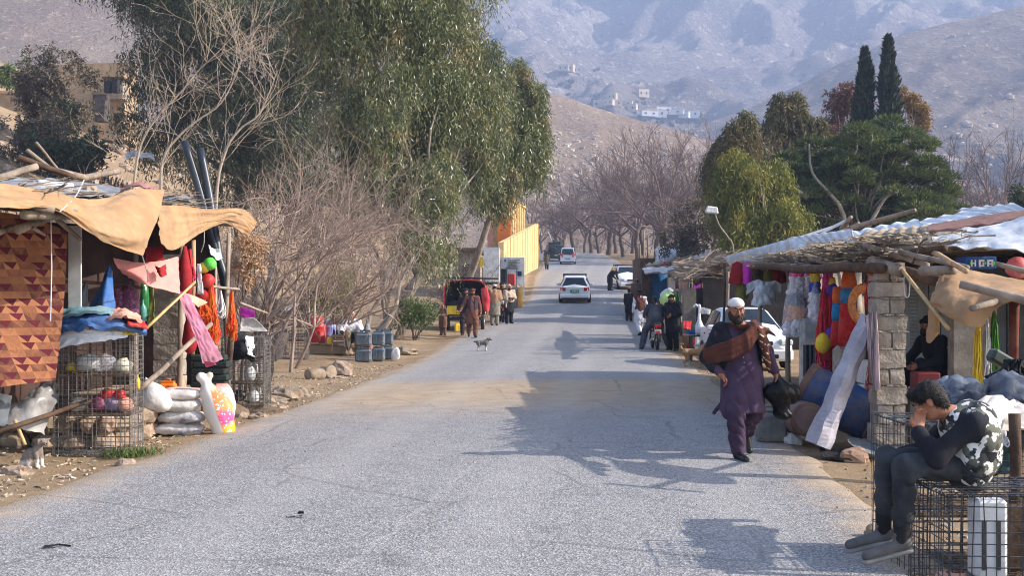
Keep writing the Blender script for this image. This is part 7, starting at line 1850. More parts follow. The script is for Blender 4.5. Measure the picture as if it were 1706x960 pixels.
# ---------------------------------------------------------------- vehicles
m_car = mat("white_car_paint", (206, 208, 212), (220, 221, 224), 1.2, rough=.3, spec=.5)
m_glass = mat("tinted_glass", (30, 38, 44), (48, 58, 64), 2, rough=.16, spec=.22, dirt=0)
m_lens = mat("clear_lens", (150, 158, 166), (196, 202, 208), 14, rough=.15, spec=.7)
m_tail = mat("red_lens", (140, 18, 20), (176, 34, 34), 9, rough=.2, spec=.6)
m_rim = mat("alloy_rim", (120, 122, 124), (160, 160, 162), 9, rough=.4, metal=.5)
m_trim = mat("black_trim", (26, 27, 29), (40, 41, 43), 7, rough=.6)
m_plate = mat("green_plate", (64, 124, 96), (80, 140, 110), 7, rough=.5)
def wheel(t, x, y, r, w, m_r=None, name="wheel"):
 hub = empty(name, (0, 0, 0)); col.objects.unlink(hub); bpy.data.objects.remove(hub)
 mb = MB(); mb.lathe([(r * .6, -w / 2), (r * .92, -w / 2), (r, -w * .32), (r, w * .32), (r * .92, w / 2), (r * .6, w / 2)], (x, y, r), (1, 0, 0), 20)
 o = mb.build(name, m_rubber, t, True, True)
 mb = MB(); sg = 1 if x > 0 else -1
 mb.lathe([(r * .62, 0), (r * .62, w * .3 + .005), (r * .52, w * .3 + .012), (r * .15, w * .3 - .01), (r * .08, w * .3 + .02)], (x + sg * w * .22, y, r), (sg, 0, 0), 20)
 mb.build("rim", m_r or m_rim, o, True, True)
 return o
def car(label, loc, rz, ST, m_body, extras, W_, wheel_r=.3, wheels_y=(-1.28, 1.28), pitch=0.0, cat="car", group=None, name="parked_car", glass_rear=True, tail_m=None):
 """ST: stations front to rear (y, z_low, z_belt, half_w, z_top, half_w_top)"""
 t = empty(name, loc, rz, label, cat, group); t.rotation_euler = (pitch, 0, rz)
 mb = MB(); n = 0; R_ = []
 for (y, zl, zb, w, zt, wt) in ST:
  half = [(w * .86, zl), (w * .97, zl + .1), (w, zl + (zb - zl) * .55), (w * .975, zb), (wt, max(zb + .004, zt - .05)), (wt * .86, zt)]
  ring = half + [(0, zt + .012)] + [(-x, z) for x, z in reversed(half)]
  R_.append([Vector((x, y, z)) for x, z in ring])
 k = len(R_[0])
 mb.v = [v for r in R_ for v in r]
 for i in range(len(R_) - 1):
  for j in range(k):
   a, b = i * k + j, i * k + (j + 1) % k; mb.f.append((b, a, a + k, b + k))
 mb.f.append(tuple(range(k))); mb.f.append(tuple((len(R_) - 1) * k + j for j in reversed(range(k))))
 me_o = mb.build("body", m_body, t, False, True)
 def pane(q, name="window", m=m_glass, push=.035, ins=.06, par=None):
  q = [Vector(p) for p in q]; c = sum(q, Vector()) / 4; nrm = (q[1] - q[0]).cross(q[3] - q[0]).normalized()
  if nrm.dot(c - Vector((0, 0, .9))) < 0: nrm = -nrm
  q = [p.lerp(c, ins) for p in q]; mb = MB()
  mb.add([p + nrm * push for p in q] + [p - nrm * .03 for p in q], [(0, 1, 2, 3), (7, 6, 5, 4), (0, 4, 5, 1), (1, 5, 6, 2), (2, 6, 7, 3), (3, 7, 4, 0)])
  return mb.build(name, m, par or t, False, True)
 gi = extras["glass"]       # station indices: cowl, windscreen top, rear roof, rear glass foot
 a, b, c_, d = gi
 def at(i, j): return R_[i][j]
 pane([at(a, 4), at(a, k - 5), at(b, k - 6), at(b, 5)], "windscreen", ins=.05)
 pane([at(c_, 5), at(c_, k - 6), at(d, k - 5), at(d, 4)], "rear_window", ins=.06)
 for i in range(b, c_):
  pane([at(i, 3), at(i + 1, 3), at(i + 1, 4), at(i, 4)], "side_window", ins=.1); pane([at(i, k - 4), at(i + 1, k - 4), at(i + 1, k - 5), at(i, k - 5)], "side_window", ins=.1)
 pane([at(a, 3), at(b, 3), at(b, 4), at(a, 4)], "side_window", ins=.22); pane([at(a, k - 4), at(b, k - 4), at(b, k - 5), at(a, k - 5)], "side_window", ins=.22)
 L0, L1 = ST[0][0], ST[-1][0]; hw = W_ / 2
 for y in wheels_y:
  for sx in (-1, 1):
   mb = MB(); mb.lathe([(wheel_r * 1.2, -.02), (wheel_r * 1.2, .012), (wheel_r * 1.1, .014)], (sx * hw * .965, y, wheel_r * 1.02), (sx, 0, 0), 20); mb.build("wheel_arch", m_trim, t, False, True)
   wheel(t, sx * (hw - .07), y, wheel_r, .19)
 def part(name, c, s, m, b=.02, rot=None): mb = MB(); mb.bbox(c, s, b, rot); return mb.build(name, m, t, False, True)
 zf, zr = extras.get("lamp_z", .66), extras.get("tail_z", .82)
 for sx in (-1, 1):
  part("headlight", (sx * hw * .72, L0 + .1, zf), (hw * .42, .16, .15), m_lens, .04, (0, 0, sx * .3)); part("fog_lamp", (sx * hw * .72, L0 + .04, .38), (.2, .06, .07), m_trim)
  part("tail_light", (sx * hw * .74, L1 - .06, zr), (hw * .36, .14, extras.get("tail_h", .2)), tail_m or m_tail, .03, (0, 0, -sx * .25))
  part("mirror", (sx * (hw + .09), ST[a][0] + .3, ST[a][2] + .1), (.2, .1, .14), m_body, .03)
  for yy in extras.get("handles", (.15, .95)): part("door_handle", (sx * (hw - .008), yy, ST[b][2] - .12), (.03, .16, .035), m_trim, .008)
 part("front_bumper", (0, L0 + .06, .36), (W_ * .92, .2, .3), m_body, .06); part("grille", (0, L0 + .0, zf - .02), (W_ * .34, .1, .1), m_trim, .02); part("lower_grille", (0, L0 - .03, .33), (W_ * .5, .08, .1), m_trim, .02)
 part("rear_bumper", (0, L1 - .03, .42), (W_ * .95, .2, .26), extras.get("bumper_m", m_body), .06); part("bumper_strip", (0, L1 + .05, .31), (W_ * .86, .08, .09), m_trim, .02)
 part("number_plate", (0, L1 + .035, extras.get("plate_z", .68)), (.46, .03, .17), extras.get("plate_m", m_plate), .008); part("number_plate", (0, L0 - .06, .46), (.4, .03, .12), m_wsack, .008)
 for k2, dx in enumerate((-.14, -.06, .02, .1)): part("plate_mark", (dx, L1 + .052, extras.get("plate_z", .68)), (.05, .01, .07), m_wsack, .003)
 if extras.get("rack"):
  zt = max(s[4] for s in ST) + .07
  for yy in extras["rack"]:
   mb = MB(); mb.tube([(-hw * .78, yy, zt), (hw * .78, yy, zt)], .025, 6); mb.build("roof_bar", m_trim, t, True, True)
   for sx in (-1, 1): part("rack_foot", (sx * hw * .72, yy, zt - .06), (.06, .05, .1), m_trim, .01)
 for sx in (-1, 1):
  for yy in (ST[b][0] + .02, .62): part("pillar_trim", (sx * hw * .9, yy, ST[b][2] + .02), (.02, .05, .06), m_trim, .005)
  part("sill", (sx * (hw - .03), 0, .26), (.05, (wheels_y[1] - wheels_y[0]) * .68, .1), m_trim, .02)
 return t
HATCH = [(-2.1, .3, .5, .6, .58, .52), (-2.02, .22, .64, .76, .7, .7), (-1.6, .2, .74, .83, .84, .76), (-.95, .2, .86, .845, .95, .78), (-.25, .2, .9, .845, 1.42, .6), (.35, .2, .91, .845, 1.47, .62), (1.0, .2, .92, .845, 1.46, .61), (1.6, .22, .93, .84, 1.4, .58), (2.0, .26, .93, .8, .99, .72), (2.1, .34, .82, .74, .9, .66)]
SEDAN = [(-2.2, .3, .5, .58, .58, .5), (-2.1, .22, .62, .78, .7, .7), (-1.7, .2, .74, .84, .84, .76), (-1.0, .2, .88, .85, .97, .78), (-.2, .2, .92, .85, 1.43, .59), (.4, .2, .93, .85, 1.48, .61), (.95, .2, .94, .85, 1.45, .59), (1.55, .22, .95, .83, 1.04, .72), (2.05, .26, .92, .8, 1.0, .7), (2.2, .34, .78, .72, .86, .62)]
VAN = [(-2.2, .35, .7, .7, .8, .6), (-2.1, .25, .8, .8, .95, .72), (-1.5, .22, .95, .84, 1.1, .76), (-.75, .22, .98, .84, 1.75, .66), (.3, .22, .98, .84, 1.8, .68), (1.2, .22, .98, .84, 1.8, .68), (2.0, .24, .98, .82, 1.72, .66), (2.16, .28, .98, .8, 1.06, .76), (2.22, .36, .9, .76, .98, .7)]
def slope_at(y): return math.atan2(road_z(y + 3) - road_z(y - 3), 6)
def rz_on(x, y): return road_z(y) + .03
X_ = (958 - CX) * 67 / F
car("white estate car with roof bars driving away up the middle of the road", (X_, 67, rz_on(X_, 67)), math.pi - .06, HATCH, m_car, {"glass": (3, 4, 7, 8), "rack": (-.1, 1.1), "tail_z": .8, "plate_z": .7}, 1.69, pitch=-slope_at(67), name="moving_car")
X_ = (1042 - CX) * 81 / F
car("white estate car parked facing down the road, with a roof rack, beside the bending man", (X_, 81, rz_on(X_, 81)), .1, HATCH, m_car, {"glass": (3, 4, 7, 8), "rack": (-.1, .5, 1.1), "bumper_m": m_car}, 1.69, pitch=slope_at(80))
car("white saloon car parked facing the camera behind the walking man", (5.95, 30.9, gz(5.5, 30) + .01), .0, SEDAN, m_car, {"glass": (3, 4, 6, 7), "lamp_z": .66}, 1.7, pitch=0)
X_ = (946 - CX) * 132 / F
m_van = mat("silver_white_paint", (186, 186, 192), (206, 204, 208), 1, rough=.35)
car("small white and red minivan driving away, far up the road", (X_, 132, rz_on(X_, 132)), math.pi - .05, VAN, m_van, {"glass": (2, 3, 6, 7), "tail_z": 1.0, "tail_h": .4, "plate_z": .62, "plate_m": mat("teal_plate", (20, 110, 130), (40, 130, 150), 4)}, 1.68, pitch=-slope_at(132), name="minivan", tail_m=mat("rose_lens", (190, 60, 80), (206, 84, 100), 5))
# dark armed jeep
X_ = (922 - CX) * 142 / F
m_olive_p = mat("dark_olive_paint", (44, 48, 42), (66, 68, 58), 2, rough=.6)
JEEP = [(-2.2, .5, .9, .75, 1.0, .7), (-2.1, .45, 1.0, .9, 1.1, .8), (-1.0, .42, 1.05, .95, 1.18, .85), (-.6, .42, 1.1, .95, 1.85, .78), (.4, .42, 1.1, .95, 1.9, .8), (1.3, .42, 1.1, .95, 1.9, .8), (1.95, .44, 1.1, .94, 1.86, .78), (2.1, .46, 1.1, .92, 1.2, .88), (2.15, .52, 1.0, .9, 1.1, .84)]
t = car("dark olive military jeep with spare wheel and roof gear beyond the cream wall's end", (X_, 142, rz_on(X_, 142) + .05), math.pi + .1, JEEP, m_olive_p, {"glass": (2, 3, 6, 7), "tail_z": 1.0, "bumper_m": m_trim}, 1.9, wheel_r=.42, wheels_y=(-1.35, 1.35), pitch=-slope_at(142), cat="jeep", name="military_jeep")
mb = MB(); mb.lathe([(.2, 0), (.4, 0), (.42, .06), (.42, .16), (.38, .2), (.15, .2)], (.35, 2.15, 1.25), (0, 1, 0), 18); mb.build("spare_wheel", m_rubber, t, True, True)
for c, s_ in (((-.3, .3, 2.1), (.9, .8, .35)), ((.4, 1.0, 2.05), (.7, .7, .3)), ((0, -.1, 2.3), (.3, .9, .25))): mb = MB(); mb.bbox(c, s_, .05); mb.build("roof_gear", m_olive_p, t, False, True)
mb = MB(); mb.tube([(.2, .6, 2.0), (.5, .2, 3.0), (.7, 0, 3.4)], .06, 6); mb.build("mast", m_wsack, t, True, True)
# red-hooded three-wheeler
def three_wheeler():
 X0 = (776 - CX) * 48 / F
 t = empty("cargo_tricycle", (X0, 48, gz(X0, 48)), 0, "red-hooded motor three-wheeler with a yellow side board, loaded with goods", "three-wheeler")
 def part(name, c, s, m, b=.02, rot=None): mb = MB(); mb.bbox(c, s, b, rot); return mb.build(name, m, t, False, True)
 part("chassis", (0, .6, .45), (1.3, 2.4, .1), m_trim); part("cargo_floor", (0, .6, .62), (1.5, 2.3, .06), m_dwood)
 part("yellow_board", (-.42, -.58, .8), (.78, .05, .34), m_yel, .015); part("tail_board", (.4, -.58, .8), (.8, .05, .3), m_dwood, .015)
 for sx in (-1, 1): part("side_board", (sx * .76, .6, .8), (.04, 2.3, .32), m_yel, .01)
 for x in (-.7, .68): wheel(t, x, -.25, .29, .14)
 wheel(t, 0.1, 1.9, .27, .12)
 n = 9; mb = MB()
 rows = []
 for y in (-.75, -.2, .8, 1.5):
  row = []
  for i in range(n):
   a = math.pi * i / (n - 1); r = .95
   row.append(Vector((-math.copysign(abs(math.cos(a)) ** .45, math.cos(a)) * .82, y, 1.0 + math.sin(a) ** .4 * (.98 if y < 1 else .9))))
  rows.append(row)
 mb.sheet(rows, 12, 26, .03, 4, 2, .03); mb.build("hood", mat("red_hood_canvas", (176, 18, 34), (206, 40, 54), 2, rough=.6), t, True, True)
 mb = MB(); mb.sheet([[(.62, -.8, 1.65), (.8, -.8, 1.7), (.9, -.75, 1.6)], [(.66, -.8, 1.2), (.84, -.82, 1.2), (.98, -.75, 1.15)], [(.75, -.8, .8), (.88, -.82, .7), (.95, -.75, .8)]], 10, 8, .04, 4, 2, .02); mb.build("hood_flap", MATS["red_hood_canvas"], t, True, True)
 mb = MB(); mb.sheet([[(-.8, 1.3, 1.9), (.8, 1.3, 1.9)], [(-.82, 1.3, .6), (.82, 1.3, .6)]], 8, 8, .03, 4, 2, .02); mb.build("cab_back", m_gdark, t, True, True)
 for sx in (-1, 1): mb = MB(); mb.sheet([[(sx * .83, -.5, 1.5), (sx * .83, 1.3, 1.5)], [(sx * .84, -.5, .95), (sx * .84, 1.3, .95)]], 6, 8, .03, 4, 3, .02); mb.build("side_sheet", MATS["red_hood_canvas"], t, True, True)
 for sx in (-1, 1):
  mb = MB(); mb.tube([(sx * .74, -.6, .65), (sx * .74, -.6, 1.95)], .025, 6); mb.build("hoop", m_trim, t, True, True)
 mb = MB()
 for x in (-.7, 0, .7): mb.tube([(x, -.8, 2.08), (x, 1.5, 2.02)], .02, 5)
 for y in (-.8, .4, 1.5): mb.tube([(-.9, y, 2.1), (1.3, y, 2.06)], .02, 5)
 mb.build("roof_rack", m_trim, t, True, True)
 return X0
X0 = three_wheeler(); g0 = gz(X0, 48)
for i, (dx, dy, z, r, m_, lb) in enumerate([(.05, .3, 1.15, (.34, .3, .5), m_grey, "large grey sack upright inside the red-hooded three-wheeler"), (-.5, .0, .9, (.3, .25, .28), mat("dark_green_net", (30, 52, 40), (50, 74, 58), 6), "dark green sack behind the yellow board"), (-.2, .1, .8, (.18, .2, .2), mat("pale_green_net", (130, 140, 90), (160, 166, 116), 7), "pale green bundle in the three-wheeler"), (.45, .2, 1.1, (.2, .2, .4), m_dwood, "dark brown bundle in the three-wheeler on the right")]):
 mb = MB(); mb.ball((X0 + dx, 48 + dy, g0 + z), r, 8, .2, 2, i); mb.thing("sack", m_, lb, "sack", None, True)
jerrycan("small bright yellow can on the ground under the three-wheeler", G(763, 46.9), .26, .2, .36, m_yel, .2)
def motorcycle(label, loc, rz, m_tank):
 t = empty("motorcycle", loc, rz, label, "motorcycle")      # front toward -Y
 for y in (-.62, .62):
  mb = MB(); n = 20
  for k in range(n):
   a = 2 * math.pi * k / n
   for q in range(6):
    b = 2 * math.pi * q / 6; rr = .26 + .045 * math.cos(b); mb.v.append(Vector((.04 * math.sin(b), y + math.cos(a) * rr, .3 + math.sin(a) * rr)))
  for k in range(n):
   for q in range(6): mb.f.append((k * 6 + q, k * 6 + (q + 1) % 6, ((k + 1) % n) * 6 + (q + 1) % 6, ((k + 1) % n) * 6 + q))
  w = mb.build("wheel", m_rubber, t, True, True)
  mb = MB(); mb.lathe([(.05, -.05), (.06, 0), (.05, .05)], (0, y, .3), (1, 0, 0), 10)
  for k in range(8): a = k * math.pi / 4; mb.tube([(0, y, .3), (0, y + math.cos(a) * .23, .3 + math.sin(a) * .23)], .006, 4)
  mb.build("spokes", m_rim, w, False, True)
  mb = MB(); mb.sheet([[(-.06, y - .28 if y < 0 else y + .05, .5), (.06, y - .28 if y < 0 else y + .05, .5)], [(-.07, y, .64), (.07, y, .64)], [(-.06, y + .2 if y < 0 else y + .36, .52), (.06, y + .2 if y < 0 else y + .36, .52)]], 8, 5, 0, 1, 1, .015); mb.build("mudguard", m_tank, t, True, True)
 mb = MB()
 for sx in (-.08, .08): mb.tube([(sx, -.62, .3), (sx, -.42, .85)], .022, 6)
 mb.tube([(-.33, -.3, 1.0), (-.2, -.42, .98), (.2, -.42, .98), (.33, -.3, 1.0)], .016, 6); mb.tube([(0, -.42, .9), (0, -.2, .4), (0, .2, .32), (0, .4, .65)], .025, 6); mb.tube([(0, -.4, .8), (0, .1, .7), (0, .6, .72)], .025, 6); mb.build("frame", m_trim, t, True, True)
 mb = MB(); mb.ball((0, -.16, .82), (.13, .26, .12), 8); mb.build("tank", m_tank, t, True, True)
 mb = MB(); mb.bbox((0, .35, .8), (.26, .66, .1), .04); mb.build("seat", m_trim, t, False, True)
 mb = MB(); mb.bbox((0, 0, .42), (.2, .36, .3), .05); mb.build("engine", m_rim, t, False, True)
 mb = MB(); mb.ball((0, -.5, .86), (.09, .07, .09), 7); mb.build("headlight", m_lens, t, True, True)
 mb = MB(); mb.bbox((0, .7, .74), (.2, .08, .1), .02); mb.build("tail_light", m_tail, t, False, True)
 mb = MB(); mb.bbox((0, .78, .58), (.2, .02, .14), .005); mb.build("number_plate", m_wsack, t, False, True)
 mb = MB(); mb.tube([(.12, -.1, .3), (.14, .3, .28), (.15, .72, .34)], .035, 7); mb.build("exhaust", m_rim, t, True, True)
 return t
mX, mD = (1091 - CX) * 37.6 / F, 37.6
motorcycle("motorcycle ridden by the man in slate clothes, seen from behind", (mX, mD, gz(mX, mD) + .02), math.pi, mat("maroon_paint", (110, 18, 26), (140, 34, 40), 4, rough=.35))
nX, nD = (836 - CX) * 52.5 / F, 52.5
motorcycle("motorcycle parked between the two shawled men on the left", (nX, nD, gz(nX, nD) + .02), .1, mat("dark_red_paint", (90, 20, 24), (120, 34, 36), 4, rough=.35))
# ---------------------------------------------------------------- people and animals
m_skin = mat("tan_skin", (124, 78, 58), (154, 102, 78), 14, rough=.6, c3=(140, 90, 68), dirt=0)
m_hair = mat("black_hair", (16, 14, 14), (36, 30, 28), 40, rough=.7, bump=.4)
m_eye = mat("eye_white", (150, 136, 126), (170, 156, 146), 20, rough=.3)
m_iris = mat("dark_iris", (20, 14, 12), (34, 24, 20), 20, rough=.2)
m_shoe = mat("black_leather", (22, 22, 24), (42, 42, 44), 9, rough=.45)
def V3(*a): return np.array(a, float)
def RT(ax, ang): return np.array(Matrix.Rotation(ang, 3, ax))
BASE = dict(head=(0, -.03, 1.585), neck=(0, .01, 1.43), chest=(0, .01, 1.25), waist=(0, 0, 1.08), pelvis=(0, 0, .94),
   shl=(-.18, .01, 1.385), shr=(.18, .01, 1.385), ell=(-.235, .03, 1.12), elr=(.235, .03, 1.12), wrl=(-.235, -.06, .88), wrr=(.235, -.06, .88),
   hil=(-.09, 0, .92), hir=(.09, 0, .92), knl=(-.1, -.02, .49), knr=(.1, -.02, .49), anl=(-.1, .03, .08), anr=(.1, .03, .08), tol=(-.12, -.15, .035), tor=(.12, -.15, .035))
# l = image-left (the person's right) when facing the camera
def hand(s, w, d, side, r=1.0, curl=.5, thumb_in=1, up=None):
 """palm with four unequal bent fingers and a thumb, from wrist w along direction d"""
 d = d / np.linalg.norm(d); a = np.array(side, float); a = a - d * a.dot(d); a /= np.linalg.norm(a); n = np.cross(d, a)
 s.cap(w, w + d * .03 * r, .027 * r, .03 * r, .012)
 for q in (-1, -.33, .33, 1): s.cap(w + d * .025 * r + a * q * .014 * r, w + d * .085 * r + a * q * .028 * r, .017 * r, .0145 * r, .012)
 for q, L_ in ((-1, .062), (-.33, .076), (.33, .082), (1, .072)):
  p0 = w + d * .088 * r + a * q * .029 * r; c1 = d * math.cos(curl) + n * math.sin(curl); c2 = d * math.cos(curl * 2.1) + n * math.sin(curl * 2.1)
  p1 = p0 + c1 * L_ * .5 * r; p2 = p1 + c2 * L_ * .5 * r
  s.cap(p0, p1, .0108 * r, .0098 * r, .004); s.cap(p1, p2, .0098 * r, .008 * r, .003)
 t0 = w + d * .03 * r + a * thumb_in * .026 * r; t1 = t0 + (d * .7 + a * thumb_in * .7 + n * .3) * .042 * r; t2 = t1 + (d * .9 + a * thumb_in * .1 + n * .5) * .034 * r
 s.cap(t0, t1, .0145 * r, .012 * r, .008); s.cap(t1, t2, .012 * r, .0095 * r, .004)
def strands(o, n, ln, wd, m, parent, droop=.6, name="strands"):
 k = len(o.data.vertices); co = np.zeros(k * 3, np.float32); no = np.zeros(k * 3, np.float32)
 o.data.vertices.foreach_get("co", co); o.data.vertex_normals.foreach_get("vector", no)
 co, no = co.reshape(-1, 3), no.reshape(-1, 3); i = NR.integers(0, k, n)
 Mw = np.array(frame(parent)); Pt = (co[i] - no[i] * .004) @ Mw[:3, :3].T + Mw[:3, 3]; Dn = no[i] @ Mw[:3, :3].T
 return tag(leaf_mesh(name, Pt, Dn * .22 + np.array([0, 0, -droop]) + NR.normal(size=(n, 3)) * .3, ln, wd, m, parent), kind="stuff")
def person(label, loc, rz=0, J=None, h=1.72, vox=.013, skin=None, top=None, legs=None, hem=.45, sleeve=1.0, fold=.006, shawl=None, shawl_kind="wrap", vest=None, hat=None, beard=True, hair=True,
  shoe=None, tilt=(0, 0), fat=1.0, hands=((0, 0), (0, 0)), curl=.6, group=None, seated=False, extra=None, seed=0, parts_vox=None, hemw=.2, bag=None):
 k = h / 1.72; q = dict(BASE)
 if J: q.update(J)
 q = {a: np.array(b, float) * k for a, b in q.items()}
 t = empty("person", loc, rz, label, "person", group)
 pv = parts_vox or vox
 Rh = RT('Z', tilt[0]) @ RT('X', tilt[1]); Rm = Matrix(Rh.tolist())
 H_ = lambda x, y, z: q["head"] + Rh @ (np.array((x, y, z)) * k)
 s = SDF()
 # head
 s.ell(H_(0, .012, .03), V3(.076, .094, .092) * k, .02, Rm).ell(H_(0, -.012, -.035), V3(.06, .072, .08) * k, .03, Rm)
 s.ell(H_(0, -.05, -.085), V3(.032, .028, .024) * k, .025, Rm).cap(H_(0, -.088, .012), H_(0, -.113, -.026), .009 * k, .0135 * k, .012).ell(H_(0, -.104, -.03), V3(.019, .012, .01) * k, .008, Rm)
 for sx in (-1, 1):
  s.ell(H_(sx * .079, .01, -.005), V3(.012, .022, .032) * k, .008, Rm); s.ell(H_(sx * .043, -.066, -.02), V3(.024, .02, .02) * k, .02, Rm)
  s.cap(H_(sx * .012, -.09, .032), H_(sx * .05, -.078, .036), .008 * k, .007 * k, .012); s.cut(H_(sx * .031, -.094, .014), V3(.017, .012, .009) * k, .012)
 s.cap(H_(-.018, -.091, -.058), H_(.018, -.091, -.058), .0065 * k, None, .007); s.cap(H_(-.014, -.09, -.069), H_(.014, -.09, -.069), .007 * k, None, .008)
 s.cap(q["neck"], H_(0, .015, -.06), .056 * k, .052 * k, .03)
 # trunk and limbs
 s.cap(q["neck"] + V3(0, .01, -.03) * k, q["chest"], .075 * k, .13 * k * fat, .05, (1.1, .75, 1)).cap(q["chest"], q["waist"], .135 * k * fat, .12 * k * fat, .05, (1.1, .78, 1)).cap(q["waist"], q["pelvis"], .12 * k * fat, .135 * k * fat, .05, (1.1, .82, 1))
 s.cap(q["neck"] + V3(0, .01, -.04) * k, q["shl"], .06 * k, .055 * k, .04).cap(q["neck"] + V3(0, .01, -.04) * k, q["shr"], .06 * k, .055 * k, .04)
 for d in "lr":
  s.chain([q["sh" + d], q["el" + d], q["wr" + d]], [.05 * k, .038 * k, .027 * k], .02)
  s.chain([q["hi" + d], q["kn" + d], q["an" + d]], [.085 * k, .057 * k, .038 * k], .03)
  an, to = q["an" + d], q["to" + d]; s.cap(an + V3(0, .02, -.03) * k, to, .034 * k, .026 * k, .02, None)
  fw = q["wr" + d] - q["el" + d]; hd = hands[0 if d == "l" else 1]
  fw = np.array(hd, float) if len(hd) == 3 else fw
  hand(s, q["wr" + d], fw, (0, -1, 0.01) if abs(fw[1]) < abs(fw[2]) * 1.5 else (0, 0, 1), k, curl, 1)
 s.mesh("body", skin or m_skin, t, vox)
 # trousers
 if legs:
  s = SDF(); s.cap(q["pelvis"] + V3(0, 0, .06) * k, q["pelvis"] - V3(0, 0, .04) * k, .135 * k * fat, .15 * k * fat, .04, (1.1, .85, 1))
  lw = 1.0 if not isinstance(extra, dict) else extra.get("legw", 1.0)
  for d in "lr": s.chain([q["hi" + d], q["kn" + d], q["an" + d] + V3(0, 0, .02) * k + (q["kn" + d] - q["an" + d]) * (extra.get("trim", 0) if isinstance(extra, dict) else 0)], [.105 * k * lw, .092 * k * lw, .078 * k * lw], .03)
  s.mesh("trousers", legs, t, pv, fold, 19, 9, seed=seed + 1)
 # tunic
 if top:
  s = SDF()
  s.cap(q["neck"] + V3(0, .012, -.06) * k, q["chest"], .09 * k, .15 * k * fat, .05, (1.12, .78, 1)).cap(q["chest"], q["waist"], .152 * k * fat, .15 * k * fat, .05, (1.1, .8, 1)).cap(q["waist"], q["pelvis"], .15 * k * fat, .165 * k * fat, .05, (1.1, .85, 1))
  s.cap(q["neck"] + V3(0, .01, -.05) * k, q["shl"], .068 * k, .075 * k, .05).cap(q["neck"] + V3(0, .01, -.05) * k, q["shr"], .068 * k, .075 * k, .05)
  for d in "lr": s.chain([q["sh" + d], q["el" + d], q["el" + d] + (q["wr" + d] - q["el" + d]) * sleeve * .93], [.074 * k, .06 * k, .05 * k], .03)
  if seated:
   for d in "lr": s.cap(q["pelvis"], (q["pelvis"] + q["kn" + d] * 2) / 3, .14 * k, .1 * k, .05)
  elif hem:
   m_ = (q["knl"] + q["knr"]) / 2; b = q["pelvis"] * .35 + m_ * .65; b[2] = hem * k
   s.cap(q["pelvis"], b, .165 * k * fat, hemw * k * fat, .05, (1.12, .88, 1))
   for d in "lr": s.cap(q["hi" + d], q["hi" + d] * .35 + q["kn" + d] * .65, .12 * k, .125 * k, .05)
  s.mesh("tunic", top, t, pv, fold, 15, 3.2, zmin=None if seated else hem * k if hem else None, seed=seed)
 if vest:
  s = SDF(); f = 1.0
  s.cap(q["neck"] + V3(0, .015, -.075) * k, q["chest"], .1 * k, .165 * k * fat, .05, (1.14, .84, 1)).cap(q["chest"], q["waist"], .168 * k * fat, .17 * k * fat, .05, (1.12, .86, 1)).cap(q["waist"], q["pelvis"] + V3(0, 0, .02), .17 * k * fat, .18 * k * fat, .05, (1.12, .9, 1))
  s.cap(q["neck"] + V3(0, .01, -.06) * k, q["shl"] * .95, .078 * k, .07 * k, .05).cap(q["neck"] + V3(0, .01, -.06) * k, q["shr"] * np.array((.95, .95, 1)), .078 * k, .07 * k, .05)
  if isinstance(extra, dict) and extra.get("open"): s.cut(q["chest"] + V3(0, -.2, -.05) * k, V3(.06, .16, .45) * k, .02)
  s.mesh("vest", vest, t, pv, fold, 14, 5, seed=seed + 3)
 if shawl and shawl_kind == "wrap":
  s = SDF()
  s.cap(q["neck"] + V3(0, .02, -.03) * k, q["chest"], .12 * k, .2 * k, .05, (1.15, .85, 1)).cap(q["chest"], q["pelvis"] + V3(0, 0, .1) * k, .2 * k, .205 * k, .05, (1.12, .85, 1))
  for d in "lr": s.chain([q["sh" + d], q["el" + d]], [.1 * k, .1 * k], .06)
  s.cap(q["shr"] + V3(.02, .02, .02) * k, q["pelvis"] + V3(-.16, -.14, .12) * k, .085 * k, .06 * k, .05)
  s.cap(q["shl"] + V3(0, -.08, 0) * k, q["pelvis"] + V3(-.17, -.1, -.2) * k, .06 * k, .04 * k, .05)
  s.mesh("shawl", shawl, t, pv, fold * 1.5, 13, 5, seed=seed + 5)
 if shawl and shawl_kind == "shoulder":
  s = SDF()
  s.chain([q["shr"] + V3(0, -.06, .04) * k, q["chest"] + V3(.08, -.15, .02) * k, q["pelvis"] + V3(.08, -.16, .05) * k], [.06 * k, .055 * k, .06 * k], .04, (1, .6, 1)).chain([q["shr"] + V3(0, .06, .04) * k, q["chest"] + V3(.08, .14, 0) * k, q["waist"] + V3(.08, .14, 0) * k], [.06 * k, .06 * k, .06 * k], .04, (1, .6, 1)).cap(q["shr"] + V3(0, -.06, .05) * k, q["shr"] + V3(0, .06, .05) * k, .055 * k, None, .04)
  s.mesh("shawl", shawl, t, pv, fold * 1.5, 8, 2, seed=seed + 5)
 fv = min(pv, .009)
 if hair:
  s = SDF(); s.ell(H_(0, .03, .036), V3(.084, .088, .09) * k, .02, Rm).ell(H_(0, .06, -.03), V3(.07, .05, .07) * k, .02, Rm)
  s.cut(H_(0, -.1, -.02), V3(.085, .09, .095) * k, .01); s.mesh("hair", m_hair, t, fv, .003, 40, 9)
 if beard:
  s = SDF(); s.ell(H_(0, -.062, -.088), V3(.05, .04, .045) * k, .02, Rm)
  for sx in (-1, 1): s.chain([H_(sx * .07, -.01, -.02), H_(sx * .062, -.04, -.07), H_(0, -.075, -.1)], [.014 * k, .02 * k, .03 * k], .02); s.cap(H_(0, -.1, -.048), H_(sx * .03, -.088, -.058), .008 * k, .007 * k, .01)
  s.cut(H_(0, -.108, -.063), V3(.018, .02, .008) * k, .006); s.mesh("beard", m_hair, t, fv, .003, 60, 20)
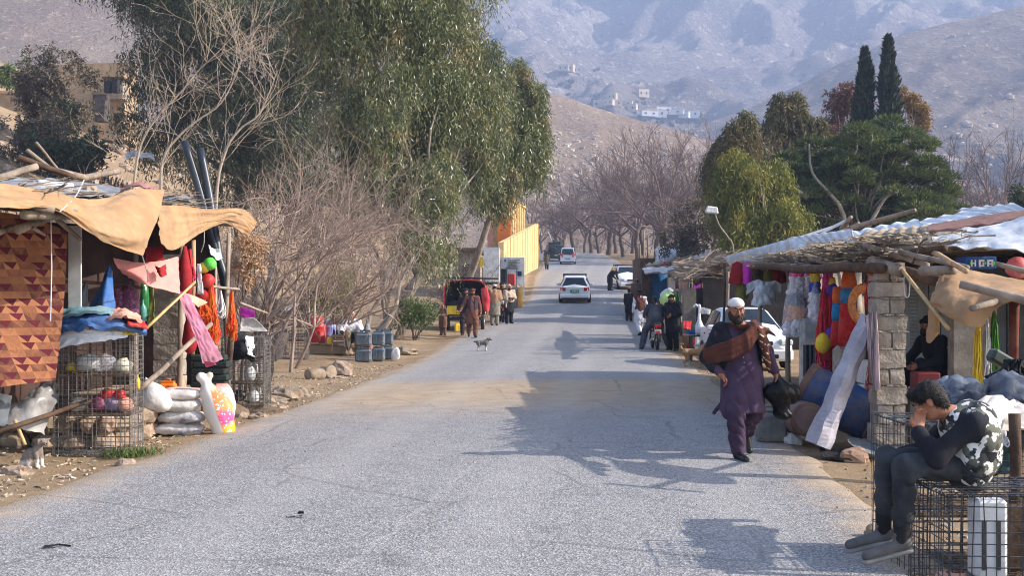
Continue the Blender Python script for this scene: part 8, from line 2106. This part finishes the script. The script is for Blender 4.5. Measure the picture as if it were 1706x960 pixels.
 if hat:
  kind, hm = hat; s = SDF()
  if kind == "cap":
   s.ell(H_(0, .022, .062), V3(.086, .1, .066) * k, .01, Rm).cut(H_(0, .02, -.02), V3(.2, .2, .052) * k, .012); s.mesh("cap", hm, t, fv, .002, 30, 6)
  elif kind == "turban":
   for i in range(10):
    a = i * 2 * math.pi / 10; b = (i + 1) * 2 * math.pi / 10
    s.cap(H_(math.cos(a) * .078, .02 + math.sin(a) * .09, .062 + .018 * math.sin(a * 1 + 1)), H_(math.cos(b) * .078, .02 + math.sin(b) * .09, .062 + .018 * math.sin(b + 1)), .032 * k, None, .02)
   s.ell(H_(0, .02, .085), V3(.075, .085, .05) * k, .02, Rm).cap(H_(.03, .1, .04), H_(.05, .11, -.2), .025 * k, .03 * k, .03); s.mesh("turban", hm, t, fv, .004, 26, 14)
  elif kind == "hood":
   s.ell(H_(0, .03, .02), V3(.1, .11, .125) * k, .02, Rm).chain([H_(0, .06, -.05), q["neck"] + V3(0, .03, -.05) * k], [.1 * k, .13 * k], .05).cut(H_(0, -.11, -.01), V3(.07, .09, .1) * k, .02); s.mesh("head_cloth", hm, t, fv, .004, 18, 4)
 s1, s2 = SDF(), SDF()
 for d, sd in (("l", s1), ("r", s2)):
  an, to = q["an" + d], q["to" + d]
  sd.cap(an + V3(0, .025, -.04) * k, to + V3(0, -.01, .004) * k, .043 * k, .036 * k, .03).cap(an + V3(0, .01, -.03) * k, an + V3(0, -.01, .02) * k, .045 * k, .045 * k, .03)
  sd.mesh("shoe", shoe or m_shoe, t, min(pv, .011))
 for sx in (-1, 1):
  mb = MB(); mb.ball(Vector(H_(sx * .031, -.079, .013)), .0125 * k, 6); e = mb.build("eye", m_eye, t, True, True)
  mb = MB(); mb.ball(Vector(H_(sx * .031, -.0875, .012)), .007 * k, 5); mb.build("iris", m_iris, e, True, True)
 s = SDF()
 for sx in (-1, 1): s.chain([H_(sx * .012, -.1, .032), H_(sx * .034, -.098, .039), H_(sx * .055, -.083, .034)], [.0052 * k, .006 * k, .004 * k], .004)
 s.mesh("eyebrows", m_hair, t, .005)
 return t, q, H_
# ---- the walking man
m_purple = mat("aubergine_cotton", (50, 34, 54), (72, 52, 76), 3, rough=.85, bump=.5, bscale=16)
m_bshawl = mat("brown_wool_shawl", (62, 30, 22), (88, 46, 34), 6, rough=.95, bump=.3, bscale=60)
m_navy = mat("blue_black_cloth", (17, 18, 26), (30, 31, 42), 5, rough=.9)
ml = (2.44, 12.72, gz(2.4, 12.7) + .01)
JM = dict(head=(-.085, -.12, 1.565), neck=(-.045, -.02, 1.41), chest=(-.03, 0, 1.22), waist=(-.02, 0, 1.06), pelvis=(-.01, 0, .93), shl=(-.225, .01, 1.35), shr=(.13, .0, 1.37),
  ell=(-.36, .06, 1.07), elr=(.275, .05, 1.13), wrl=(-.255, -.13, .9), wrr=(.345, -.03, .905), hil=(-.09, -.02, .92), hir=(.08, .02, .92), knl=(-.11, -.2, .51), knr=(.11, .02, .47),
  anl=(-.075, -.16, .1), anr=(.12, .36, .24), tol=(-.03, -.34, .04), tor=(.12, .22, .06))
t, q, H_ = person("bearded man in aubergine tunic and brown shawl walking with a black bag", ml, 0, JM, 1.74, .0085, None, m_purple, m_purple, .5, .95, .011, hat=("cap", m_wsack), tilt=(.1, .16), hands=((.55, -.25, -.55), (.1, -.1, -1)), curl=.75, seed=2, hemw=.215)
for nm_, n_, l_ in (("beard", 900, .022), ("hair", 900, .03)):
 ho = next(o for o in col.objects if o.parent == t and o.name.startswith(nm_)); strands(ho, n_, l_, .003, m_hair, t, .8, nm_ + "_strands")
s = SDF()           # dark waistcoat open over the tunic, dark sleeve side
s.chain([q["shl"] + V3(.02, 0, .01), q["chest"] + V3(-.15, -.0, 0), q["pelvis"] + V3(-.14, .02, -.02)], [.085, .1, .1], .05, (1, 1.2, 1)).chain([q["shr"] + V3(0, .03, 0), q["chest"] + V3(.13, .06, 0), q["pelvis"] + V3(.16, .06, -.14)], [.085, .1, .09], .05, (1, 1.1, 1))
s.cap(q["chest"] + V3(-.1, .12, 0), q["pelvis"] + V3(.05, .13, 0), .1, .1, .08).chain([q["shl"], q["ell"], q["ell"] * .45 + q["wrl"] * .55], [.088, .075, .068], .04)
s.mesh("waistcoat", m_navy, t, .01, .007, 9, 1.4, seed=4)
s = SDF()           # trailing tunic corners
s.cap((-.16, .1, .62), (-.27, .14, .48), .06, .012, .04, (1, .4, 1)).cap((-.17, -.1, .82), (-.15, -.17, .52), .06, .1, .05, (1, .3, 1)).cap((.12, .06, .8), (.19, .14, .5), .1, .1, .05, (1, .5, 1)); s.mesh("tunic_skirt", m_purple, t, .01, .006, 10, 1.4, seed=7)
m_emb, N, L, B = nodes_of("embroidered_brown_wool")
tcn = N.new("ShaderNodeTexCoord").outputs["Object"]; mp = N.new("ShaderNodeMapping"); mp.inputs["Rotation"].default_value = (.2, .9, .4); L.new(tcn, mp.inputs[0])
w1 = N.new("ShaderNodeTexWave"); w1.inputs["Scale"].default_value = 5.2; w1.inputs["Distortion"].default_value = 2.5; L.new(mp.outputs[0], w1.inputs["Vector"])
b1_ = n_ramp(N, L, n_noise(N, L, tcn, 8, 5), [(.3, (62, 30, 22)), (.7, (90, 48, 36))]); lt = n_ramp(N, L, n_noise(N, L, tcn, 30, 2), [(.4, (150, 112, 84)), (.6, (214, 184, 152))])
c = n_mix(N, L, n_math(N, L, 'MULTIPLY', n_range(N, L, w1.outputs["Fac"], .86, .93), n_range(N, L, n_noise(N, L, tcn, 24, 2), .44, .5)), b1_, lt); L.new(c, B.inputs["Base Color"]); B.inputs["Roughness"].default_value = .95
s = SDF()
for j in range(9):
 f = j / 8; w = math.sin(j * 2.1) * .012
 s.chain([(-.385 + .01 * f, -.03 - .02 * f, 1.165 - .13 * f + w), (-.3 + .02 * f, -.115 - .015 * f, 1.2 - .15 * f - w), (-.15, -.185 + w, 1.25 - .16 * f), (-.0 + .02 * f, -.185 + w * .6, 1.325 - .15 * f), (.09 + .03 * f, -.12, 1.43 - .12 * f), (.12 + .05 * f, -.0, 1.455 - .05 * f), (.1 + .08 * f, .1, 1.4 - .06 * f)], [.018, .024, .028, .028, .028, .03, .03], .014)
for j in range(6):
 f = j / 5; s.chain([(-.385, -.01, 1.15 - .08 * f), (-.31, .12, 1.2 - .1 * f), (-.1, .18, 1.3 - .12 * f), (.1, .15, 1.38 - .1 * f)], [.026, .035, .035, .035], .02)
s.chain([(-.14, -.02, 1.425), (-.07, -.1, 1.4), (.05, -.12, 1.41), (.1, -.05, 1.44)], [.028, .026, .03, .03], .02)
s.mesh("shawl", m_bshawl, t, .008, .004, 15, 5, seed=3)
s = SDF()
for j in range(8):
 f = j / 7; w = math.sin(j * 2.7) * .014
 s.chain([(.08 + .07 * f, -.07 + .1 * f, 1.44 - .02 * f), (.15 + .07 * f, -.115 + .17 * f + w, 1.37), (.2 + .06 * f, -.12 + .2 * f - w, 1.22), (.235 + .055 * f, -.1 + .18 * f + w, 1.07), (.27 + .06 * f, -.06 + .12 * f, .97 + .05 * math.sin(j * 1.9))], [.03, .036, .036, .034, .02], .016)
s.cap((.27, .03, 1.37), (.36, .05, 1.31), .03, .008, .04)
s.mesh("shawl_end", m_emb, t, .008, .004, 14, 3, seed=8)
for i in range(4): mb = MB(); mb.ball((-.035 + .008 * i, -.168 + .004 * i, 1.2 - .055 * i), .006, 5); mb.build("button", m_wsack, t, True, True)
bt = empty("carrier_bag", (ml[0] + .4, ml[1] - .05, ml[2] + .42), 0, "shiny black plastic carrier bag in the walking man's hand", "bag")
s = SDF(); s.ell((-.03, 0, .3), (.165, .12, .12), .04).ell((.12, .03, .28), (.1, .09, .11), .04).cap((0, 0, .2), (.0, 0, .1), .1, .085, .05).ell((.04, -.04, .06), (.07, .06, .05), .04).cap((-.02, 0, .4), (-.04, .02, .5), .05, .018, .05)
s.mesh("bag", mat("shiny_black_film", (6, 6, 7), (12, 12, 14), 4, rough=.38, spec=.2, bump=.6, bscale=16, dirt=0), bt, .008, .006, 21, 9, seed=5)
# ---- the boy on the cage
m_camo, N, L, B = nodes_of("grey_camouflage")
tcn = N.new("ShaderNodeTexCoord").outputs["Object"]
c = n_ramp(N, L, n_noise(N, L, tcn, 16, 2, .5), [(.42, (26, 26, 32)), (.44, (44, 44, 48)), (.5, (60, 62, 58)), (.52, (86, 88, 76))])
pl = N.new("ShaderNodeRGB"); pl.outputs[0].default_value = lin((206, 202, 196))
mp = N.new("ShaderNodeMapping"); mp.inputs["Location"].default_value = (3.3, 1, 2); L.new(tcn, mp.inputs[0])
c = n_mix(N, L, n_range(N, L, n_noise(N, L, mp.outputs[0], 20, 2, .5), .52, .54), c, pl.outputs[0]); L.new(c, B.inputs["Base Color"]); B.inputs["Roughness"].default_value = .85
m_jean = mat("charcoal_denim", (30, 33, 38), (62, 65, 70), 5, rough=.9, bump=.5, bscale=18)
m_gshoe = mat("grey_canvas_shoe", (66, 67, 70), (96, 97, 100), 9, rough=.8)
kb = 1 / 1.0
JB = dict(head=(0, -.185, 1.165), neck=(0, -.055, 1.09), chest=(0, .03, 1.02), waist=(0, .05, .93), pelvis=(0, .02, .835), shl=(-.13, .0, 1.055), shr=(.13, .0, 1.055),
  ell=(-.15, -.16, .885), elr=(.14, -.2, .885), wrl=(-.1, -.32, .87), wrr=(.06, -.265, 1.01), hil=(-.075, -.03, .82), hir=(.075, -.02, .82), knl=(-.1, -.38, .845), knr=(.09, -.345, .835),
  anl=(-.09, -.405, .47), anr=(.09, -.365, .455), tol=(-.1, -.575, .375), tor=(.09, -.54, .355))
kk = 1.4 / 1.72
JB = {a: tuple(v / kk for v in b) for a, b in JB.items()}
bl = (2.42, 6.42, gz(2.4, 6.4))
m_bskin = mat("light_tan_skin", (150, 98, 74), (176, 122, 96), 14, rough=.6, dirt=0)
t, q, H_ = person("boy in grey camouflage vest slumped on the front wire cage, head in hand", bl, -math.pi / 2, JB, 1.4, .0075, m_bskin, m_navy, m_jean, None, 1.0, .009, vest=m_camo, beard=False, hair=False, tilt=(-.5, .62), seated=False, shoe=m_gshoe, fat=1.05,
    hands=((0, -1, -.2), (-.25, .12, 1)), curl=.5, seed=5, extra={"legw": .84, "trim": .24})
s = SDF()
for d, sx in (("l", -1), ("r", 1)): s.cap(q["an" + d] + V3(0, .0, .09), q["an" + d] + V3(0, 0, -.02), .044, .042, .03)
s.mesh("socks", m_black, t, .009)
kb = 1.4 / 1.72; Rb = Matrix((RT('Z', -.5) @ RT('X', .62)).tolist()); s = SDF()
s.ell(H_(0, .022, .045), V3(.09, .1, .092) * kb, .02, Rb).ell(H_(0, .06, -.02), V3(.078, .055, .075) * kb, .02, Rb).ell(H_(0, -.06, .1), V3(.06, .04, .03) * kb, .02, Rb).cut(H_(0, -.105, -.02), V3(.09, .085, .085) * kb, .012)
for sx in (-1, 1): s.cut(H_(sx * .095, -.01, -.03), V3(.03, .05, .05) * kb, .015)
ho = s.mesh("hair", m_hair, t, .007, .005, 60, 22); strands(ho, 3200, .02, .0028, m_hair, t, .55, "hair_strands")
for d in "lr":
 an, to = q["an" + d], q["to" + d]; s = SDF(); s.cap(an + V3(0, .03, -.068), to + V3(0, -.012, -.028), .036, .034, .02, (1.1, 1, .45)); s.mesh("shoe_sole", mat("worn_grey_sole", (110, 108, 106), (140, 138, 134), 9), t, .008)
# ---- everyone else
def cl(n, a, b): return mat(n, a, b, 3, rough=.92)
m_br = cl("rust_brown_cloth", (96, 54, 40), (120, 72, 54)); m_dp = cl("dark_plum_cloth", (48, 34, 42), (68, 50, 58)); m_gc = cl("grey_green_cloth", (112, 108, 98), (136, 132, 120)); m_sl = cl("slate_cloth", (50, 56, 68), (72, 78, 90)); m_bk = cl("soot_cloth", (20, 20, 24), (34, 34, 40)); m_br2 = cl("camel_shawl", (146, 112, 86), (172, 136, 108)); m_bs = cl("beige_shawl", (172, 150, 130), (196, 176, 156)); m_wh = cl("white_cotton", (206, 204, 212), (226, 224, 230)); m_ch = cl("child_brown_cloth", (98, 70, 58), (122, 92, 78)); m_gd = cl("dark_green_cloth", (22, 44, 40), (36, 60, 54)); m_mr = cl("maroon_brown_cloth", (78, 40, 34), (100, 56, 46)); m_kh = cl("khaki_cloth", (104, 92, 74), (128, 114, 94))
walkA = dict(knl=(-.1, -.16, .5), anl=(-.09, -.22, .1), tol=(-.1, -.4, .06), knr=(.1, .06, .48), anr=(.1, .3, .17), tor=(.11, .15, .05), elr=(.26, .08, 1.12), wrr=(.27, .02, .88), ell=(-.26, .0, 1.12), wrl=(-.27, -.16, .92))
walkB = dict(knr=(.1, -.16, .5), anr=(.09, -.2, .09), tor=(.1, -.38, .04), knl=(-.1, .06, .48), anl=(-.1, .3, .17), tol=(-.11, .15, .05), ell=(-.32, .02, 1.14), wrl=(-.42, -.08, .95), elr=(.26, .04, 1.12), wrr=(.28, -.08, .88))
fold_arms = dict(ell=(-.24, -.02, 1.14), wrl=(-.02, -.2, 1.1), elr=(.24, -.02, 1.14), wrr=(.04, -.2, 1.06))
def at(px, D, dz=0.0): p = G(px, D); return (p.x, p.y, max(p.z, road_z(D) + .02 if ledge(D) < p.x < redge(D) else p.z) + dz)
V_ = .02
person("small child in a brown coat standing by the green bush", at(738, 44.8), -.3, fold_arms, 1.2, .016, None, m_ch, m_ch, .42, hat=None, beard=False, fold=.005, seed=1)
person("man in rust-brown tunic and dark waistcoat walking by the red-hooded three-wheeler", at(787, 43.2), .12, walkB, 1.78, .016, None, m_br, m_br, .45, vest=m_dp, hat=("turban", m_mr), extra={"open": True}, seed=2)
person("man in dark plum clothes walking beside the rust-brown dressed one", at(776, 44.2), -.1, walkA, 1.76, .016, None, m_dp, m_dp, .45, shawl=m_bk, shawl_kind="shoulder", hat=("turban", m_bk), seed=3)
person("man in white cap and camel shawl seen from behind by the three-wheeler", at(824, 50.2), math.pi + .1, None, 1.74, .017, None, m_gc, m_gc, .42, shawl=m_br2, hat=("cap", m_wh), seed=4, hemw=.22)
person("man in a beige shawl and head cloth standing by the parked motorcycle", at(848, 51.2), .4, fold_arms, 1.7, .017, None, m_bk, m_bk, .5, shawl=m_bs, hat=("hood", m_bs), seed=5)
person("man in dark clothes half hidden behind the two shawled men", at(836, 54), 0, None, 1.7, .02, None, m_dp, m_bk, .45, hat=("turban", m_bk), seed=6)
person("tiny figure in olive clothes walking up the left verge by the cream wall", at(911, 113), math.pi, walkA, 1.7, .024, None, cl("drab_cloth", (66, 62, 48), (84, 80, 62)), m_bk, .5, hat=("turban", m_bk), seed=7)
bend = dict(head=(0, -.5, 1.16), neck=(0, -.38, 1.22), chest=(0, -.24, 1.18), waist=(0, -.08, 1.06), shl=(-.17, -.34, 1.2), shr=(.17, -.34, 1.2), ell=(-.2, -.42, .92), elr=(.2, -.42, .92), wrl=(-.12, -.55, .78), wrr=(.12, -.55, .78))
person("man in black bending forward beside the parked white estate car", at(1016, 78), .9, bend, 1.72, .02, None, m_bk, m_bk, .5, hat=("turban", m_bk), tilt=(0, .6), seed=8)
person("dark-clothed boy standing on the road left of the man in the brown waistcoat", at(1048, 53.2), math.pi - .3, None, 1.45, .018, None, m_bk, m_bk, .45, hat=("cap", m_bk), beard=False, seed=9)
person("man in white tunic and rust waistcoat walking away on the right", at(1066, 44), math.pi + .25, walkA, 1.72, .016, None, m_wh, m_wh, .5, vest=m_br, shawl=m_mr, shawl_kind="shoulder", hat=("turban", m_bk), seed=10)
person("man in a drab brown shawl behind the waistcoated man", at(1061, 58), math.pi, None, 1.74, .02, None, m_kh, m_kh, .5, shawl=cl("drab_shawl", (104, 78, 68), (128, 100, 88)), hat=("turban", m_br2), seed=11)
ride = dict(pelvis=(0, .1, .9), waist=(0, .06, 1.03), chest=(0, 0, 1.2), neck=(0, -.03, 1.38), head=(0, -.07, 1.53), hil=(-.1, .08, .88), hir=(.1, .08, .88), knl=(-.27, -.24, .6), knr=(.27, -.24, .6), anl=(-.42, .0, .1), anr=(.4, .0, .1), tol=(-.45, -.17, .04), tor=(.44, -.17, .04),
   shl=(-.19, -.02, 1.34), shr=(.19, -.02, 1.34), ell=(-.3, -.2, 1.12), elr=(.3, -.2, 1.12), wrl=(-.3, -.38, 1.04), wrr=(.3, -.38, 1.04))
person("man in slate clothes straddling the motorcycle with his back to the camera", (mX, mD - .05, gz(mX, mD) + .02), math.pi, ride, 1.74, .016, None, m_sl, m_sl, None, vest=m_sl, hat=("turban", m_gd), seated=True, seed=12, extra={"legw": 1.15})
hold = dict(fold_arms); hold.update(head=(-.03, -.06, 1.585))
person("man in black with a dark cap standing to the right of the motorcycle", at(1121, 37.4), -.55, hold, 1.76, .015, None, m_bk, m_bk, .55, vest=m_bk, shawl=m_navy, shawl_kind="wrap", hat=("turban", m_bk), seed=13)
sit = dict(pelvis=(0, .1, .34), waist=(0, .06, .5), chest=(0, -.02, .68), neck=(0, -.07, .85), head=(.0, -.12, 1.0), shl=(-.18, -.05, .8), shr=(.18, -.05, .8), ell=(-.3, -.16, .56), elr=(.27, -.2, .56), wrl=(-.26, -.42, .5), wrr=(.2, -.44, .5),
  hil=(-.1, .06, .34), hir=(.1, .06, .34), knl=(-.15, -.34, .5), knr=(.15, -.36, .5), anl=(-.12, -.32, .1), anr=(.13, -.36, .1), tol=(-.13, -.5, .04), tor=(.14, -.54, .04))
sp = at(585, 34.9)
person("seated man wrapped in a white shawl beside the bottles on the left", (sp[0], sp[1], sp[2] + .16), .25, sit, 1.74, .014, None, m_gd, m_kh, None, shawl=m_wh, hat=("cap", m_wh), seated=True, seed=14, beard=False)
rock("low stone seat under the man in the white shawl", (sp[0], sp[1] + .12, sp[2] - .05), (.3, .25, .26), 61, None, "stone")
pp = P(1552, 620, 15)
person("person in dark clothes sitting deep in the right-hand stall, knees drawn up", (pp.x + .12, 15.2, gz(5, 15) + .42), -1.2, sit, 1.7, .016, None, m_navy, m_navy, None, hat=("turban", m_bk), seated=True, seed=15)
mb = MB(); mb.box((pp.x + .15, 15.3, gz(5, 15) + .33), (.8, .7, .62)); mb.thing("bench", m_wsack, "white-topped bench deep in the right-hand stall", "bench")
# ---- dogs
def dog(label, loc, rz, L_, pose, m_body, fat=1.0, vox=.01, tail_up=True, head_turn=0.0):
 """side-on body along X (head at +X), scaled so that the shoulder height is about L_"""
 t = empty("dog", loc, rz, label, "dog"); k = L_; s = SDF()
 if pose == "stand":
  s.chain([(-.42 * k, 0, .78 * k), (-.1 * k, 0, .76 * k), (.3 * k, 0, .76 * k)], [.15 * k, .145 * k, .19 * k], .08 * k).cap((.3 * k, 0, .85 * k), (.52 * k, 0, 1.05 * k), .13 * k, .11 * k, .06 * k)
  hc = V3(.6 * k, 0, 1.1 * k)
  for sy in (-1, 1):
   s.chain([(.3 * k, sy * .1 * k, .7 * k), (.32 * k, sy * .11 * k, .4 * k), (.3 * k, sy * .11 * k, .2 * k), (.32 * k, sy * .11 * k, .05 * k)], [.1 * k, .065 * k, .05 * k, .05 * k], .04 * k); s.cap((.32 * k, sy * .11 * k, .04 * k), (.38 * k, sy * .11 * k, .03 * k), .05 * k, .04 * k, .02 * k)
   s.chain([(-.4 * k, sy * .1 * k, .72 * k), (-.3 * k, sy * .12 * k, .46 * k), (-.48 * k, sy * .12 * k, .28 * k), (-.42 * k, sy * .12 * k, .05 * k)], [.14 * k, .085 * k, .05 * k, .045 * k], .05 * k); s.cap((-.42 * k, sy * .12 * k, .04 * k), (-.35 * k, sy * .12 * k, .03 * k), .048 * k, .04 * k, .02 * k)
  tl = [(-.52 * k, 0, .84 * k), (-.66 * k, 0, .98 * k), (-.64 * k, .02, 1.14 * k), (-.54 * k, 0, 1.16 * k)] if tail_up else [(-.52 * k, 0, .82 * k), (-.68 * k, 0, .86 * k), (-.78 * k, 0, .84 * k)]
  s.chain(tl, [.06 * k, .06 * k, .055 * k, .045 * k][:len(tl)], .03 * k)
 else:
  s.chain([(-.36 * k, 0, .26 * k), (-.2 * k, 0, .48 * k), (.12 * k, 0, .66 * k)], [.24 * k, .24 * k, .19 * k], .1 * k).cap((.12 * k, 0, .74 * k), (.26 * k, 0, .95 * k), .14 * k, .12 * k, .08 * k)
  hc = V3(.34 * k, 0, 1.04 * k)
  for sy in (-1, 1):
   s.chain([(.16 * k, sy * .12 * k, .6 * k), (.22 * k, sy * .13 * k, .3 * k), (.24 * k, sy * .13 * k, .06 * k)], [.1 * k, .065 * k, .055 * k], .05 * k); s.cap((.24 * k, sy * .13 * k, .05 * k), (.34 * k, sy * .13 * k, .04 * k), .055 * k, .045 * k, .02 * k)
   s.chain([(-.36 * k, sy * .16 * k, .24 * k), (-.08 * k, sy * .22 * k, .3 * k), (-.14 * k, sy * .22 * k, .06 * k)], [.16 * k, .1 * k, .06 * k], .06 * k); s.cap((-.14 * k, sy * .22 * k, .05 * k), (.02 * k, sy * .22 * k, .045 * k), .06 * k, .05 * k, .02 * k)
  s.chain([(-.5 * k, 0, .12 * k), (-.66 * k, .05 * k, .08 * k), (-.72 * k, .16 * k, .07 * k)], [.07 * k, .06 * k, .04 * k], .04 * k)
 for i, q in enumerate(s.p): s.p[i] = (q[0], q[1], q[2], q[3] * fat, q[4] * fat, q[5], q[6])
 Rz_ = RT('Z', head_turn); hp = lambda x, y, z: hc + Rz_ @ (V3(x, y, z) * k)
 s.ell(hc, V3(.17, .15, .15) * k, .04 * k).cap(hp(.08, 0, -.03), hp(.27, 0, -.07), .085 * k, .06 * k, .05 * k)
 for sy in (-1, 1): s.chain([hp(-.03, sy * .11, .1), hp(.0, sy * .16, .06), hp(.02, sy * .17, -.06)], [.05 * k, .05 * k, .03 * k], .02 * k, None)
 s.mesh("body", m_body, t, vox, .004, 30, 9)
 mb = MB(); mb.ball(Vector(hp(.335, 0, -.05)), .032 * k, 5); mb.build("nose", m_black, t, True, True)
 for sy in (-1, 1): mb = MB(); mb.ball(Vector(hp(.13, sy * .085, .055)), .022 * k, 5); mb.build("eye", m_iris, t, True, True)
 return t
def patch(name, lo_c, hi_c, lo, hi, axis, sc_=16):
 m, N, L, B = nodes_of(name); tcn = N.new("ShaderNodeTexCoord").outputs["Object"]; sp_ = N.new("ShaderNodeSeparateXYZ"); L.new(tcn, sp_.inputs[0])
 f = n_math(N, L, 'ADD', sp_.outputs[axis], n_math(N, L, 'MULTIPLY', n_math(N, L, 'SUBTRACT', n_noise(N, L, tcn, sc_, 4), .5), .12))
 L.new(n_mix(N, L, n_range(N, L, f, lo, hi), n_ramp(N, L, n_noise(N, L, tcn, 40, 4), [(.3, lo_c), (.7, tuple(int(v * .85) for v in lo_c))]), n_ramp(N, L, n_noise(N, L, tcn, 40, 4), [(.3, hi_c), (.7, tuple(int(v * .82) for v in hi_c))])), B.inputs["Base Color"]); B.inputs["Roughness"].default_value = 1; return m
m_pup = patch("grey_white_puppy_fur", (216, 208, 200), (118, 108, 102), .1, .15, 2); m_pup2 = patch("grey_brown_puppy_fur", (224, 214, 202), (134, 120, 110), .06, .1, 2); m_tand = patch("tan_dog_fur", (176, 146, 110), (164, 124, 84), .1, .3, 2)
g = G(58, 12.4); dog("grey and white puppy sitting on the verge at the far left", (g.x, g.y, g.z), -.35, .26, "sit", m_pup2, 1.12, .008, head_turn=-.3)
X_ = (804 - CX) * 36.5 / F
dog("small grey puppy standing on the road in front of the walking men", (X_, 36.5, road_z(36.5) + .05), .0, .33, "stand", m_pup, 1.4, .012, False, -.7)
g = G(1156, 29.8); dog("tan dog with a curled tail standing beside the parked white saloon", (g.x, g.y, g.z), -.15, .5, "stand", m_tand, 1.1, .018)
# small dropped things on the asphalt
for i, (px, D, L_, lb) in enumerate([(484, 9.1, .16, "flat black scrap of rubber lying on the asphalt"), (502, 9.25, .06, "small upright black scrap beside the flat one on the asphalt"), (92, 8.05, .15, "thin dark twig lying on the asphalt at lower left")]):
 p = G(px, D); z = road_z(D) + .056; mb = MB()
 for k in range(4):
  a = RN.uniform(-.5, .5); q = Vector((p.x + RN.uniform(-.4, .4) * L_, D + RN.uniform(-.03, .03), z)); mb.box(q, (L_ * RN.uniform(.3, .7), .012, .01 if i != 1 else .035), (0, RN.uniform(-.15, .15), a))
 mb.thing("scrap", m_black, lb, "scrap")
# ---------------------------------------------------------------- air
hz = MB(); hz.box((0, 1580, 345), (6400, 3440, 730))
m = bpy.data.materials.new("thin_haze"); m.use_nodes = True
nt = m.node_tree; nt.nodes.remove(nt.nodes["Principled BSDF"])
pv = nt.nodes.new("ShaderNodeVolumePrincipled")
pv.inputs["Color"].default_value = (0.52, 0.65, 1.0, 1)
pv.inputs["Density"].default_value = 0.00052
pv.inputs["Anisotropy"].default_value = 0.0
nt.links.new(pv.outputs[0], nt.nodes["Material Output"].inputs["Volume"])
h = hz.build("haze", m)
tag(h, kind="stuff")
